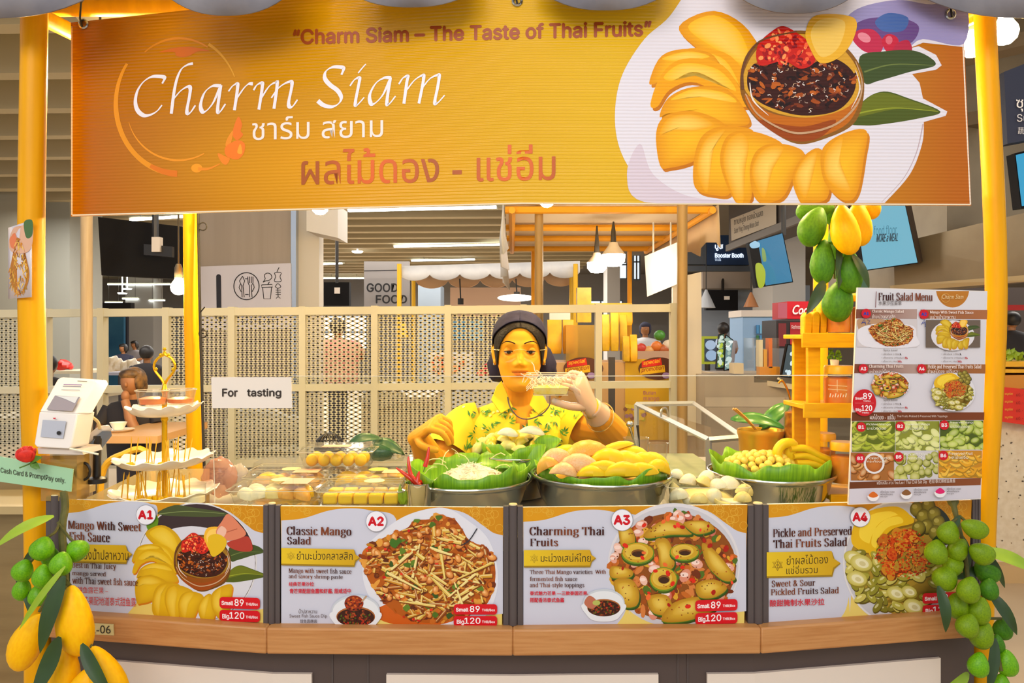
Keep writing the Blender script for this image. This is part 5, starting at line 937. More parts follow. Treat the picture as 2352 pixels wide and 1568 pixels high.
tag(inst(WEDGE['mango'], 'mango_piece', None, at(1412, 1034, 1.79), (0, -.32, 0), (.05, .016, .012)), 'long pointed mango slice sticking up at the back of the middle bowl', 'fruit')
# right: small yellow fruit and curled strips
cR = bowl('right front steel bowl of small yellow fruit and curled mango on leaf', 1769, 1.845, .151, 1.062, 'banana leaf lining the right bowl under small yellow fruit', 14, leaf_h=.034)
R = random.Random(44); NUT = proto(MB().ell((0, 0, 0), 1, None, 12, 8, fn=lambda p: Vector((p.x*(1-.12*abs(p.z)), p.y, p.z))), 'nut', mat('yellow_plum', 'f3cb3a', rough=.3, var='f6dc6a', vscale=20))
for i in range(64):
    a = R.uniform(0, 2*pi); rr = .085*math.sqrt((i+.5)/64); a = i*2.39996; x = cR.x-.032+rr*cos(a); y = cR.y-.02+rr*.9*sin(a); z = 1.078+.032*(1-(rr/.09)**2)+R.uniform(-.003, .003)
    tag(inst(NUT, 'small_fruit', None, (x, y, z), (R.uniform(0, 3), R.uniform(0, 3), 0), R.uniform(.0085, .0115)), 'small yellow preserved fruit heaped in the right bowl', 'fruit', 'small fruit in the right bowl')
k = MB(); k.lathe([(.1, -.03), (.09, .0), (.05, .018), (0, .026)], (cR.x, cR.y, 1.06), 24); tag(k.build('fruit_bed', mat('bed_mango', 'ecb814', rough=.5), None, origin=Vector((cR.x, cR.y, 1.04))), 'yellow fruit packed under the pieces in the right bowl', 'food', None, 'stuff')
k = MB(); k.lathe([(.12, -.03), (.11, .0), (.06, .012), (0, .018)], (cM.x, cM.y, 1.06), 24); tag(k.build('fruit_bed', MATS['bed_mango'], None, origin=Vector((cM.x, cM.y, 1.04))), 'yellow mango packed under the pieces in the middle bowl', 'food', None, 'stuff')
for P, r, lb in (([(1795, 1068), (1785, 1040), (1798, 1020), (1818, 1020), (1812, 1045), (1822, 1072)], .017, 'tall curled yellow mango strip in the middle of the right bowl'), ([(1815, 1030), (1850, 1030), (1880, 1046), (1905, 1054)], .013, 'long yellow mango strip reaching right over the right bowl'), ([(1822, 1048), (1850, 1046), (1878, 1056), (1895, 1066)], .012, 'lower yellow mango strip on the right of the right bowl'), ([(1828, 1062), (1860, 1064), (1885, 1070)], .013, 'short yellow mango strip by the leaf edge of the right bowl')):
    k = MB(); Q = cat([at(x, y, 1.80+.004*j) for j, (x, y) in enumerate(P)], 6); n = len(Q); k.tube(Q, [r*(.75+.25*sin(pi*j/n)) for j in range(n)], 12, flat=.75); single(k, 'mango_strip', MANGO, lb, 'fruit', 'curled mango strips')
# back: pickled mango mound
cB = bowl('bowl of pickled green-yellow fruit on leaf, behind the left and middle bowls', 1185, 1.985, .105, 1.085, 'banana leaf under the pickled fruit at the back', 19, leaf_h=.03, nm='pickle_bowl')
R = random.Random(9); PK = [proto(MB().ell((0, 0, 0), 1, None, 12, 8, fn=fn_w), 'pk', m) for m in (mat('pickled_fruit', 'd9c43a', rough=.3, var='c9b02a', vscale=20), mat('pickled_pale', 'e9dc8a', rough=.35, var='dccb5c', vscale=20))]
for i in range(26):
    a = i*2.4; rr = .088*math.sqrt(i/26); tag(inst(PK[i % 2], 'pickled_fruit', None, (cB.x-.01+rr*cos(a)*1.1, cB.y+rr*sin(a)*.9, 1.092+.034*(1-(rr/.09)**2)), (R.uniform(-.5, .5), R.uniform(-.5, .5), R.uniform(0, 3)), (.026, .016, .014)), 'pickled green-yellow fruit slice in the back bowl', 'fruit', 'pickled fruit in the back bowl')
for x, y, s in ((1166, 998, 1), (1222, 994, 1.2)): tag(inst(WEDGE['cream'], 'fruit_half', None, at(x, y, 1.93), (.3, .15, 0), (.028*s, .016, .012)), 'white cut fruit half on top of the back bowl, '+('left one' if s == 1 else 'right one'), 'fruit')
for a, b, w, lb in (((1225, 1045, 1.93), (1290, 1008, 1.90), 66, 'torn banana leaf standing up at the right of the back bowl'), ((1090, 1060, 1.93), (1210, 1070, 1.88), 60, 'torn banana leaf lying before the back bowl'), ((1190, 1085, 1.90), (1255, 1020, 1.9), 70, 'torn banana leaf folded between the left and middle bowls')):
    k = MB(); k.leaf(at(*a), at(*b), w/F*a[2], (0, -.8, .6), .12, n=8); single(k, 'banana_leaf', LEAFM, lb, 'leaf', 'torn banana leaves', solid=.001)
# dark leaves, black basket, plastic bags at the back left
for a, b, w, lb in (((800, 1020, 2.06), (880, 1008, 2.04), 34, 'dark green leaf lying behind the topmost fruit box'), ((855, 1015, 2.05), (930, 1045, 2.03), 40, 'dark green leaf hanging right of the topmost fruit box')):
    k = MB(); k.leaf(at(*a), at(*b), w/F*2.05, (0, -.7, .7), .15); single(k, 'dark_leaf', mat('deep_leaf', '1f4a2c', rough=.4, var='2c5c30', vscale=10), lb, 'leaf', solid=.001)
k = MB(); R = random.Random(2); k.ell(at(868, 1040, 2.02), (.045, .02, .022), None, 14, 8, fn=lambda p: p*(1+.08*sin(9*p.x+7*p.z))); single(k, 'herb_bag', glass('bag_plastic', 'b9cfc2', 1.4, .12, '3c6a4a', .5), 'clear bag of dark green herbs right of the topmost box', 'bag')
bk = thing('wire_basket', 'black woven dome basket behind the topmost fruit box', 'basket', at(757, 1040, 2.08)); c = at(757, 1028, 2.08); k = MB()
for i in range(12): a = i*pi/12; k.tube([c+Vector((.04*cos(t)*cos(a), .04*cos(t)*sin(a), .042*sin(t))) for t in [j*pi/10 for j in range(11)]], .0016, 5)
for z in (.1, .35, .6, .85): k.tube([c+Vector((.04*math.sqrt(1-z*z)*cos(t*pi/12), .04*math.sqrt(1-z*z)*sin(t*pi/12), .042*z)) for t in range(25)], .0016, 5)
k.build('weave', BLACK, bk); k = MB(); k.lathe([(0, 0), (.041, 0), (.043, .006), (.041, .01)], c-Vector((0, 0, .008)), 24); k.build('rim', BLACK, bk)
k = MB(); k.ell(at(505, 1095, 1.92), (.045, .035, .05), None, 18, 12, fn=lambda p: p*(1+.10*sin(8*p.x+5*p.z)*sin(7*p.y+3*p.z))); single(k, 'snack_bag', glass('pink_bag', 'f8e6e0', 1.3, .1, 'f0b8a8', .32), 'crinkled clear bag of pink sweets behind the tasting sign', 'bag')
k = MB(); k.ell(at(545, 1100, 1.95), (.035, .03, .04), None, 18, 12, fn=lambda p: p*(1+.12*sin(9*p.x+6*p.z)*sin(6*p.y+2*p.z))); single(k, 'plastic_bag', glass('white_bag', 'f0ece8', 1.5, .1, 'e8ddd2', .45), 'crumpled empty clear bag right of the pink sweets', 'bag')
# ---------------------------------------------------------------- right rear: case, cups, pots, syrup jar
pt = thing('prep_table', 'plain side table under the glass case behind the counter', 'table', (.66, 2.55, 0)); k = MB(); k.box(.36, .94, 2.16, 3.05, .87, .90); k.build('tabletop', WHITE, pt)
for x in (.4, .9):
    for y in (2.2, 3.0): k = MB(); k.box(x-.02, x+.02, y-.02, y+.02, 0, .87); k.build('leg', POSTM, pt)
case = thing('display_case', 'small glass display case with an aluminium frame at the right rear', 'case', at(1560, 1120, 2.4)); ALU = mat('aluminium', 'b4b6b8', rough=.35, metal=.6)
A, B, C_, D_ = at(1462, 928, 2.75), at(1594, 926, 2.75), at(1706, 1004, 2.12), at(1628, 1010, 2.12); dn = lambda v: Vector((v.x, v.y, .905))
k = MB()
for p_, q_ in ((A, B), (B, C_), (C_, D_), (D_, A), (D_, dn(D_)), (A, dn(A)), (C_, dn(C_))): k.tube([p_, q_], .009, 4)
k.build('frame', ALU, case, smooth=False)
k = MB(); k.add([A, B, C_, D_], [(0, 1, 2, 3)]); k.add([A, D_, dn(D_), dn(A)], [(0, 1, 2, 3)]); k.add([D_, C_, dn(C_), dn(D_)], [(0, 1, 2, 3)]); k.build('glass_panes', GLASSM, case, smooth=False)
k = MB()
for t in (.45, ): c = A.lerp(D_, t); k.tube(cat([c+Vector((-.012, 0, .004)), c+Vector((-.008, 0, .03)), c+Vector((.008, 0, .03)), c+Vector((.012, 0, .004))], 5), .004, 7)
k.build('handle', STEEL, case)
k = MB(); k.box(.5, .66, 2.2, 2.7, .905, .97, None); tag(k.build('ice_tray', mat('pale_green_tray', '9aa27a', rough=.4, var='b4b890', vscale=10), None, origin=k.base()), 'pale tray of greens inside the glass case', 'tray')
cup('plastic_cup', 'clear cup holding spoons beside the glass case', 1461, 1060, 2.0, .034, .026, .062, CLEAR, 'clear cups by the glass case')
cup('plastic_cup', 'empty clear cup right of the cup of spoons', 1512, 1066, 2.01, .026, .02, .055, CLEAR, 'clear cups by the glass case')
for P, m_, lb, bl in (([(1468, 1052), (1455, 1010), (1447, 982)], STEEL, 'steel spoon in the clear cup with a round shiny bowl', 1), ([(1470, 1050), (1468, 1010), (1464, 976)], BLACK, 'black handled spoon in the clear cup', 0)):
    t = thing('spoon', lb, 'spoon', at(*P[0], 2.0)); k = MB(); k.tube([at(x, y, 2.0) for x, y in P], [.002, .002, .004], 7); k.build('handle', m_, t)
    if bl: k = MB(); k.ell(at(1447, 974, 2.0), (.011, .006, .009), None, 14, 8); k.build('spoon_bowl', STEEL, t)
BRP = mat('worn_brass', 'dca62c', rough=.3, metal=.55)
bp = bowl('brass pot with wooden tongs and a leaf inside, behind the right bowl', 1748, 2.03, .063, 1.142, None, 1, BRP, None, 'brass_pot')
k = MB()
for d in (-.004, .006): k.tube([at(1736+d*300, 986, 2.0), at(1712+d*300, 960, 2.0), at(1686+d*500, 938, 2.0)], [.004, .006, .007], 6, flat=.5)
single(k, 'wooden_tongs', mat('tong_wood', 'b98428', rough=.5), 'wooden tongs leaning out of the brass pot', 'tongs')
for a, b, w, lb in (((1678, 962, 2.08), (1806, 985, 2.04), 40, 'banana leaf in the brass pot with a crinkled shine'), ((1745, 985, 2.09), (1815, 925, 2.12), 46, 'dark banana leaf standing behind the brass pot')): k = MB(); k.leaf(at(*a), at(*b), w/F*2.05, (0, -.8, .6), .15); single(k, 'banana_leaf', mat('pot_leaf', '2c6a24', rough=.3, var='3f7a2c', vscale=8), lb, 'leaf', solid=.001)
def jar(name, label, px, pyb, Y, r, h, fill_m, ft, lid_m=None, group=None, lidh=.014, neck=.92):
    c = at(px, pyb, Y); t = thing(name, label, 'jar', c, group); k = MB(); k.lathe([(0, 0), (r*.94, 0), (r, .005), (r, h*.8), (r*neck, h*.9), (r*neck, h), (r*neck*.95, h), (r*.95, h*.8), (r*.95, .006), (0, .004)], c, 30); k.build('glass_wall', GLASSM, t)
    if fill_m: k = MB(); k.lathe([(0, .006), (r*.93, .006), (r*.93, h*ft), (r*.6, h*ft+.004), (0, h*ft)], c, 26); k.build('filling', fill_m, t)
    if lid_m: k = MB(); k.lathe([(r*neck*1.08, h*.93), (r*neck*1.08, h+lidh*.7), (r*neck, h+lidh), (0, h+lidh)], c, 28); k.build('lid', lid_m, t)
    return c
SYR = mat('amber_syrup', '8a4a0c', rough=.15, var='c8801c', vscale=70)
jar('syrup_jar', 'tall glass jar of amber syrup with seeds beside the wooden rack', 1833, 1030, 1.99, .037, .135, SYR, .72)
t = thing('ladle', 'gold ladle handle leaning in the amber syrup jar', 'ladle', at(1820, 1000, 1.985)); k = MB(); k.tube(cat([at(1824, 960, 1.985), at(1812, 905, 1.985), at(1800, 878, 1.985), at(1794, 874, 1.985), at(1788, 880, 1.985)], 4), .003, 7); k.build('handle', BRASS, t); k = MB(); k.ell(at(1826, 972, 1.985), (.012, .012, .008)); k.build('ladle_bowl', BRASS, t)
# ---------------------------------------------------------------- wooden rack with jars
RK = mat('rack_wood', 'f4b404', rough=.5, spec=.2, var='e8a204', vscale=4, vdim=(4, 8, 30))
rk = thing('jar_rack', 'small yellow wooden rack of spice jars behind the menu board', 'rack', (.74, 1.83, TOP)); X0 = (1840-CX)/F*1.80; X1 = X0+.30
def shelf(z, y0, y1, xa=0): k = MB(); k.box(X0+xa, X1, y0, y1, z-.011, z); k.build('shelf_board', RK, rk, bevel=.002); k = MB(); k.box(X0+xa, X1, y0-.008, y0, z-.032, z+.004); k.build('shelf_lip', RK, rk, bevel=.002)
ZS = [zpx(768, 1.80), zpx(928, 1.80), TOP+.045]
shelf(ZS[0], 1.80, 1.92); shelf(ZS[1], 1.79, 1.92); shelf(ZS[2], 1.78, 1.92, .06)
for y in (1.815, 1.905):
    for x in (X0+.022, X1-.03): k = MB(); k.box(x, x+.032, y, y+.014, TOP, ZS[0]-.011); k.build('upright', RK, rk, bevel=.002)
for x0, x1, y0, y1 in ((1848, 1868, 716, 768), (1866, 1885, 714, 768), (1886, 1902, 690, 768)):
    k = MB(); k.prism([at(x, y, 1.83) for x, y in ((x0, y1), (x0, y0+10), (x0+5, y0+2), ((x0+x1)/2, y0), (x1-4, y0+2), (x1, y0+10), (x1-3, y1))], (0, .03, 0)); k.build('finial', RK, rk, bevel=.003)
POWD = mat('chilli_powder', 'f89a14', rough=.8, var='f08410', vscale=60, bump=.05, bscale=200); PICKO = mat('orange_pickle', 'ff7a14', rough=.4, var='fb9a3a', vscale=40); LIDY = mat('yellow_lid', 'f5b40c', rough=.35)
jl = 'spice jars on the wooden rack'
jar('spice_jar', 'jar of orange powder with yellow lid, left on the top shelf of the rack', 1925, 768, 1.835, .030, .086, POWD, .72, LIDY, jl); jar('spice_jar', 'jar of orange powder half hidden by the menu, on the top shelf', 1985, 768, 1.835, .031, .088, POWD, .75, LIDY, jl)
jar('spice_jar', 'jar of orange pickle with white print, on the middle shelf of the rack', 1926, 934, 1.825, .035, .088, PICKO, .8, LIDY, jl)
jar('spice_jar', 'jar of orange powder with yellow lid, back left on the bottom shelf', 1893, 1070, 1.87, .028, .07, POWD, .6, LIDY, jl); jar('spice_jar', 'jar of orange powder with yellow lid beside the menu, front on the bottom shelf', 1938, 1112, 1.80, .032, .09, POWD, .75, LIDY, jl)
p = Pr(lambda x: 1.825-.0375); 
for y in (884, 893): p.stroke([(1902, y), (1946, y+3)], 1.2, 'f8e8c0')
for i in range(7): p.stroke([(1906+6*i, 912), (1908+6*i, 903+3*(i % 2))], 2.2, 'fbf0dc')
p.stroke([(1923, 872), (1923, 900)], 1.2, 'f8e8c0'); jo = [o for o in D.objects if o.get('label', '').startswith('jar of orange pickle')][0]; p.build('printed_label', jo)
pp = thing('potted_plant', 'tiny green plant in a cream pot on the rack below the top shelf', 'plant', at(1917, 845, 1.84)); k = MB(); k.lathe([(0, 0), (.009, 0), (.011, .018), (.0, .018)], at(1917, 842, 1.84), 14); k.build('pot', CREAM, pp); k = MB(); R = random.Random(3)
for i in range(60): a = at(1917+R.uniform(-15, 15), 818+R.uniform(-12, 10), 1.84+R.uniform(-.012, .012)); k.leaf(a, a+Vector((R.uniform(-.006, .006), R.uniform(-.006, 0), R.uniform(.002, .008))), .006, (0, -1, .3), .1, n=3)
k.build('foliage', LEAFM, pp)
k = MB(); R = random.Random(5)
for i in range(420): a = Vector((.62+R.uniform(0, .2), 1.665+R.uniform(0, .07), TOP)); k.tube([a, a+Vector((R.uniform(-.006, .006), R.uniform(-.006, .006), R.uniform(.015, .03)))], [.0008, .0003], 3)
tag(k.build('artificial_turf', mat('turf', '4f9020', rough=.5), None, origin=Vector((.72, 1.7, TOP))), 'strip of bright artificial turf under the rack and right bowl', 'turf', None, 'stuff')
# ---------------------------------------------------------------- fruit salad menu board
MYf = pl([(1950, 1.555), (2268, 1.59)]); MN = thing('menu_board', 'tall printed menu board headed Fruit Salad Menu leaning by the right pole', 'menu', at(2105, 1155, 1.57))
k = MB(); QM = [(1970, 660), (2268, 668), (2253, 1146), (1949, 1159)]; k.quadpx(QM, [MYf(x) for x, y in QM], .006); k.build('board', mat('menu_edge', 'e6dcd4', rough=.4), MN)
p = Pr(MYf, z=.0006); mz = lambda *q: [(1900+x/2.903, 640+y/2.903) for x, y in q]
MQ = lambda u, v: ((1970*(1-u)+2268*u)*(1-v)+(1949*(1-u)+2253*u)*v, (660*(1-u)+668*u)*(1-v)+(1159*(1-u)+1146*u)*v)
p.field(lambda u, v: MQ(.004+.992*u, .004+.992*v), lambda u, v: mixc('d9d6da', 'd2cbd4', v), 4, 4); BR = '8a4a20'
bar = lambda q, a, b: p.poly(mz(*q), lambda x, y: mixc(a, b, max(0, min(1, (x-1960)/290))))
bar([(193, 203), (600, 203), (598, 268), (190, 265)], '7a3c20', 'd8c4ba'); bar([(622, 205), (1068, 207), (1066, 270), (620, 266)], '8a4a24', 'a8683c'); bar([(183, 568), (604, 570), (602, 632), (180, 630)], '7a3c20', 'd8c4ba'); bar([(606, 570), (1056, 570), (1055, 632), (604, 630)], '86461f', 'a0622f'); bar([(165, 890), (1048, 890), (1046, 942), (162, 948)], '6a3412', '7a3a14'); bar([(150, 1355), (1025, 1328), (1023, 1375), (148, 1400)], '6a3412', '8a4a24')
p.poly([(x, max(y, 668)) for x, y in [(2188+38*cos(a), 664+42*sin(a)) for a in [i*pi/20 for i in range(21)]]], 'b8741c')
def cell(x0, y0, x1, y1, bgc, cols, n, kind, seed):
    Rr = random.Random(seed); q = mz((x0, y0), (x1, y0), (x1, y1), (x0, y1)); p.poly(q, bgc); c = p.clip; p.clip = (q[0][0], q[0][1], q[2][0], q[2][1])
    for i in range(n):
        x, y = Rr.uniform(q[0][0], q[2][0]), Rr.uniform(q[0][1]+6, q[2][1]); cc = Rr.choice(cols); a = Rr.uniform(-1, 1)
        if kind == 'strip': p.stroke([(x-17*cos(a), y-9*sin(a)-4), (x, y+3), (x+17*cos(a), y+9*sin(a)-4)], [3, 10, 3], mixc(cc, '2a3008', .5), True); p.stroke([(x-16*cos(a), y-9*sin(a)-5), (x, y+1), (x+16*cos(a), y+9*sin(a)-5)], [2, 7, 2], cc, True)
        else: r = Rr.uniform(8, 12) if kind == 'ball' else Rr.uniform(10, 15); p.ell(x+1, y+2, r, r*(.95 if kind == 'ball' else .6), mixc(cc, '2a2808', .6), a); p.ell(x, y, r*.92, r*(.88 if kind == 'ball' else .55), (mixc(cc, 'fff4c0', .4), cc), a, 16)
    p.clip = c
cell(165, 950, 452, 1155, '5f6a10', ['b5bd3c', 'a8b430', 'c4c850'], 34, 'strip', 1); cell(455, 948, 748, 1145, '8a8e2c', ['c9cf6a', 'bcc458', 'd8dc8a'], 34, 'oval', 2); cell(752, 945, 1040, 1138, '4a5a14', ['9fb52c', 'b4c444', '8fa824'], 38, 'oval', 3)
cell(158, 1158, 445, 1345, 'a4662c', ['c8741c', 'b8641a', 'd88a34'], 22, 'oval', 4); cell(446, 1150, 738, 1335, 'cfc8c8', ['a8a83c', '9a9c34', 'b8b84c'], 34, 'ball', 5); cell(742, 1145, 1032, 1328, 'c8861c', ['ecb02c', 'e2a020', 'f0bc44'], 40, 'strip', 6)
p.ell(*mz((313, 1230))[0], 24, 24, 'e8e2e0'); p.ell(*mz((313, 1232))[0], 19, 19, ('c8742c', 'a85a1c'))
# dish pictures
p.T = None; q = mz((198, 268), (600, 268), (600, 455), (198, 455)); p.poly(q, 'cfc6c6'); p.blob(mz((200, 275), (260, 268), (380, 270), (400, 310), (300, 340), (220, 350)), 'b8906c'); p.blob(mz((205, 345), (330, 300), (560, 310), (595, 380), (590, 452), (260, 452)), 'e2dde2')
p.T = aff((985, 1310), (2047, 764), .33, .26); dish_classic(p); p.T = None
p.poly(mz((658, 275), (1022, 275), (1020, 458), (658, 458)), '6a5a4c'); p.ell(*mz((838, 378))[0], 50, 35, 'dcd6da'); p.T = aff((1760, 250), (2190, 768), .155, .155); dish_mango(p, True, ('c8a00c', 'd8b018', 'e0c040', 'a87c0a')); p.T = None
p.ell(2046, 884, 44, 31, 'dedade'); p.T = aff((1548, 1300), (2045, 884), .29, .235); dish_charming(p); p.T = None
p.ell(2190, 900, 50, 44, 'dcd8dc'); p.T = aff((2062, 1290), (2188, 900), .40, .34); dish_pickle(p); p.T = None
for x, y, c in ((307, 1445, 'd86a1c'), (528, 1430, '8a5a30'), (753, 1420, 'e0206a')): X, Y = mz((x, y))[0]; p.blob([(X-12, Y), (X-9, Y+10), (X, Y+13), (X+9, Y+10), (X+12, Y)], 'efe9ea'); p.blob([(X-11, Y), (X, Y-9), (X+11, Y), (X, Y+5)], c)
p.build('printed_picture', MN); L = Pr(MYf, z=.0042)
L.serif('Fruit Salad Menu', 2018, 671, 2142, 690, BROWN, .01, 1.5, .4); L.text('水果沙拉菜单', 2018, 690, 2071, 701, '4a3a34'); L.stroke([(2013, 669), (2011, 706)], 1.4, '7a3c3a')
L.text('Charm Siam', 2163, 676, 2212, 686, 'e6c890', 0, .2, 0, None); L.ring(2172, 684, 10, 10, .8, 'd8a850', 20)
for t_, x0, y0, x1, y1, s in (('Classic Mango Salad', 2003, 711, 2076, 719, .01), ('Mango With Sweet Fish Sauce', 2136, 713, 2236, 721, .01), ('Charming Thai Fruits', 1996, 837, 2075, 846, 0), ('Pickle and Preserved Thai Fruits Salad', 2131, 837, 2254, 846, 0)): L.serif(t_, x0, y0, x1, y1, 'f0dcd0', s, 1.3, .5)
for t_, x0, y0, x1, y1 in (('ยำมะม่วงคลาสสิก', 2003, 721, 2056, 731), ('มะม่วงน้ำปลาหวาน', 2136, 722, 2194, 733), ('มะม่วงเสน่ห์ไทย', 1996, 848, 2044, 857), ('ยำผลไม้ดอง แช่อิ่มรวม', 2131, 847, 2203, 857), ('ผลไม้ดอง - แช่อิ่ม', 1998, 951, 2056, 963)): L.text(t_, x0, y0, x1, y1, 'f4e6dc')
L.text('Thai Fruits Pickled & Preserved With Toppings', 2060, 953, 2176, 959, 'e8cfc0'); L.text('พริกเกลือ ลาว / Ina Lao / Thai Chili Salt Dip  老挝/泰式辣椒盐蘸酱', 2014, 1104, 2194, 1115, 'e8d4c8', -.03)
for t_, x, y in (('A3', 241, 600), ('A4', 630, 600), ('B1', 227, 988), ('B2', 487, 983), ('B3', 781, 975), ('B3', 220, 1197), ('B5', 477, 1187), ('B6', 775, 1178), ('A1', 260, 232), ('A2', 645, 236)):
    X, Y = mz((x, y))[0]; L.ell(X, Y, 11, 11, 'cc1020'); L.text(t_, X-6.5, Y-4, X+6.5, Y+4, 'f4ecec' if y > 300 else '2a3aa0', 0, 0, .8 if y > 300 else 1.6)
for P in (((228, 300), (248, 270), (258, 305)), ((234, 292), (256, 290)), ((268, 272), (286, 280), (270, 298), (290, 300)), ((628, 305), (648, 272), (655, 310)), ((632, 296), (654, 292)), ((662, 280), (668, 318), (650, 316))): L.stroke(mz(*P), 1.4, '2a3a8a')
for x, y in ((376, 468), (376, 800), (776, 468)):
    L.text('Spicy Level', *mz((x, y))[0], *mz((x+92, y+18))[0], '5a504c', 0, 0, 0, None)
    for i, s in enumerate(('• เผ็ดน้อย | Mild', '• เผ็ดกลาง | Medium', '• เผ็ดมาก | Hot')):
        a, b = mz((x-14, y+27+24*i))[0], mz((x+(104, 138, 90)[i], y+42+24*i))[0]; L.text(s, *a, *b, '6a5a54')
        for j in range(i+1): X, Y = b[0]+3+3*j, b[1]; L.stroke([(X-1, Y-5), (X, Y-2), (X+2, Y)], [1, 2.2, .6], '3a2a28' if i == 0 else 'b8282c')
cx_, cy_ = mz((248, 826))[0]; L.ell(cx_, cy_, 27, 31, 'c8101c', n=36); L.stroke([(cx_-22, cy_+1), (cx_+22, cy_+1)], .8, 'e87a7a')
for t_, x0, y0, x1, y1, b in (('89', 238, 760, 298, 804, 1), ('Small', 187, 788, 237, 806, .5), ('120', 228, 842, 300, 882, 1), ('Big', 190, 862, 226, 888, .5), ('THB/Box', 240, 810, 290, 820, .2), ('THB/Box', 230, 888, 280, 898, .2)): L.text(t_, *mz((x0, y0))[0], *mz((x1, y1))[0], 'f6ecec', 0, 0, b)
for t_, t2, x, y in (('Pickled Mango', 'มะม่วงดอง', 262, 962), ('Preserved Mango', 'มะม่วงแช่อิ่ม', 524, 962), ('Preserved Mango', 'มะม่วงเบาดอง', 818, 950), ('Pickled Santol', 'กระท้อนลูก', 262, 1185), ('Pickled Olive', 'มะกอกดองน้ำ', 512, 1160), ('Preserved Fruit', 'ผลไม้แช่อิ่ม', 810, 1155)): L.text(t_, *mz((x, y))[0], *mz((x+160, y+18))[0], 'f2f0dc'); L.text(t2, *mz((x+4, y+22))[0], *mz((x+130, y+44))[0], 'f2f0dc')
for x, y in ((355, 1412), (578, 1398), (798, 1392)):
    for i, s in enumerate(('เผ็ดน้อย mild', 'พริกเกลือกลาง', 'กระปุก')): L.text(s, *mz((x, y+17*i))[0], *mz((x+(92, 82, 46)[i], y+13+17*i))[0], '4a3a38')
L.build('lettering', MN)
# ---------------------------------------------------------------- bulbs and cords under the stall roof
BULBM = mat('warm_bulb', 'ffdd9a', rough=.3, emit=1000); SOCK = mat('dark_socket', '3a352e', rough=.5)
def bulb(label, px, py, Y, r, ztop, m=None, sock=None, group='stall bulbs', sw=None):
    c = at(px, py, Y); t = thing('pendant_bulb', label, 'lamp', c+Vector((0, 0, -r)), group); k = MB(); k.lathe([(0, -r), (r*.5, -r*.87), (r*.87, -r*.5), (r, 0), (r*.9, r*.42), (r*.62, r*.85), (r*.42, r*1.25)], c, 18); k.build('bulb', m or BULBM, t)
    k = MB(); k.lathe([(r*.46, r*1.22), (r*.5, r*1.3), (r*.5, r*2.6), (r*.3, r*3.1), (.002, r*3.2)], c, 14); k.build('socket', sock or SOCK, t)
    k = MB(); k.tube([c+Vector((0, 0, r*3.1)), (c.x, c.y, ztop)], .003, 6); k.build('cord', CORD, t)
bulb('round bulb peeking out under the banner left of centre', 735, 474, 2.30, .0265, 2.19); bulb('round bulb just showing below the banner near the middle', 1256, 458, 2.0, .022, 2.3)
bulb('bright round bulb outside the right pole', 2308, 74, 1.86, .031, 2.35); bulb('bright round bulb between banner and right pole', 2234, 105, 1.86, .029, 2.35)
bulb('round bulb in a dark socket beside the rear left pole', 410, 660, 2.46, .025, 2.19)
bulb('stall bulb hanging behind the left end of the banner', 230, 185, 2.0, .028, 2.3, group='bulbs behind the banner'); bulb('stall bulb hanging behind the right half of the banner', 1660, 300, 2.1, .028, 2.3, group='bulbs behind the banner')
k = MB(); k.tube(cat([at(455, 480, 2.40), at(459, 700, 2.39), at(463, 860, 2.39), at(470, 1110, 2.36)], 5), .0045, 7)
for y in (520, 766): k.tube([at(466+9*cos(t*pi/6), y+9*sin(t*pi/6), 2.39) for t in range(13)], .002, 6)
k.tube([at(458, 720, 2.39), at(470, 705, 2.38)], .002, 5); single(k, 'black_cable', CORD, 'black cable with loops running down the rear left pole', 'cable')
# ================================================================ THE SELLER
SKIN = mat('warm_skin', vc=True, rough=.5, spec=.2); NAVY = mat('navy_cloth', '1c1c34', rough=.75, spec=.2, var='242440', vscale=30, bump=.2, bscale=30); HAIRM = mat('black_hair', '120c0a', rough=.6, spec=.2, bump=.3, bscale=150)
HY_ = 2.16; HC = at(1193, 807, HY_)
seller = thing('person', 'woman in yellow leaf-print shirt and navy head cover holding up a clear cup', 'person', (HC.x, 2.2, 0))
PRO = [(-.114, .012, -.072, -.04), (-.109, .026, -.084, -.015), (-.098, .039, -.091, .01), (-.082, .049, -.092, .035), (-.062, .056, -.0925, .058), (-.035, .063, -.093, .076), (-.005, .068, -.092, .087), (.025, .0705, -.091, .092), (.05, .0695, -.089, .09), (.072, .063, -.080, .082), (.09, .052, -.064, .068), (.102, .037, -.042, .048), (.109, .018, -.018, .024), (.111, .003, -.003, .006)]
PRO = cat(PRO, 6)
def headp(i, a, s=1.0, feat=True):
    z, w, f, b = PRO[i]; cy, hy = (f+b)/2, (b-f)/2; ca, sa = cos(a), sin(a); e = .88
    x = w*math.copysign(abs(ca)**e, ca); y = cy+hy*math.copysign(abs(sa)**e, sa)
    if feat and y < -.02:
        g = lambda cx, cz, sx, sz: math.exp(-((abs(x)-cx)/sx)**2-((z-cz)/sz)**2); n = lambda cz, sx, sz: math.exp(-(x/sx)**2-((z-cz)/sz)**2)
        d = .017*n(-.032, .0105, .010)+.010*n(-.018, .008, .013)+.006*n(.002, .0075, .015)+.006*g(.0125, -.036, .006, .006)
        d += -.0085*g(.030, .002, .017, .011)+.0035*g(.026, .023, .022, .007)+.0045*g(.042, -.032, .017, .016)
        d += .0065*n(-.0515, .017, .0042)+.0075*n(-.0625, .015, .0048)-.0040*n(-.0565, .021, .0020)+.005*n(-.092, .016, .011)-.003*n(-.074, .018, .005)
        y -= d
    return HC+Vector((x*s, y*s, z*s))
NA = 120; body = MB(None)
body.loft([[headp(i, 2*pi*j/NA) for j in range(NA)] for i in range(len(PRO))])
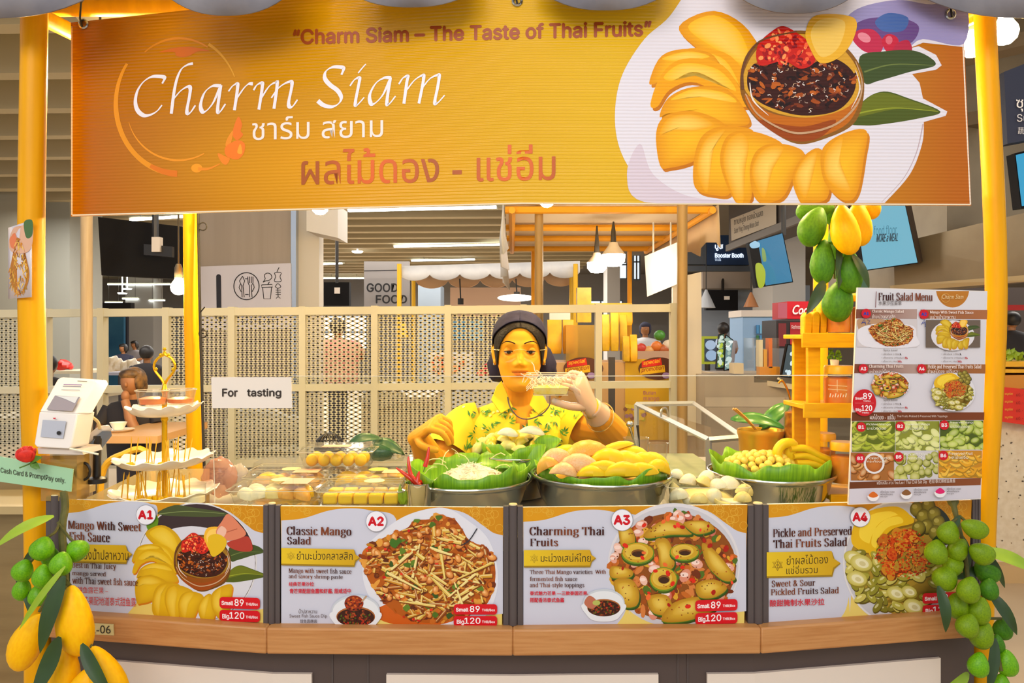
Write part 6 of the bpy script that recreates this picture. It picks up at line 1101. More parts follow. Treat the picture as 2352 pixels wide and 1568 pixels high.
for sx in (-1, 1):   # ears
    body.ell(HC+Vector((sx*.073, .008, -.006)), (.0075, .016, .030), rotm(0, sx*.12, -sx*.35), 14, 10); body.ell(HC+Vector((sx*.071, .002, -.03)), (.006, .008, .01))
zz = lambda y: 1.4-(y-770)*.001294; BX = HC.x
body.tube([(BX, 2.175, HC.z-.07), (BX, 2.19, HC.z-.115), (BX, 2.205, 1.20), (BX, 2.21, 1.15)], [.050, .046, .052, .085], 24)
RG = [(.80, .165, .115), (.95, .15, .10), (1.05, .158, .108), (1.12, .163, .10), (1.155, .158, .085), (1.178, .125, .068), (1.196, .08, .058), (1.21, .05, .05)]
ring = lambda z, w, d, yc=2.21, n=48: [(BX+w*cos(2*pi*j/n), yc+d*sin(2*pi*j/n), z) for j in range(n)]
body.loft([ring(z, w-.004, d-.004) for z, w, d in RG])
def limb(mb, P, r, n=16): mb.tube(cat(P, 6), [a for a, in cat([(q,) for q in r], 6)], n)
def hand(mb, wr, d, nn, side, curls, sc=.92, spread=.10, th=(.5, .6)):
    """Palm and five separate fingers: d along the palm, nn out of its back, side = thumb side."""
    d = Vector(d).normalized(); nn = Vector(nn); nn = (nn-d*nn.dot(d)).normalized(); s = d.cross(nn)*side; wr = Vector(wr); m3 = Matrix((s, d, nn)).transposed()
    A = lambda x, y, z: wr+(s*x+d*y+nn*z)*sc
    mb.loft([[A(w*cos(2*pi*j/16)+o, y, h*sin(2*pi*j/16)) for j in range(16)] for y, w, h, o in ((-.02, .026, .019, 0), (.0, .027, .018, 0), (.03, .036, .016, .002), (.06, .04, .0145, 0), (.082, .039, .012, -.001), (.09, .034, .008, -.001))])
    for i, (x, L, r) in enumerate(((.029, .072, .0088), (.010, .080, .009), (-.010, .074, .0087), (-.029, .058, .0078))):
        p = A(x, .078, 0);
        v, n_, P = d.copy(), nn.copy(), [A(x*.9, .055, 0), p]
        for k, f in enumerate((.46, .30, .24)):
            a = curls[i]*(1, 1.05, .6)[k]; v, n_ = v*cos(a)-n_*sin(a), n_*cos(a)+v*sin(a); p = p+(v+s*(x*spread*6)).normalized()*L*f*sc; P.append(p)
        mb.tube(cat(P, 4), [r*sc*(1.05-.22*t/(4*(len(P)-1))) for t in range(4*(len(P)-1)+1)], 12); mb.ell(P[-1], r*sc*.84, None, 10, 8)
    p0 = A(.022, .018, -.004); v = (s*.75+d*.62-nn*.25).normalized(); p1 = p0+v*.040*sc; v2 = (v*cos(th[0])+(d*.5-nn*.6-s*.15)*sin(th[0])).normalized(); p2 = p1+v2*.030*sc; v3 = (v2*cos(th[1])+(-nn*.5-s*.4+d*.4)*sin(th[1])).normalized(); p3 = p2+v3*.024*sc
    mb.tube(cat([p0, p1, p2, p3], 4), [.012*sc, .0118*sc, .0115*sc, .011*sc, .0105*sc, .0102*sc, .010*sc, .0098*sc, .0095*sc, .009*sc, .0088*sc, .0085*sc, .0078*sc], 12); mb.ell(p3, .0078*sc, None, 10, 8)
ES = (BX-.235, 2.09, zz(1068)); WS = at(960, 1000, 1.98)
limb(body, [(BX-.135, 2.205, 1.145), (BX-.16, 2.20, 1.135), (BX-.19, 2.165, 1.09), ES], [.056, .054, .047, .040]); limb(body, [ES, tuple(Vector(ES).lerp(WS, .35)), tuple(WS)], [.040, .041, .027])
EL = (BX+.268, 2.10, zz(984)); WL = at(1357, 934, 1.985)
limb(body, [(BX+.13, 2.205, 1.145), (BX+.16, 2.19, 1.14), (BX+.205, 2.15, 1.128), EL], [.056, .054, .050, .043]); limb(body, [EL, tuple(Vector(EL).lerp(WL, .4)), tuple(WL)], [.043, .040, .027])
hand(body, WS, (.52, -.52, .42), (-.15, -.45, .85), 1, (.75, .85, .95, 1.0), 1.0, .02, (.9, .7))
glove = MB()
HL = dict(d=(-.42, -.35, .80), nn=(.72, -.62, .35), side=-1, curls=(1.0, 1.05, 1.0, .95), th=(.5, .5))
hand(body, WL, HL['d'], HL['nn'], HL['side'], HL['curls'], .98, .04, HL['th'])
o = body.build('body_form', SKIN); o.modifiers.new('skin', 'REMESH').mode = 'VOXEL'; o.modifiers['skin'].voxel_size = .0021; o.modifiers['skin'].use_smooth_shade = True
sm = o.modifiers.new('soft', 'SMOOTH'); sm.factor = .5; sm.iterations = 2
me = D.meshes.new_from_object(o.evaluated_get(bpy.context.evaluated_depsgraph_get())); D.objects.remove(o); off = W[seller]
me.transform(Matrix.Translation(-off)); ca = me.color_attributes.get('Col') or me.color_attributes.new('Col', 'FLOAT_COLOR', 'POINT')
base, lip, dark = lin('e69e22'), lin('cc7026'), lin('8a4c14'); buf = []
for v in me.vertices:
    p = v.co+off-HC; c = base
    if p.y < -.07 and abs(p.x) < .024:
        up = -.0485-abs(p.x)*.12-.002*math.exp(-(p.x/.004)**2); lo = -.069+abs(p.x)**2*26
        if lo < p.z < up: c = mixc(base, lip, min(1, (up-p.z)/.0015, (p.z-lo)/.0025))
        if abs(p.z+.0565) < .0011 and abs(p.x) < .022: c = dark
    buf += c
if ca.domain == 'POINT' and ca.data_type == 'FLOAT_COLOR': ca.data.foreach_set('color', buf)
else: me.color_attributes.remove(ca); ca = me.color_attributes.new('Col', 'FLOAT_COLOR', 'POINT'); ca.data.foreach_set('color', buf)
me.materials.clear(); me.materials.append(SKIN); me.polygons.foreach_set('use_smooth', [True]*len(me.polygons))
o = D.objects.new('body', me); COL.objects.link(o); o.parent = seller; W[o] = off
def wear(mb, name, m, **k): return mb.build(name, m, seller, **k)
for sx in (-1, 1):   # eyes, lids, brows
    c = HC+Vector((sx*.0305, -.0735, .0025)); e = MB(); e.ell(c, .0125, None, 18, 12); ey = wear(e, 'eye', mat('eye_white', 'd8c8b0', rough=.2))
    e = MB(); e.ell(c+Vector((0, -.0075, -.0025)), (.0068, .006, .0066), None, 14, 10); e.build('iris', mat('dark_iris', '1a0e08', rough=.1), ey)
    e = MB('c88418'); rows = [[c+Vector((.0134*sin(t)*cos(q)*1.12, -.0134*cos(t)*cos(q), .0134*sin(q))) for t in [-1.35+i*.18 for i in range(16)]] for q in [.08+j*.13 for j in range(11)]]; e.grid(rows); wear(e, 'eyelid', SKIN)
    e = MB('cc8820'); rows = [[c+Vector((.0133*sin(t)*cos(q)*1.1, -.0133*cos(t)*cos(q), .0133*sin(q))) for t in [-1.35+i*.18 for i in range(16)]] for q in [-.42-j*.13 for j in range(7)]]; e.grid(rows); wear(e, 'eyelid', SKIN)
    e = MB(); e.tube([c+Vector((.0137*sin(t)*1.12, -.0137*cos(t), .0010-.0018*abs(t))) for t in [-1.2+i*.2 for i in range(13)]], [.0005]+[.0014]*11+[.0005], 6); wear(e, 'eyelash', HAIRM)
    e = MB(); e.tube(cat([HC+Vector((sx*x, y, z)) for x, y, z in ((.012, -.0965, .0235), (.024, -.0965, .0285), (.038, -.091, .030), (.050, -.081, .0235))], 4), [.001, .0018, .0022, .0022, .0022, .0021, .002, .0019, .0017, .0015, .0012, .001, .0006], 7, flat=.8); wear(e, 'eyebrow', HAIRM)
    e = MB(); e.ell(HC+Vector((sx*.074, -.004, -.037)), .0028, None, 8, 6); wear(e, 'earring', STEEL)
def cover(s, lim, name, m, drop=0):
    mb = MB(); ni = len(PRO); rows = []
    for j in range(73):
        a = -pi/2+2*pi*j/72; q = (1-cos(a+pi/2))/2   # 0 front .. 1 back
        z0 = lim(q, a); col = []
        for k in range(15):
            z = z0+(.111-z0)*k/14; i = min(range(ni), key=lambda t: abs(PRO[t][0]-z)); p = headp(i, a, 1, False)-HC; p.z = z; n = Vector((p.x, p.y-.0, p.z*.8)).normalized(); col.append(HC+p+n*s)
        rows.append(col)
    mb.grid(rows); return wear(mb, name, m, solid=.002)
cover(.004, lambda q, a: .066-.10*min(1, q*3.2)+.0, 'hair', HAIRM)
cover(.009, lambda q, a: .082-.05*min(1, q*2.4)-.13*max(0, q-.42)/.58, 'head_cover', NAVY)
k = MB(); cr_ = lambda p: p*(1+.07*sin(7*p.x+3*p.z)*sin(6*p.z-2*p.y)); k.ell(HC+Vector((.062, .062, -.030)), (.044, .05, .066), rotm(0, -.5, 0), 20, 14, fn=cr_); k.ell(HC+Vector((-.050, .062, -.034)), (.042, .045, .062), rotm(0, .35, 0), 18, 12, fn=cr_); k.ell(HC+Vector((0, .075, -.0)), (.074, .05, .085), None, 18, 12); wear(k, 'hair_snood', NAVY)
gl = MB()
for sx in (-1, 1):
    L_ = [HC+Vector((sx*(.033+.0245*cos(t)), -.1065+.006*abs(cos(t)), -.010+.0195*sin(t))) for t in [i*pi/14 for i in range(28)]]; gl.add(L_, [tuple(range(28))])
g_ = wear(gl, 'eyeglasses', glass('lens', 'fbf6ee', 1.25, .02), smooth=False); k = MB()
for sx in (-1, 1): k.tube([HC+Vector((sx*.057, -.099, .006)), HC+Vector((sx*.072, -.080, .007)), HC+Vector((sx*.078, .0, .006))], .0014, 6)
k.tube(cat([HC+Vector((-.017, -.1075, .005)), HC+Vector((0, -.111, .008)), HC+Vector((.017, -.1075, .005))], 5), .0014, 6); k.build('glasses_frame', mat('pale_gold', 'f0d890', rough=.2, metal=.8), g_)
# shirt
SH = MB('f4d40c'); R = random.Random(17)
prof = cat([(z, w*1.10, d*1.13) for z, w, d in RG], 5); NS = 96; rows = [[Vector((BX+w*cos(2*pi*j/NS)*(1+.012*sin(9*j*2*pi/NS+z*40)), 2.21+d*sin(2*pi*j/NS)*(1+.02*sin(7*j*2*pi/NS+z*30)), z)) for j in range(NS+1)] for z, w, d in prof]
VN = lambda z: max(0, (z-1.118)*.42)
fl_, fs_ = [], []
for i in range(len(rows)-1):
    for j in range(NS):
        q = (rows[i][j]+rows[i+1][j+1])/2
        if q.y < 2.17 and abs(q.x-BX-.008) < VN(q.z): continue
        SH.add([rows[i][j], rows[i][j+1], rows[i+1][j+1], rows[i+1][j]], [(0, 1, 2, 3)])
        if q.y < 2.16 and q.z > 1.0: fl_.append((q, (rows[i][j+1]-rows[i][j]).cross(rows[i+1][j]-rows[i][j]).normalized()))
def sleeve(P, r):
    Q = cat(P, 6); rr = [a for a, in cat([(q,) for q in r], 6)]; b = len(SH.v); SH.tube(Q, rr, 28, cap=False)
    for i in range(2, len(Q)-1):
        for j in range(0, 28, 3):
            q = Vector(SH.v[b+i*28+j]); n = (q-Vector(Q[i])).normalized()
            if n.y < .1: fs_.append((q, n))
sleeve([(BX-.115, 2.205, 1.145), (BX-.15, 2.20, 1.132), (BX-.185, 2.175, 1.095), (BX-.205, 2.15, 1.058)], [.058, .066, .069, .074]); sleeve([(BX+.11, 2.205, 1.145), (BX+.14, 2.195, 1.13), (BX+.17, 2.17, 1.115), (BX+.188, 2.155, 1.108)], [.058, .066, .070, .074])
for q, n in R.sample(fl_, 46)+R.sample(fs_, min(30, len(fs_))):
    if n.y > 0: n = -n
    t = n.cross(Vector((0, 0, 1))).normalized(); u = t.cross(n); a0 = R.uniform(0, 6.28)
    for k in range(R.choice((2, 3, 3, 4))):
        a = a0+k*.6+R.uniform(-.1, .1); ax = t*cos(a)+u*sin(a); s_ = t*-sin(a)+u*cos(a); L = R.uniform(.014, .024); c = q+n*.0022+s_*k*.003
        SH.add([c, c+ax*L*.4+s_*L*.15, c+ax*L, c+ax*L*.4-s_*L*.15], [(0, 1, 2, 3)], R.choice(['3f8a1c', '2f7420', '5a9a1c', '1f5a38', '8ab41c']))
for i in range(30):
    q, n = R.choice(fl_+fs_); n = -n if n.y > 0 else n; t = n.cross(Vector((0, 0, 1))).normalized(); u = t.cross(n); c = q+n*.002; SH.add([c+(t*cos(a)+u*sin(a))*.005 for a in range(6)], [tuple(range(6))], R.choice(['f8ecb0', 'fbe67a']))
wear(SH, 'shirt', mat('shirt_cotton', vc=True, rough=.7))
for A in ([(1152, 874), (1178, 934), (1150, 950), (1128, 918), (1140, 888)], [(1232, 878), (1246, 905), (1262, 934), (1236, 952), (1216, 930)]):
    k = MB('f6da14'); k.prism([at(x, y, 2.085+max(0, (905-y))*.0016) for x, y in A], (0, .008, 0)); k.build('collar', MATS['shirt_cotton'], seller, bevel=.002)
k = MB(); k.tube(cat([at(1166, 912, 2.10), at(1172, 935, 2.075), at(1190, 957, 2.07), at(1215, 962, 2.07), at(1245, 950, 2.07), at(1262, 930, 2.075), at(1263, 905, 2.09)], 5), .0019, 7); wear(k, 'neck_cord', mat('plum_cord', '4a3a48', rough=.6))
k = MB(); c = Vector(EL).lerp(WL, .62); ax = (WL-Vector(EL)).normalized(); R3 = ax.to_track_quat('Z', 'Y').to_matrix(); k.tube([c+R3@Vector((.041*cos(t*pi/14), .041*sin(t*pi/14), .006*sin(t*pi/14))) for t in range(29)], .0017, 7); wear(k, 'bangle', mat('pale_gold'))
g2 = MB(); hand(g2, WL, HL['d'], HL['nn'], HL['side'], HL['curls'], 1.03, .04, HL['th']); limb(g2, [tuple(WL), tuple(WL.lerp(Vector(EL), .16)), tuple(WL.lerp(Vector(EL), .30))], [.0285, .032, .037]); wear(g2, 'plastic_glove', glass('glove_film', 'f8f0e6', 1.4, .25, 'f4e2cc', .5), ang=180)
k = MB(); k.loft([ring(z, w, d, 2.21, 28) for z, w, d in ((.84, .172, .122), (.7, .185, .12), (.62, .18, .11))]); 
for sx in (-1, 1): k.tube([(BX+sx*.085, 2.21, .68), (BX+sx*.09, 2.21, .4), (BX+sx*.09, 2.22, .04)], [.088, .065, .05], 16); 
wear(k, 'trousers', mat('dark_trousers', '3a3438', rough=.8)); k = MB()
for sx in (-1, 1): k.ell((BX+sx*.09, 2.17, .035), (.045, .12, .035))
wear(k, 'shoes', BLACK)
# the cup she holds
hc = thing('held_cup', 'clear square tub of pale mango shreds in the gloved hand of the seller', 'cup', at(1264, 906, 1.935)); k = MB(); c = at(1264, 906, 1.935)
sq = lambda w, d, z: [c+Vector((x*w/2, y*d/2, z)) for x, y in ((-1, -1), (1, -1), (1, 1), (-1, 1))]
k.loft([sq(.088, .06, 0), sq(.116, .085, .052), sq(.124, .092, .053), sq(.124, .092, .056)], cap=False); k.add(sq(.088, .06, 0), [(0, 1, 2, 3)]); k.build('tub', CLEAR, hc, bevel=.004); k = MB(); k.tube(sq(.124, .092, .055)+sq(.124, .092, .055)[:1], .0016, 6); k.tube(sq(.088, .06, .001)+sq(.088, .06, .001)[:1], .0013, 6); k.build('rim', EDGE, hc)
k = MB(); k.loft([sq(.080, .052, .003), sq(.092, .066, .020), sq(.05, .036, .026)]); k.build('fruit_filling', mat('cup_mango', 'f0d02c', rough=.4, var='f4e69a', vscale=40), hc); k = MB(); R = random.Random(41)
for i in range(90):
    p = c+Vector((R.uniform(-.05, .03), R.uniform(-.036, .02), R.uniform(.018, .044))); b = R.uniform(0, 6.28); k.tube([p, p+Vector((.012*cos(b), .008*sin(b), .006)), p+Vector((.024*cos(b), .014*sin(b), R.uniform(-.008, .002)))], .0011, 4)
for P in ([(1232, 868), (1218, 858), (1205, 862), (1200, 878)], [(1228, 866), (1212, 866), (1196, 858)], [(1225, 870), (1222, 880)], [(1238, 864), (1228, 850), (1226, 838), (1221, 832)], [(1246, 864), (1240, 855), (1232, 850)], [(1300, 866), (1308, 862), (1314, 876), (1322, 890)]): k.tube([at(x, y, 1.90) for x, y in P], .0013, 5)
k.build('shreds', mat('shredded_mango'), hc)
# ================================================================ BACKGROUND: divider, neighbouring stalls, signs, lights, diners
FRM = mat('cream_frame', 'cbc4aa', rough=.5); MESHM = mat('cream_mesh', 'c8c0a4', rough=.5)
dv = thing('mesh_divider', 'cream metal divider of square bays filled with expanded mesh behind the seller', 'divider', (-.5, 4, 0)); YD = 4.0
ry = lambda x, y: y-(x-700)*.0085
def dbar(x0, y0, x1, y1, nm, d=.05): k = MB(); YD = 4.0-(d-.05)/2; k.quadpx([(x0, y0), (x1, y0), (x1, y1), (x0, y1)] if x1-x0 < 40 else [(x0, ry(x0, y0)), (x1, ry(x1, y0)), (x1, ry(x1, y1)), (x0, ry(x0, y1))], YD, d); k.build(nm, FRM, dv, smooth=False)
for y0, y1 in ((705, 723), (882, 898), (1054, 1072)): dbar(-60, y0, 1556, y1, 'rail')
PX = [-60, 92, 222, 372, 523, 686, 852, 1021, 1195, 1368, 1541]
for x in PX: dbar(x, ry(x, 703), x+15, 1365, 'post', .054)
def meshpanel(x0, x1, y0, y1):
    A, B = at(x0, y1, YD+.025), at(x1, y0, YD+.025); pw, ph, w = .0475, .0240, .0080; k = MB(); sl = ph/pw
    W_, H_ = B.x-A.x, B.z-A.z; n = int(W_/pw)+int(H_/ph)+2
    for s in (1, -1):
        for i in range(-int(H_/ph)-1, n):
            c0 = i*pw; P = []   # line z = s*sl*(x-c0) (+H if s<0)
            for t in (0, 1):
                pass
            xa, xb = 0.0, W_; f = (lambda x: sl*(x-c0)) if s > 0 else (lambda x: H_-sl*(x-c0)); g = (lambda z: c0+z/sl) if s > 0 else (lambda z: c0+(H_-z)/sl)
            za, zb = f(xa), f(xb); lo, hi = min(g(0), g(H_)), max(g(0), g(H_)); xa, xb = max(0, lo), min(W_, hi)
            if xb-xa < .002: continue
            p, q = Vector((A.x+xa, YD+.025, A.z+f(xa))), Vector((A.x+xb, YD+.025, A.z+f(xb))); u = (q-p).normalized(); nn = Vector((-u.z, 0, u.x))*w/2
            k.add([p-nn, q-nn, q+nn, p+nn], [(0, 1, 2, 3)])
    k.build('mesh_panel', MESHM, dv, smooth=False)
for i, (a, b) in enumerate(zip(PX, PX[1:])):
    if i in (0, 3, 4, 5, 6, 7):
        for y0, y1 in ((722, 884), (897, 1056), (1071, 1200)): meshpanel(a+14, b+1, ry(a, y0), ry(a, y1))
def post(label, px, Y, r, y0, m_, yb=None): k = MB(); A = at(px, y0, Y); k.tube([(A.x, Y, 0), A], r, 12); return single(k, 'wooden_post', m_, label, 'post', 'wooden posts of the neighbouring stalls')
PW = mat('post_wood', 'a5834a', rough=.5, var='9a783e', vscale=6, vdim=(6, 6, .6)); PB = mat('post_beige', 'cdb48c', rough=.5, var='bda076', vscale=8, vdim=(8, 8, .4))
post('beige post of the next stall, left behind the card terminal', 199, 3.8, .028, 470, PB)
post('brown wooden post rising just right of the seller behind the divider', 1238, 4.3, .025, 440, PW); post('brown wooden post at the right end of the mesh divider', 1567, 3.9, .028, 440, PW)
# ---- lit strips and spots on the ceiling
TUBE = mat('strip_light', 'eef6f2', emit=9); SPOT = mat('spot_light', 'fffaf0', emit=9)
def strip_light(x0, y0, x1, y1):
    a, b = [at(x, y, min(22, 1.74*F/(HY-y))) for x, y in ((x0, y0), (x1, y1))]; t = thing('strip_light', 'white fluorescent strip light hung below the hall ceiling', 'lamp', (a+b)/2, 'ceiling strip lights'); k = MB(); r = .03; k.box(min(a.x, b.x), max(a.x, b.x), a.y-.035, a.y+.035, a.z, a.z+.03); k.v = [((x), (a.y+(b.y-a.y)*((x-a.x)/((b.x-a.x) or 1)))+(y-a.y), z) for x, y, z in k.v]; k.build('tube', TUBE, t, smooth=False)
    k = MB(); k.v = []; k.box(min(a.x, b.x)-.02, max(a.x, b.x)+.02, a.y-.02, a.y+.02, a.z+.03, a.z+.06); k.build('housing', FRM, t, smooth=False)
    for u in (.2, .8): p = a.lerp(b, u); k = MB(); k.tube([(p.x, p.y, p.z+.05), (p.x, p.y, 3.56)], .006, 5); k.build('hanger', mat('hanger_grey', '6a645e'), t)
for q in ((300, 507, 420, 499), (-20, 599, 20, 597), (92, 623, 187, 619), (248, 654, 392, 646), (242, 696, 280, 694), (282, 687, 318, 689), (343, 691, 378, 693), (800, 486, 1140, 478), (905, 568, 1155, 563), (945, 600, 1090, 597), (740, 608, 786, 606), (742, 640, 838, 637)): strip_light(*q)
for x, y in ((172, 640), (292, 665), (281, 675), (821, 580), (1625, 638)):
    Y = 1.75*F/(HY-y); k = MB(); c = at(x, y, min(Y, 20)); k.lathe([(0, 0), (.10, 0), (.12, .03), (.015, .03), (.015, 3.56-c.z), (0, 3.56-c.z)], c, 16); single(k, 'downlight', SPOT, 'small round spotlight in the hall ceiling', 'lamp', 'ceiling spotlights')
def slab(name, label, cat_, q, Y, th, m_, group=None, build=None, ppar=True):
    Ys = Y if isinstance(Y, (list, tuple)) else [Y]*4; t = thing(name, label, cat_, sum((at(x, y, d) for (x, y), d in zip(q, Ys)), Vector())/4, group); k = MB(); k.prism([at(x, y, d) for (x, y), d in zip(q, Ys)], th if isinstance(th, tuple) else (0, th, 0)); k.build('body', m_, t, smooth=False); return t
def rect(x0, y0, x1, y1): return [(x0, y0), (x1, y0), (x1, y1), (x0, y1)]
def face(t, q, Y, m_, col=None, nm='screen', d=.004):
    Ys = Y if isinstance(Y, (list, tuple)) else [Y]*4; k = MB(col); k.add([at(x, y, e-d) for (x, y), e in zip(q, Ys)], [(0, 1, 2, 3)]); return k.build(nm, m_, t, smooth=False)
def hang(t, px, y0, y1, Y, m_=None, r=.02, top=None): k = MB(); b = at(px, y1, Y); k.tube([top or (b.x, b.y, 3.56), b], r, 8); k.build('mount_pole', m_ or BLACK, t)
TVB = mat('tv_black', '0d0a0b', rough=.6, spec=.15)
t = slab('television', 'black television seen from behind, hanging left under the ceiling', 'television', [(225, 498), (418, 520), (421, 641), (233, 632)], [4.3, 4.7, 4.7, 4.3], .07, TVB, 'televisions'); hang(t, 357, 400, 545, 4.45); k = MB(); k.rectpx(348, 544, 367, 578, 4.4, .04); k.build('socket_box', WHITE, t); k = MB(); k.quadpx([(330, 560), (395, 566), (395, 590), (330, 585)], 4.42, .03); k.build('bracket', BLACK, t)
t = slab('television', 'small black television seen from behind, beyond the cream column', 'television', rect(744, 648, 802, 702), 9, .1, TVB, 'televisions'); hang(t, 774, 610, 650, 9); k = MB(); k.rectpx(768, 660, 780, 674, 8.98, .02); k.build('socket_box', WHITE, t)
t = slab('television', 'black television seen from behind at the far drink shop, right of the white panel', 'television', rect(1622, 666, 1695, 712), 10.45, .1, TVB, 'televisions'); hang(t, 1660, 590, 668, 10.5, top=at(1660, 640, 10.62)); k = MB(); k.rectpx(1664, 680, 1676, 688, 10.43, .02); k.build('socket_box', WHITE, t)
Q = [(1719, 557), (1798, 533), (1822, 648), (1737, 661)]; YS = [6.3, 5.8, 5.8, 6.3]; t = slab('television', 'blue television screen with a yellow drink splash, tilted over the drink shop', 'television', Q, YS, .08, TVB, 'televisions'); hang(t, 1800, 470, 540, 6.1)
fq = lambda Q, k=.04: [(x+(sum(a for a, b in Q)/4-x)*k, y+(sum(b for a, b in Q)/4-y)*k) for x, y in Q]
face(t, fq(Q), [y-.001 for y in YS], SCREEN, '2a7ca4'); YT = pl([(1719, 6.3), (1810, 5.8)]); p = Pr(lambda x: YT(x)-.012); p.blob([(1735, 610), (1748, 605), (1758, 625), (1755, 655), (1742, 658)], 'a8b81c'); p.blob([(1750, 570), (1757, 575), (1760, 598), (1752, 598)], '7c9c4a'); p.blob([(1722, 560), (1740, 552), (1745, 566), (1728, 570)], '8cc0dc'); p.build('screen_picture', t, SCREEN)
Q = [(1962, 455), (2075, 448), (2109, 604), (1984, 622)]; YS = [5.2, 4.9, 4.9, 5.2]; t = slab('television', 'pale blue screen with dark wording behind the hanging mangoes', 'television', Q, YS, .1, TVB, 'televisions'); face(t, fq(Q, .02), YS, SCREEN, '72b6cc'); hang(t, 2080, 380, 460, 5.1)
YT = pl([(1962, 5.2), (2100, 4.9)]); p = Pr(lambda x: YT(x)-.012); p.text('platinum food floor', 1958, 521, 2060, 548, '3a7a90', -.05); p.text('MORE a MEAL', 2012, 537, 2062, 556, '1c3a48', -.04, .15, .8); p.build('lettering', t, SCREEN)
k = MB(); k.quadpx([(2075, 448), (2090, 455), (2120, 600), (2109, 604)], [4.9, 5.0, 5.0, 4.9], .1); k.build('side_frame', mat('tv_brown', '4a3a30', rough=.5), t)
t = slab('television', 'bright blue screen cut off by the right edge above the far shops', 'television', [(2330, 352), (2400, 335), (2420, 470), (2345, 478)], 3.6, .06, TVB, 'televisions'); face(t, [(2333, 356), (2398, 340), (2416, 466), (2347, 473)], 3.6, SCREEN, '1c9cc8'); hang(t, 2370, 250, 345, 3.63)
t = slab('shop_sign', 'dark shop sign with white Thai lettering cut off by the right edge', 'sign', [(2306, 165), (2420, 120), (2420, 310), (2314, 330)], 3.5, .08, mat('sign_navy', '23263c', rough=.5)); p = Pr(lambda x: 3.494); p.text('ซุป', 2334, 222, 2372, 256, 'e8e4e4'); p.text('Sup', 2336, 262, 2376, 284, 'd8d4d8'); p.text('蔬', 2338, 292, 2352, 308, 'd8d4d8'); p.build('lettering', t); hang(t, 2380, 40, 140, 3.53)
t = slab('shop_sign', 'lit blue sign reading Booster Booth above the far drink shop', 'sign', rect(1622, 540, 1722, 608), 11, .15, mat('sign_blue', '22406e', rough=.5)); p = Pr(lambda x: 10.99); p.text('บูส', 1642, 561, 1661, 576, 'eaf4ff', 0, 0, 1); p.text('Booster Booth', 1642, 581, 1708, 592, 'e2eefc', 0, 0, 1.2); p.text('饮品', 1642, 593, 1656, 599, 'cfe0f4'); p.build('lettering', t, mat('lit_letters', vc=True, emit=1.3)); k = MB(); k.rectpx(1570, 545, 1622, 607, 11, .15); k.rectpx(1565, 610, 1740, 622, 10.98, .2); k.build('sign_frame', mat('sign_grey', '5f6670', rough=.5), t)
FAS = mat('fascia_grey', '5c5450', rough=.6); fs = thing('shop_fascia', 'long grey fascia over the right hand shops', 'fascia', (3.1, 9, 2.6)); k = MB(); k.box(2.84, 3.3, 6.6, 9.7, 2.55, 3.19); k.build('panel', FAS, fs, smooth=False); k = MB(); k.box(2.80, 2.84, 6.6, 9.7, 2.50, 2.58); k.build('lower_rail', mat('fascia_rail', '77706a', rough=.5), fs, smooth=False)
for y in (7, 9.3): k = MB(); k.box(2.95, 3.05, y, y+.1, 3.19, 3.55); k.build('hanger', FAS, fs, smooth=False)
YF = lambda x: (2.83)*F/(x-CX); Q = [(1678, 503), (1783, 470), (1783, 516), (1680, 553)]; t = slab('shop_sign', 'cream shop sign with grey Thai lettering on the right hand fascia', 'sign', [(1678, 503), (1783, 462), (1783, 514), (1680, 553)], [YF(1678)-.04, YF(1783)-.04, YF(1783)-.04, YF(1680)-.04], (.012, .03, 0), mat('sign_cream', 'c6b8a4', rough=.6)); p = Pr(lambda x: YF(x)-.046); p.text('ทานหมู่ย ทองม้วนสด', 1686, 500, 1752, 522, '4a4440', -.33); p.text('Sum Ying Thong Muan Sod', 1686, 524, 1742, 540, '5a544e', -.33); p.build('lettering', t)
# ---- sign on the taupe column
po = thing('dining_sign', 'white sign with dining icons and a down arrow on the taupe column', 'sign', at(563, 756, 5.18)); k = MB(); k.quadpx([(457, 612), (668, 604), (669, 754), (457, 758)], 5.18, .012); k.build('board', mat('sign_lilac', 'cfcbd8', rough=.5), po); p = Pr(lambda x: 5.178); K = '2a2830'
p.stroke([(502, 634), (503, 720)], 11, K); p.ell(502, 635, 5.5, 5.5, K); p.poly([(484, 716), (524, 714), (504, 742)], K); p.ring(566, 657, 29, 31, 2.2, K)
for P in ([(557, 634), (562, 645), (558, 656), (561, 682), (556, 682), (555, 656), (550, 645), (557, 634)], [(569, 635), (570, 650), (573, 656), (573, 682), (579, 682), (577, 656), (581, 650), (581, 635)], [(573, 635), (573, 650)], [(577, 635), (577, 650)], [(552, 652), (549, 660), (554, 670)], [(582, 652), (584, 660), (579, 670)], [(563, 640), (569, 640)], [(563, 676), (571, 676)]): p.stroke(P, 1.8, K)
p.stroke(cat([(604, 648), (609, 640), (607, 632), (614, 627), (622, 630), (624, 638), (617, 644), (610, 645), (604, 648)], 5), 1.8, K); p.stroke([(601, 654), (625, 653), (626, 659), (601, 660), (601, 654)], 1.8, K); p.stroke([(603, 660), (606, 686), (621, 686), (624, 659)], 1.8, K); p.stroke([(615, 653), (619, 647)], 2, K)
p.stroke(cat([(630, 627), (638, 625), (646, 627), (643, 635), (646, 645), (638, 647), (630, 645), (633, 635), (630, 627)], 3), 1.6, K); p.stroke([(636, 624), (641, 614)], 1.8, K); p.stroke(cat([(632, 658), (638, 651), (645, 658), (638, 662), (632, 658)], 4), 1.6, K); p.stroke([(638, 662), (639, 682)], 1.8, K); [p.stroke([(633, y), (645, y)], 1.3, K) for y in (666, 671, 676)]; p.stroke([(634, 685), (639, 681), (644, 685)], 1.6, K)
p.text('อาหารและเครื่องดื่ม', 555, 717, 636, 729, K); p.text('SEASONAL MENU', 552, 733, 638, 744, K, 0, 0, .6); p.build('printed_icons', po)
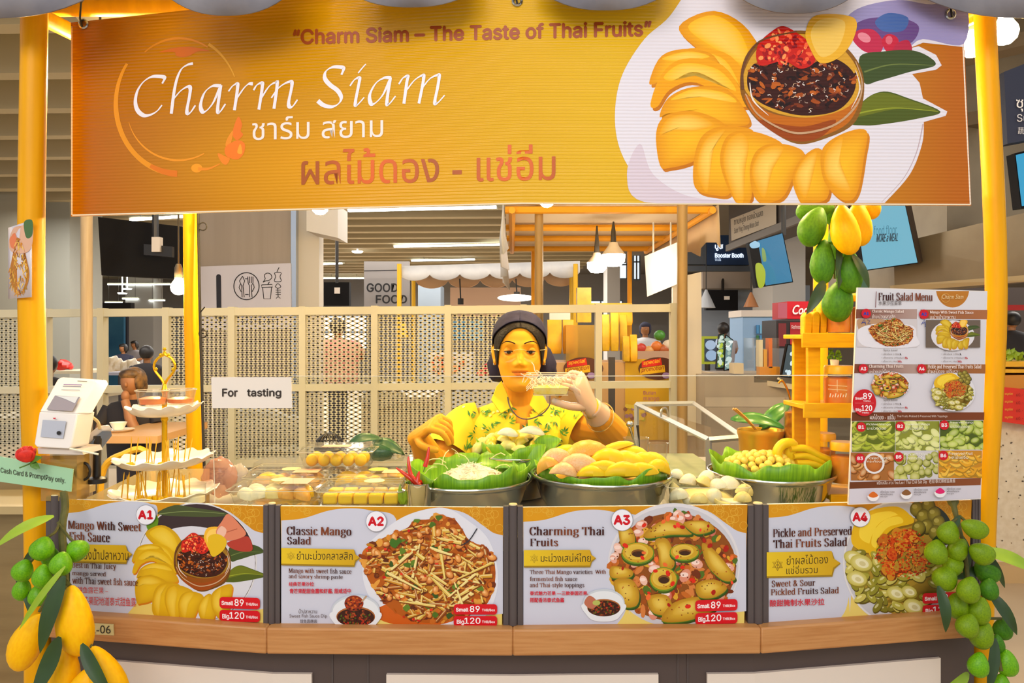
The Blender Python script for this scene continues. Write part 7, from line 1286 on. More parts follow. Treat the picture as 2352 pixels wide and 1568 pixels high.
k = MB(); k.quadpx([(704, 470), (776, 470), (776, 546), (704, 530)], [4.9, 5.1, 5.1, 4.9], .3); single(k, 'speaker_box', mat('speaker_cream', 'cbc3b8', rough=.6), 'cream box speaker high on the cream column', 'speaker', smooth=False)
gf = thing('wall_lettering', 'dark wall letters GOOD FOOD on a thin frame, left of the far white awning', 'sign', at(880, 702, 9)); k = MB(); k.rectpx(836, 600, 940, 706, 9.2, .05); k.build('backing', mat('letter_wall', '857f7c', rough=.7), gf, smooth=False); p = Pr(lambda x: 9.15); p.text('GOOD', 842, 650, 914, 671, '1c1a1c', 0, 0, 1.6); p.text('FOOD', 863, 677, 935, 697, '1c1a1c', 0, 0, 1.6); p.stroke([(836, 622), (940, 620)], 2.5, '2a2628'); p.build('lettering', gf)
# ---- far kiosk with the white scalloped awning
CV = mat('white_canvas', 'd3d0cc', rough=.8, var='c4c2c2', vscale=6); UNDER = mat('lit_canvas', 'c9a27c', rough=.8)
kk = thing('market_kiosk', 'far food kiosk under a white scalloped awning behind the seller', 'kiosk', at(1120, 870, 7.4))
def sc_row(x0, x1, y0a, y0b, yb, n, Y, amp):
    rows = [[], []]; N = n*12
    for i in range(N+1): t = i/N; x = x0+(x1-x0)*t; rows[0].append(at(x, y0a+(y0b-y0a)*t, Y)); rows[1].append(at(x, yb+(y0b-y0a)*t*.6+amp*abs(sin(pi*n*t))**.6, Y-.04))
    return rows
k = MB(); k.grid(sc_row(918, 1332, 612, 600, 632, 6, 7, 13)); k.build('awning_front', CV, kk, solid=.01); k = MB(); k.grid(sc_row(955, 1325, 628, 618, 646, 5, 8.4, 17)); k.build('awning_back', UNDER, kk, solid=.01)
k = MB(); k.add([at(918, 612, 7), at(1332, 600, 7), at(1325, 618, 8.4), at(955, 628, 8.4)], [(0, 1, 2, 3)]); k.build('awning_roof', CV, kk, solid=.01)
YEL = mat('kiosk_yellow', 'e8b41c', rough=.5)
for x, Y in ((917, 6.95), (950, 8.3), (1312, 8.3), (1322, 6.95)): A = at(x, 606 if Y < 8 else 630, Y); k = MB(); k.tube([(A.x, Y, 0), A], .022, 8); k.build('post', YEL, kk)
k = MB(); k.rectpx(1034, 660, 1196, 726, 8.35, .06); k.build('back_sign', mat('kiosk_pink', 'd8b69c', rough=.7), kk, smooth=False); k = MB(); k.rectpx(1085, 864, 1215, 1110, 6.7, .7); k.build('low_counter', mat('kiosk_white'), kk, smooth=False); k = MB(); k.rectpx(985, 812, 1085, 1110, 6.95, .5); k.build('counter_front', mat('kiosk_white', 'd8d4d0', rough=.6), kk, smooth=False); R = random.Random(3); p = Pr(lambda x: 6.94)
for i in range(34): x, y = R.uniform(992, 1065), R.uniform(818, 858); p.ell(x, y, R.uniform(2, 5), R.uniform(2, 4), R.choice(['e0702c', 'e89a5c', 'd85a2c']), 0, 8)
p.build('counter_print', kk)
def small(name, label, cat_, box_, Y, th, m_, grp=None, **kw): k = MB(); k.rectpx(*box_, Y, th); return single(k, name, m_, label, cat_, grp, smooth=False, **kw)
for i, (x0, y0, x1, y1, c, lb) in enumerate(((1040, 735, 1072, 780, '5f9cc8', 'blue poster inside the far kiosk, left of two'), (1076, 735, 1110, 782, '86b4d0', 'pale blue poster inside the far kiosk, right of two'))): small('poster', lb, 'poster', (x0, y0, x1, y1), 8.3, .03, mat('poster_'+c, c, rough=.6))
k = MB(); k.ell(at(1185, 684, 7.6), (.19, .19, .035), None, 20, 8); single(k, 'kiosk_lamp', mat('kiosk_lamp_white', 'fff6e8', emit=6), 'flat round white lamp hanging in the far kiosk', 'lamp')
for x, y in ((1058, 685), (1187, 670)): k = MB(); k.tube([at(x-2, 640, 7.7), at(x, y, 7.7)], .008, 6); k.tube([at(x, y, 7.7), at(x, y+14, 7.7)], .03, 8); single(k, 'lamp_socket', BLACK, 'black lamp socket on a cord under the far awning, '+('left one' if x < 1100 else 'right one'), 'lamp')
for i, (x, y, c) in enumerate(((1120, 845, 'c02c30'), (1140, 850, 'b83a30'), (1108, 858, 'd05a48'), (1150, 838, '8a3028'))): k = MB(); k.ell(at(x, y+4, 6.85), (.06, .06, .06)); single(k, 'red_fruit', mat('rf'+c, c, rough=.4), 'round red fruit heaped on the far kiosk counter', 'fruit', 'red fruit on the far kiosk')
k = MB(); k.tube([at(926, 738, 6.93), at(927, 775, 6.93)], [.02, .05], 10); single(k, 'mango_lantern', YEL, 'small yellow hanging ornament on the far kiosk post', 'ornament')
# white table with bags behind the mesh
tb = thing('side_table', 'white draped table behind the mesh divider', 'table', at(890, 1100, 4.5)); k = MB(); k.quadpx([(830, 922), (990, 918), (990, 1299), (830, 1299)], 4.5, .6); k.build('cloth', mat('cloth_cream', 'd8c8a8', rough=.8), tb, smooth=False); k = MB(); k.rectpx(824, 912, 996, 924, 4.48, .64); k.build('tabletop', WHITE, tb, smooth=False)
for x, y, s, lb in ((880, 905, .10, 'crumpled white plastic bag on the white table behind the mesh'), (590, 980, .16, 'white plastic bag hanging behind the mesh under the tasting sign'), (665, 985, .12, 'white plastic bag hanging behind the mesh, left of the cream column foot')): k = MB(); k.ell(at(x, y, 4.45), (s*1.3, s*.6, s*.8), None, 18, 12, fn=lambda p: p*(1+.13*sin(7*p.x+4*p.z)*sin(6*p.z+2))); single(k, 'plastic_bag', mat('bag_white', 'ddd8d2', rough=.4), lb, 'bag')
# ---- neighbouring stall at right: roof, bulbs, panels, yellow packs
ns = thing('neighbour_stall', 'next stall with a cream canvas roof on wooden beams, right behind the seller', 'stall', (.56, 5.2, 0)); NB = mat('lit_beam', 'eca42c', rough=.5, spec=.2)
k = MB(); k.box(-.04, 1.16, 4.22, 6.3, 2.15, 2.16); k.build('roof_cloth', mat('roof_cream', 'e6d4b4', rough=.8), ns, smooth=False)
for y in (4.25, 4.95, 5.5, 6.15): k = MB(); k.tube([(-.04, y, 2.12), (1.16, y, 2.12)], .022, 8); k.build('beam', NB, ns)
for x in (0, 1.14): k = MB(); k.tube([(x, 4.2, 2.11), (x, 6.3, 2.11)], .02, 8); k.build('beam', NB, ns)
for x in (.18, .985): k = MB(); k.tube([(x, 6.2, 0), (x, 6.2, 2.12)], .02, 8); k.build('post', NB, ns)
k = MB(); k.grid([[Vector((-.05, 4.2+.13*i, 2.14)) for i in range(17)], [Vector((-.06+.02*sin(i*1.9), 4.2+.13*i, 1.98)) for i in range(17)], [Vector((-.05+.03*sin(i*1.9), 4.2+.13*i, 1.86+.05*sin(i*1.3)+(-.06 if i > 13 else 0))) for i in range(17)]]); k.build('side_valance', CV, ns, solid=.008)
k = MB(); k.grid([[Vector((1.17, 4.2+.13*i, 2.14)) for i in range(17)], [Vector((1.18+.02*sin(i*1.9), 4.2+.13*i, 1.90+.06*abs(sin(i*.8)))) for i in range(17)]]); k.build('side_valance', mat('valance_tan', 'd2b48a', rough=.8), ns, solid=.008)
LEDM = mat('white_led', 'fff0dc', emit=60); LB = mat('lamp_base_white', 'e8d8c0', rough=.4)
for px, py, Y, r, lb in ((1409, 592, 4.62, .074, 'larger round LED bulb hanging under the next stall roof'), (1371, 610, 4.8, .064, 'smaller round LED bulb left of the larger one in the next stall')):
    c = at(px, py, Y); t = thing('pendant_bulb', lb, 'lamp', c, 'bulbs in the next stall'); k = MB(); k.lathe([(0, -r*.75), (r*.6, -r*.68), (r*.95, -r*.3), (r, .02)], c, 20); k.build('bulb', LEDM, t); k = MB(); k.lathe([(r, .02), (r*.8, r*.55), (r*.45, r*1.0), (r*.35, r*1.3), (0, r*1.35)], c, 20); k.build('lamp_base', LB, t); k = MB(); k.tube([c+Vector((0, 0, r*1.3)), c+Vector((0, 0, r*2.2)), (c.x, c.y, 2.11)], [.018, .015, .005], 8); k.build('cord', SOCK, t)
t = slab('hanging_panel', 'blank white panel hanging on strings at the right of the next stall', 'panel', [(1481, 588), (1556, 556), (1556, 652), (1487, 681)], [5.0, 4.5, 4.5, 5.0], .01, mat('panel_white', 'e4dcd0', rough=.6)); k = MB(); [k.tube([at(x, y, Y), at(x, 510, Y)], .006, 5) for x, y, Y in ((1501, 580, 4.85), (1541, 563, 4.6))]; k.build('string', CV, t)
slab('standing_panel', 'tall plain beige panel right of the brown wooden post', 'panel', [(1545, 640), (1611, 624), (1612, 1000), (1545, 1000)], 4.6, .03, mat('panel_beige', 'e0d4c0', rough=.6))
YC_ = mat('pack_yellow', 'f2b814', rough=.35, var='e0a010', vscale=12); YC2 = mat('pack_olive', 'c99a10', rough=.4, var='e2b21c', vscale=16); CTRY = 4.9
kc = thing('snack_counter', 'wooden snack counter of the next stall with yellow and brown posters', 'counter', at(1420, 1100, 5.0)); k = MB(); k.rectpx(1262, 832, 1560, 1200, 5.0, .5); k.build('counter_body', mat('snack_wood', 'd2a468', rough=.5), kc, smooth=False)
for x0, y0, x1, y1, c in ((1436, 824, 1546, 1010, 'e0b00e'), (1262, 905, 1330, 1000, 'c99a5c')): face(kc, rect(x0, y0, x1, y1), 5.0, mat('pst'+c, c, rough=.5), None, 'poster', .012)
R = random.Random(2)
for dx in (0, 172):
    p = Pr(lambda x: 4.98); x = 1302+dx; p.ell(x+38, 846, 46, 26, '5a3020'); p.poly([(x, 830), (x+44, 822), (x+47, 838), (x, 844)], 'd8281c'); p.text('special', x+3, 829, x+42, 840, 'f2b41c', -.15, .15, .5); p.poly([(x-4, 846), (x+52, 838), (x+54, 854), (x-4, 861)], 'e8b41c'); p.text('promotion', x-1, 844, x+50, 857, 'a04a10', -.12, .15, .6); p.ell(x+56, 862, 9, 7, 'a88ab8'); p.build('poster_print', kc)
p = Pr(lambda x: 4.98); p.text('Durian', 1478, 897, 1506, 906, 'b86a8a'); p.text('mango', 1478, 912, 1514, 922, 'b86a8a')
for i in range(26): p.ell(R.uniform(1432, 1480), R.uniform(925, 965), 5, 5, R.choice(['c8b81c', '8a5a3c', 'e8c83c', 'a87a8a']), 0, 8)
p.build('poster_print', kc)
PK_ = 'yellow snack packs in the next stall'
for i, (x0, y0, x1, y1, Y, mm) in enumerate(((1257, 734, 1290, 812, 5.1, YC_), (1292, 734, 1318, 812, 5.15, YC_), (1382, 722, 1400, 806, 5.05, YC2), (1402, 715, 1420, 806, 5.0, YC2), (1422, 722, 1440, 806, 5.06, YC2), (1414, 706, 1452, 748, 5.2, YC_), (1430, 772, 1446, 830, 4.98, YC2), (1447, 768, 1463, 830, 4.96, YC_))):
    k = MB(); a, b = at(x0, y1, Y), at(x1, y0, Y); cx_, w, h = (a.x+b.x)/2, b.x-a.x, b.z-a.z; k.loft([[(cx_+sx*w/2*s, Y+sy*d, a.z+h*t) for sx, sy in ((-1, -1), (1, -1), (1, 1), (-1, 1))] for t, s, d in ((0, .9, .03), (.2, 1, .035), (.7, .98, .025), (.92, 1, .006), (1, 1, .004))]); o = k.build('snack_pack', mm, None, origin=k.base(), bevel=.004); tag(o, ('bright' if mm is YC_ else 'olive')+' yellow snack pack in the next stall, '+('left', 'second from left', 'third', 'fourth', 'fifth', 'upper right', 'lower right', 'rightmost')[i]+' of them', 'snack', PK_)
small('carton', 'tall yellow and brown carton above the snack packs', 'carton', (1326, 660, 1358, 740, ), 5.25, .1, YC2); small('yellow_header', 'yellow header board over the snack packs', 'sign', (1358, 696, 1452, 712), 5.3, .04, YC_)
k = MB(); k.rectpx(1300, 746, 1366, 832, 5.0, .22); single(k, 'acrylic_bin', glass('bin_plastic', 'f0e0b0', 1.35, .06, 'e2b65a', .35), 'clear acrylic bin on the snack counter', 'bin', smooth=False); small('black_stand', 'dark square post before the snack counter, right of the seller', 'post', (1399, 820, 1413, 1040), 4.6, .04, mat('stand_dark', '3f3a3c', rough=.5))
for x0, c, lb in ((1262, 'f0e6dc', 'white notice card behind the snack packs'), ): small('notice_card', lb, 'card', (1262, 714, 1310, 734), 5.3, .01, mat('notice', c))
# ---- right hand shops
for nm, lb, ct_, b_, Y, th, c in (('drink_counter', 'grey drink shop counter behind the syrup jar', 'counter', (1618, 862, 1870, 1200), 4.4, .6, 'a99a88'), ('drinks_fridge', 'glass door drinks fridge with a white top in the far shop', 'fridge', (1706, 722, 1792, 1053), 8.4, .5, '8fb2d8'), ('soda_cooler', 'red soda cooler box with white script in the far shop', 'cooler', (1808, 692, 1872, 732), 7.0, .4, 'cc1424'), ('soda_dispenser', 'black and dark red drinks dispenser under the red cooler', 'dispenser', (1783, 735, 1868, 800), 7.0, .4, '2a2022'), ('shop_wall', 'blue grey wall panel of the far drink shop', 'wall panel', (1600, 655, 1860, 900), 10.9, .1, '8c95a2')):
    t = slab(nm, lb, ct_, rect(*b_), Y, th, mat(nm+'_m', c, rough=.5))
    if nm == 'drink_counter': k = MB(); k.quadpx([(1612, 852), (1874, 890), (1874, 902), (1612, 864)], [4.7, 4.2, 4.2, 4.7], .5); k.build('counter_top', mat('counter_cream', 'cbbda8', rough=.4), t); face(t, rect(1620, 912, 1870, 934), 4.4, mat('counter_band', 'bcae9c'), None, 'band')
    if nm == 'drinks_fridge':
        k = MB(); k.rectpx(1703, 712, 1796, 727, 8.38, .5); k.build('fridge_top', WHITE, t)
        for i in range(14): k = MB(('4a90c8', '7ab8e0', 'd8e4ee', '3a7a4a')[i % 4]); k.rectpx(1738+7*(i % 7), 746+24*(i//7), 1743+7*(i % 7), 766+24*(i//7), 8.37, .02); k.build('bottle_row', PAINTED, t)
    if nm == 'soda_cooler': p = Pr(lambda x: 6.99); p.text('Coca', 1818, 700, 1862, 722, 'f2ecec', 0, .25, 1.2, None); p.build('lettering', t); face(t, rect(1787, 696, 1808, 730), 7.0, mat('cooler_pink', 'b0586a'), None, 'side')
    if nm == 'soda_dispenser': face(t, rect(1788, 742, 1806, 795), 7.0, mat('disp_red', '702428'), None, 'front_panel'); face(t, rect(1815, 740, 1864, 795), 7.0, mat('disp_red2', 'a82028'), None, 'front_panel'); p = Pr(lambda x: 6.985); p.text('Refreshment', 1818, 746, 1860, 755, 'e8d4d4'); p.build('lettering', t)
k = MB(); k.rectpx(1614, 624, 1745, 662, 10.6, .3); struct(k, 'trim_6', mat('bulkhead_beige', '9c8c7c'), smooth=False); small('soda_counter', 'plain grey counter under the red soda cooler', 'counter', (1775, 800, 1885, 1108), 6.95, .5, mat('sign_grey'))  # first piece: bulkhead over the far drink shop
def lightboard(label, q, Y, cols, seed, grp='lit menu boards of the drink shop'):
    t = slab('light_board', label, 'sign', q, Y, .03, TVB, grp); R = random.Random(seed); p = Pr(lambda x: Y-.006); p.poly(fq(q, .06), cols[0]); xs, ys = zip(*q)
    for i in range(26):
        x, y = R.uniform(min(xs)+6, max(xs)-6), R.uniform(min(ys)+6, max(ys)-6)
        if inpoly((x, y), fq(q, .2)): p.ell(x, y, R.uniform(2, 5), R.uniform(3, 8), R.choice(cols[1:]), R.uniform(0, 2), 9)
    p.build('picture', t, SCREEN)
t = slab('light_board', 'green lit board with round dishes, right of the beige panel', 'sign', rect(1590, 772, 1660, 836), 5.4, .04, mat('board_lime', 'b4cc3c', rough=.5), 'lit menu boards of the drink shop'); p = Pr(lambda x: 5.394); p.poly(rect(1618, 778, 1656, 830), '2c3a4c'); p.ell(1632, 792, 12, 11, 'a8bcd4'); p.ell(1634, 816, 13, 12, '9ab4d0'); p.ell(1650, 786, 7, 9, 'c0ccdc'); p.build('picture', t, SCREEN); k = MB(); q = at(1625, 836, 5.42); k.tube([(q.x, q.y, 0), q], .02, 8); k.build('stand_leg', BLACK, t)
lightboard('narrow leaning lit board with green drinks, left on the drink counter', [(1652, 768), (1664, 764), (1662, 846), (1645, 848)], 4.6, ('3a5a48', '9cc0a0', 'd0e0d0', 'b8c83c'), 1); lightboard('second narrow leaning lit board with pale drinks on the drink counter', [(1668, 768), (1684, 780), (1676, 848), (1664, 852)], 4.55, ('6a8a8c', 'c8dcd8', 'e8f0ec', 'a0b8a8'), 2); lightboard('wide lit board of green and orange drinks beside the wooden rack', [(1808, 790), (1880, 796), (1872, 872), (1794, 866)], 4.3, ('34464c', '7fb8a0', 'e08a2c', 'c8e0e8', 'a8c43c', 'd8ecf4'), 3)
jd = thing('juice_dispenser', 'clear juice dispenser with orange juice and tubes on the drink counter', 'dispenser', at(1762, 880, 4.4)); k = MB(); k.rectpx(1732, 776, 1790, 878, 4.4, .2); k.build('case', CLEAR, jd, smooth=False)
for x0, y0, x1, y1, c in ((1745, 842, 1791, 874, 'f0a018'), (1754, 802, 1762, 842, 'f2b028'), (1766, 776, 1774, 845, 'ee7a1c'), (1744, 780, 1752, 842, 'f4e8c8')): k = MB(); k.rectpx(x0, y0, x1, y1, 4.45, .06); k.build('juice', mat('juice'+c, c, rough=.3), jd)
k = MB(); k.tube([at(1788, 872, 4.3), at(1790, 868, 4.3)], .01, 6); k.rectpx(1686, 834, 1708, 858, 4.4, .1); single(k, 'small_box', mat('cream_card', 'd8c8a8'), 'small cream box on the drink counter', 'box', smooth=False)
for x, y, Y, s, lb in ((1725, 690, 9, 1, 'copper cone pendant lamp before the far shop wall'), (1622, 688, 9.5, 1.3, 'pale cone pendant lamp beside the black television at the far shop')): c = at(x, y, Y); t = thing('cone_lamp', lb, 'lamp', c); k = MB(); k.lathe([(.09*s, -.08*s), (.012, .1*s), (0, .1*s)], c, 16); k.build('shade', mat('cone%d' % x, 'b87c50' if s == 1 else 'c2c6cc', rough=.4), t); k = MB(); k.tube([c+Vector((0, 0, .1*s)), (c.x, c.y, 3.56)], .006, 5); k.build('cord', CORD, t)
# right edge: hood, terrazzo counter, red board, food stand
hd = thing('extractor_hood', 'long stainless extractor hood over the right hand kitchen', 'hood', at(2200, 690, 4.6)); HDM = mat('hood_steel', '9a8a70', rough=.4, metal=.55, var='8a7a62', vscale=3)
k = MB(); k.quadpx([(2052, 560), (2440, 468), (2440, 640), (2055, 668)], [5.2, 4.2, 4.2, 5.2], 1.2); k.build('canopy', HDM, hd, smooth=False); k = MB(); k.quadpx([(2052, 655), (2440, 625), (2440, 640), (2055, 670)], [5.18, 4.18, 4.18, 5.18], .05); k.build('lip', mat('hood_lip', 'c4b08a', rough=.3, metal=.5), hd, smooth=False); k = MB(); A = at(2230, 520, 4.9); k.box(A.x-.1, A.x+.5, 5.0, 5.5, 2.0, 3.55); k.build('duct', HDM, hd, smooth=False)
for i, (x0, y0, x1, y1, Y) in enumerate(((2000, 300, 2480, 210, 4.4), (2040, 420, 2480, 360, 4.8), (2000, 160, 2480, 40, 3.9))): k = MB(); k.quadpx([(x0, y0), (x1, y1), (x1, y1+34), (x0, y0+26)], [Y+1.2, Y, Y, Y+1.2], .2); struct(k, 'trim_%d' % (i+2), mat('beam_brown', '6f6252', rough=.7), smooth=False)
small('kitchen_back', 'dark kitchen back wall with red signs behind the menu board', 'panel', (1990, 660, 2480, 800), 6.2, .1, mat('kitchen_dark', '4a3e38', rough=.6))
for x0, y0, x1, y1, c, lb in ((2040, 625, 2085, 658, 'c8281c', 'red lit sign behind the large hanging mangoes'), (2300, 700, 2400, 712, 'd8301c', 'red lit strip right of the right pole')): small('red_sign', lb, 'sign', (x0, y0, x1, y1), 5.6, .05, mat('redsign', c, rough=.5))
TZ = mat('terrazzo', 'dccfb8', rough=.5, var='d2c2a8', vscale=30); tc_ = thing('terrazzo_counter', 'white speckled terrazzo counter right behind the hanging green mangoes', 'counter', at(2400, 1335, 4.25)); A = at(2236, 965, 4.25); k = MB(); k.box(A.x, A.x+1.6, 4.25, 5.2, 0, A.z); k.build('body', TZ, tc_, smooth=False); R = random.Random(6); p = Pr(lambda x: 4.248)
for i in range(90): p.ell(R.uniform(2240, 2400), R.uniform(975, 1325), R.uniform(1, 2.8), R.uniform(1, 2.8), R.choice(['6a5c4c', '9a8468', '4a4038']), 0, 6)
p.build('speckles', tc_); k = MB(); k.box(A.x-.04, A.x+1.6, 4.18, 4.25, 0, .10); k.build('kick_strip', mat('kick_tan', 'c4a474', rough=.5), tc_, smooth=False)
t = slab('price_board', 'red price board with yellow lettering at the right edge', 'sign', [(2300, 888), (2420, 900), (2420, 985), (2300, 968)], 4.15, .03, mat('board_red', 'd42c14', rough=.5)); p = Pr(lambda x: 4.14)
for i in range(4): p.text('เมนูอร่อย', 2308, 900+18*i, 2326, 908+18*i, 'e8c03c'); p.text('60.-', 2334, 903+18*i, 2350, 910+18*i, '7a1a0c')
p.build('lettering', t)
t = slab('food_stand', 'wooden food display stand with greens at the right edge', 'stand', [(2306, 862), (2420, 860), (2420, 892), (2306, 892)], 4.3, .4, mat('stand_wood', 'd08c2c', rough=.5)); k = MB(); k.rectpx(2306, 830, 2420, 842, 4.32, .35); k.rectpx(2306, 848, 2420, 856, 4.3, .38); k.build('tray', YC_, t, smooth=False); k = MB(); R = random.Random(4)
for i in range(50): a_ = at(R.uniform(2308, 2400), R.uniform(812, 830), 4.35+R.uniform(0, .2)); k.leaf(a_, a_+Vector((R.uniform(-.04, .04), -.01, R.uniform(.01, .05))), .03, (0, -1, .3), .1, n=3)
k.build('greens', LEAFL, t)
# left edge: steel cabinet, tables
cb = thing('steel_cabinet', 'brownish steel cabinet with a ledge at the left edge behind the garland', 'cabinet', at(20, 1520, 2.5)); SC_ = mat('cabinet_steel', 'a08c64', rough=.35, metal=.6, var='8f7c58', vscale=3, vdim=(1, 1, 8))
A, B = at(-120, 1160, 2.4), at(78, 1515, 2.4); k = MB(); k.box(A.x, B.x, 2.4, 2.7, .12, A.z); k.build('body', SC_, cb, smooth=False); k = MB(); k.box(A.x, B.x+.02, 2.36, 2.72, A.z-.02, A.z+.005); k.build('top_ledge', mat('ledge_steel', 'cdb98a', rough=.3, metal=.6), cb, smooth=False); k = MB(); k.box(A.x, B.x-.08, 2.62, 2.7, A.z+.005, A.z+.08); k.build('upper_box', SC_, cb, smooth=False)
for x in (A.x+.05, B.x-.05): k = MB(); k.box(x-.02, x+.02, 2.45, 2.5, 0, .12); k.build('leg', BLACK, cb)
def table(label, x0, x1, Y, d, z, m_): a, b = at(x0, HY, Y), at(x1, HY, Y); t = thing('dining_table', label, 'table', ((a.x+b.x)/2, Y+d/2, 0), 'dining tables of the hall'); k = MB(); k.box(a.x, b.x, Y, Y+d, z-.03, z); k.build('tabletop', m_, t, smooth=False); k = MB(); k.tube([((a.x+b.x)/2, Y+d/2, 0), ((a.x+b.x)/2, Y+d/2, z-.03)], .04, 8); k.build('leg', POSTM, t); return t
TBW = mat('table_wood', 'c89a64', rough=.5); TBG = mat('table_grey', '8a8690', rough=.5); table('wooden dining table with a white cup, behind the tiered stand', 215, 362, 3.05, .5, .985, TBW); table('pale dining table behind the left pole, by the man with black hair', 105, 196, 4.7, .7, 1.02, mat('table_pale', 'c8bca0')); table('grey dining table behind the woman in black', 238, 322, 7.6, .9, 1.02, TBG); table('low pale table behind the mesh under two white bags', 540, 705, 4.25, .5, .70, mat('table_pale')); table('far pale table under the small red bag', 118, 190, 8.3, .7, 1.0, mat('table_pale')); table('pale wooden table behind the left mesh panel', -60, 70, 4.3, .6, .92, mat('table_pale'))
t = thing('tea_cup', 'white cup on a saucer on the wooden dining table', 'cup', at(272, 990, 3.2)); c = Vector(((272-CX)/F*3.2, 3.2, .985)); W[t] = c; t.location = c; k = MB(); k.lathe([(0, .008), (.02, .008), (.035, .04), (.033, .04), (.02, .014), (0, .014)], c, 20); k.build('cup', PORC, t); k = MB(); k.lathe([(0, 0), (.05, 0), (.065, .01), (.05, .006), (0, .006)], c, 24); k.build('saucer', PORC, t)
ch = thing('dining_chair', 'yellow bentwood dining chair behind the tiered stand', 'chair', ((290-CX)/F*2.85, 2.85, 0)); cx_ = (290-CX)/F*2.85
def tub(nm, pts, r=.013): k = MB(); k.tube(cat(pts, 5) if len(pts) > 2 else pts, r, 8); k.build(nm, mat('chair_yellow', 'dca824', rough=.4), ch)
tub('back_hoop', [(cx_-.09, 2.85, .55), (cx_-.085, 2.83, .86), (cx_, 2.82, .945), (cx_+.1, 2.83, .93), (cx_+.11, 2.85, .55)]); k = MB(); k.box(cx_-.2, cx_+.2, 2.84, 3.02, .53, .56); k.build('seat', TBW, ch)
for x in (-.17, .17):
    for y in (2.87, 3.0): tub('leg', [(cx_+x, y, 0), (cx_+x, y, .53)])
# ---- diners and staff
HSK = mat('diner_skin', 'a06a40', rough=.5)
def person(label, px, py, Y, r, hair, shirt, sh_w=2.3, face_cam=True, drop=7, group='people in the hall', extra=None, hat=None, arm=True):
    h = at(px, py, Y); R_ = r/F*Y; t = thing('person', label, 'person', (h.x, Y, 0), group); k = MB(); sy = -1 if face_cam else 1
    k.ell(h, (R_*.78, R_*.95, R_), None, 18, 12, fn=lambda p: Vector((p.x*(1+.12*p.z), p.y, p.z))); k.ell(h+Vector((0, sy*R_*.95, -R_*.1)), (R_*.12, R_*.16, R_*.2)); k.tube([h-Vector((0, 0, R_*.7)), h-Vector((0, 0, R_*1.6))], R_*.42, 12)
    if arm:
        for s in (-1, 1): k.tube(cat([h+Vector((s*sh_w*R_*.85, 0, -R_*2)), h+Vector((s*sh_w*R_*1.0, sy*R_*.6, -R_*3.4)), h+Vector((s*R_*.8, sy*R_*2.2, -R_*3.8))], 5), [R_*.36]*4+[R_*.32]*4+[R_*.26]*3, 10); k.ell(h+Vector((s*R_*.6, sy*R_*2.4, -R_*3.8)), (R_*.36, R_*.4, R_*.22))
    if extra: extra(k, h, R_)
    k.build('body', HSK, t); k = MB(); q = lambda w, d, z: [h+Vector((w*R_*cos(2*pi*j/20), d*R_*sin(2*pi*j/20), -z*R_)) for j in range(20)]
    k.loft([q(.5, .5, 1.25), q(sh_w*.75, .75, 1.5), q(sh_w, .95, 1.95), q(sh_w*.95, 1.05, 3), q(sh_w*.85, 1.0, drop)])
    for s in (-1, 1): k.tube([h+Vector((s*sh_w*R_*.8, 0, -R_*1.9)), h+Vector((s*sh_w*R_*1.0, sy*R_*.5, -R_*3.0))], [R_*.55, R_*.5], 10)
    k.build('clothing', shirt, t); k = MB(); k.ell(h+Vector((0, -sy*R_*.18, R_*.18)), (R_*.9, R_*.98, R_*.98), None, 18, 12)
    if face_cam: k.ell(h+Vector((0, R_*.5, -R_*.3)), (R_*.86, R_*.5, R_*.9)); k.ell(h+Vector((0, -R_*.45, R_*.62)), (R_*.78, R_*.5, R_*.42)); k.ell(h+Vector((R_*.62, -R_*.2, R_*.1)), (R_*.26, R_*.6, R_*.8))
    k.build('hair' if not hat else 'cap', hat or hair, t); k = MB(); zf = h.z-drop*R_; k.tube([(h.x, Y, zf+.05), (h.x, Y, .02)], [R_*1.1, R_*.9], 10); k.build('trousers', mat('dark_trousers'), t); return t
H_B = mat('hair_black', '1a1412', rough=.5); H_BR = mat('hair_brown', '8a6434', rough=.5, var='3a2818', vscale=30); S_BK = mat('black_shirt', '241f22', rough=.8); S_WH = mat('white_shirt', 'd8d8dc', rough=.8); S_GY = mat('grey_shirt', '9a9498', rough=.8); S_DB = mat('dark_blue_shirt', '343448', rough=.8); S_FL = mat('floral_shirt', 'd8a88a', rough=.8, var='c87a70', vscale=12)
def chin(k, h, r): k.tube(cat([h+Vector((1.9*r, -.8*r, -4.1*r)), h+Vector((.9*r, -1.5*r, -3.2*r)), h+Vector((.1*r, -1.3*r, -1.2*r))], 5), [r*.42]*4+[r*.38]*4+[r*.3]*3, 10); k.ell(h+Vector((.1*r, -1.25*r, -.9*r)), (r*.3, r*.25, r*.4))
person('woman in black with brown hair, chin on hand, at the wooden table', 305, 878, 3.55, 31, H_BR, S_BK, 2.1, True, 6, extra=chin)
person('black haired man in a dark shirt at far left, seen from behind', 112, 838, 4.5, 22, H_B, S_BK, 2.2, False, 6); person('man with black hair and a black shirt looking at his phone behind the grey table', 338, 812, 6.6, 17, H_B, S_BK, 2.3, False, 6)
person('far diner in a dark shirt before the blue wall', 283, 800, 11, 10, H_B, S_DB, 2.3, True, 6); person('farthest diner bent over a table near the bright window', 309, 792, 13, 9, H_B, S_GY, 2.3, True, 6); person('far person in a white top by the beige wall, left of the beige post', 172, 800, 11, 10, H_B, S_WH, 2.2, False, 6)
person('person in a pink floral shirt bending behind the mesh divider', 776, 752, 6.2, 20, H_B, S_FL, 2.6, False, 7); person('cook in a dark cap and white jacket at the far right counter', 1482, 756, 8.5, 15, H_B, S_WH, 2.2, True, 6, hat=S_DB); person('person with black hair seen from behind at the far drink shop', 1661, 757, 8.0, 15, H_B, S_GY, 2.0, False, 5); person('dark haired person in black standing at the right edge', 2324, 736, 5.2, 18, H_B, S_BK, 2.0, False, 7)
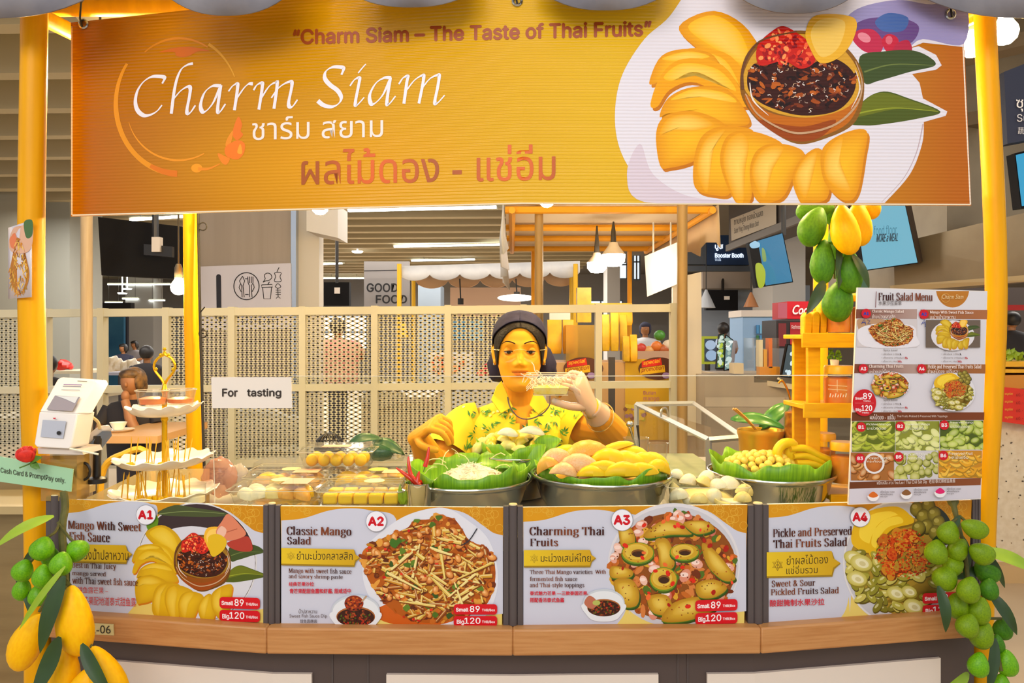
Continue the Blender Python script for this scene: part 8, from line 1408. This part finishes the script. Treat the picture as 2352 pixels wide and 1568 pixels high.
small('blue_mural', 'blue lit wall panel with white shapes far behind the diners', 'panel', (236, 728, 284, 889), 20, .1, mat('mural_blue', '2c6a94', rough=.6, var='4a8ab0', vscale=1.2)); small('dark_partition', 'dark partition wall beside the blue panel at far left', 'partition', (222, 700, 292, 886), 20.5, .1, mat('partition_dark', '3c3a44')); small('noodle_shop', 'warm beige stall front with a dark sign behind the beige post', 'stall', (160, 650, 206, 940), 14.1, .3, mat('stall_beige', 'd8b488')); small('black_board', 'black notice board over the beige stall front', 'board', (160, 655, 190, 712), 13.99, .1, mat('board_black', '26242a')); k = MB(); k.rectpx(200, 695, 300, 712, 19, .2); struct(k, 'trim_5', mat('board_black'), smooth=False)  # last piece: black bulkhead before the far left partition
k = MB(); k.ell(at(148, 838, 8.6), (.10, .08, .06), None, 14, 8, fn=lambda p: p*(1+.2*sin(5*p.x+3*p.z))); single(k, 'red_bag', mat('bag_red', 'd8261c', rough=.4), 'small red plastic bag on the pale table at left', 'bag')
for i, (x, y) in enumerate(((255, 845), (272, 838), (290, 842), (262, 832), (305, 838))): k = MB(); k.ell(at(x, y, 8.0), (.075, .06, .07), None, 12, 8, fn=lambda p: p*(1+.15*sin(6*p.x+4*p.y))); single(k, 'food_bag', mat('bag_tan', 'b8a078', rough=.5, var='d8d0c0', vscale=8), 'tied clear food bag on the grey dining table', 'bag', 'food bags on the grey table')
for i, (x, y, c) in enumerate(((1472, 800, 'c8402c'), (1490, 806, 'd8a05a'), (1508, 795, 'e07a2c'), (1525, 802, 'b8602c'), (1535, 792, 'e8d0b0'), (1515, 770, '4a8a2c'))): k = MB(); k.ell(at(x, y, 7.6), (.06, .05, .055), None, 10, 7); single(k, 'food_tub', mat('tub'+c, c, rough=.4), 'small tub of food on the far right counter', 'tub', 'food tubs on the far counter')
small('service_counter', 'low wooden counter in front of the cook', 'counter', (1462, 806, 1545, 1087), 7.5, .4, mat('service_wood', 'c09878'))
k = MB(); k.prism([at(x, y, Y) for x, y, Y in ((165, 1160, 1.80), (335, 1078, 2.02), (480, 1076, 2.04), (480, 1160, 1.84))], (0, .004, 0)); single(k, 'side_guard', glass('smoked_acrylic', 'efe6cc', 1.3, .05, 'b4a680', .45), 'smoky clear side panel behind the tiered stand', 'guard', smooth=False)
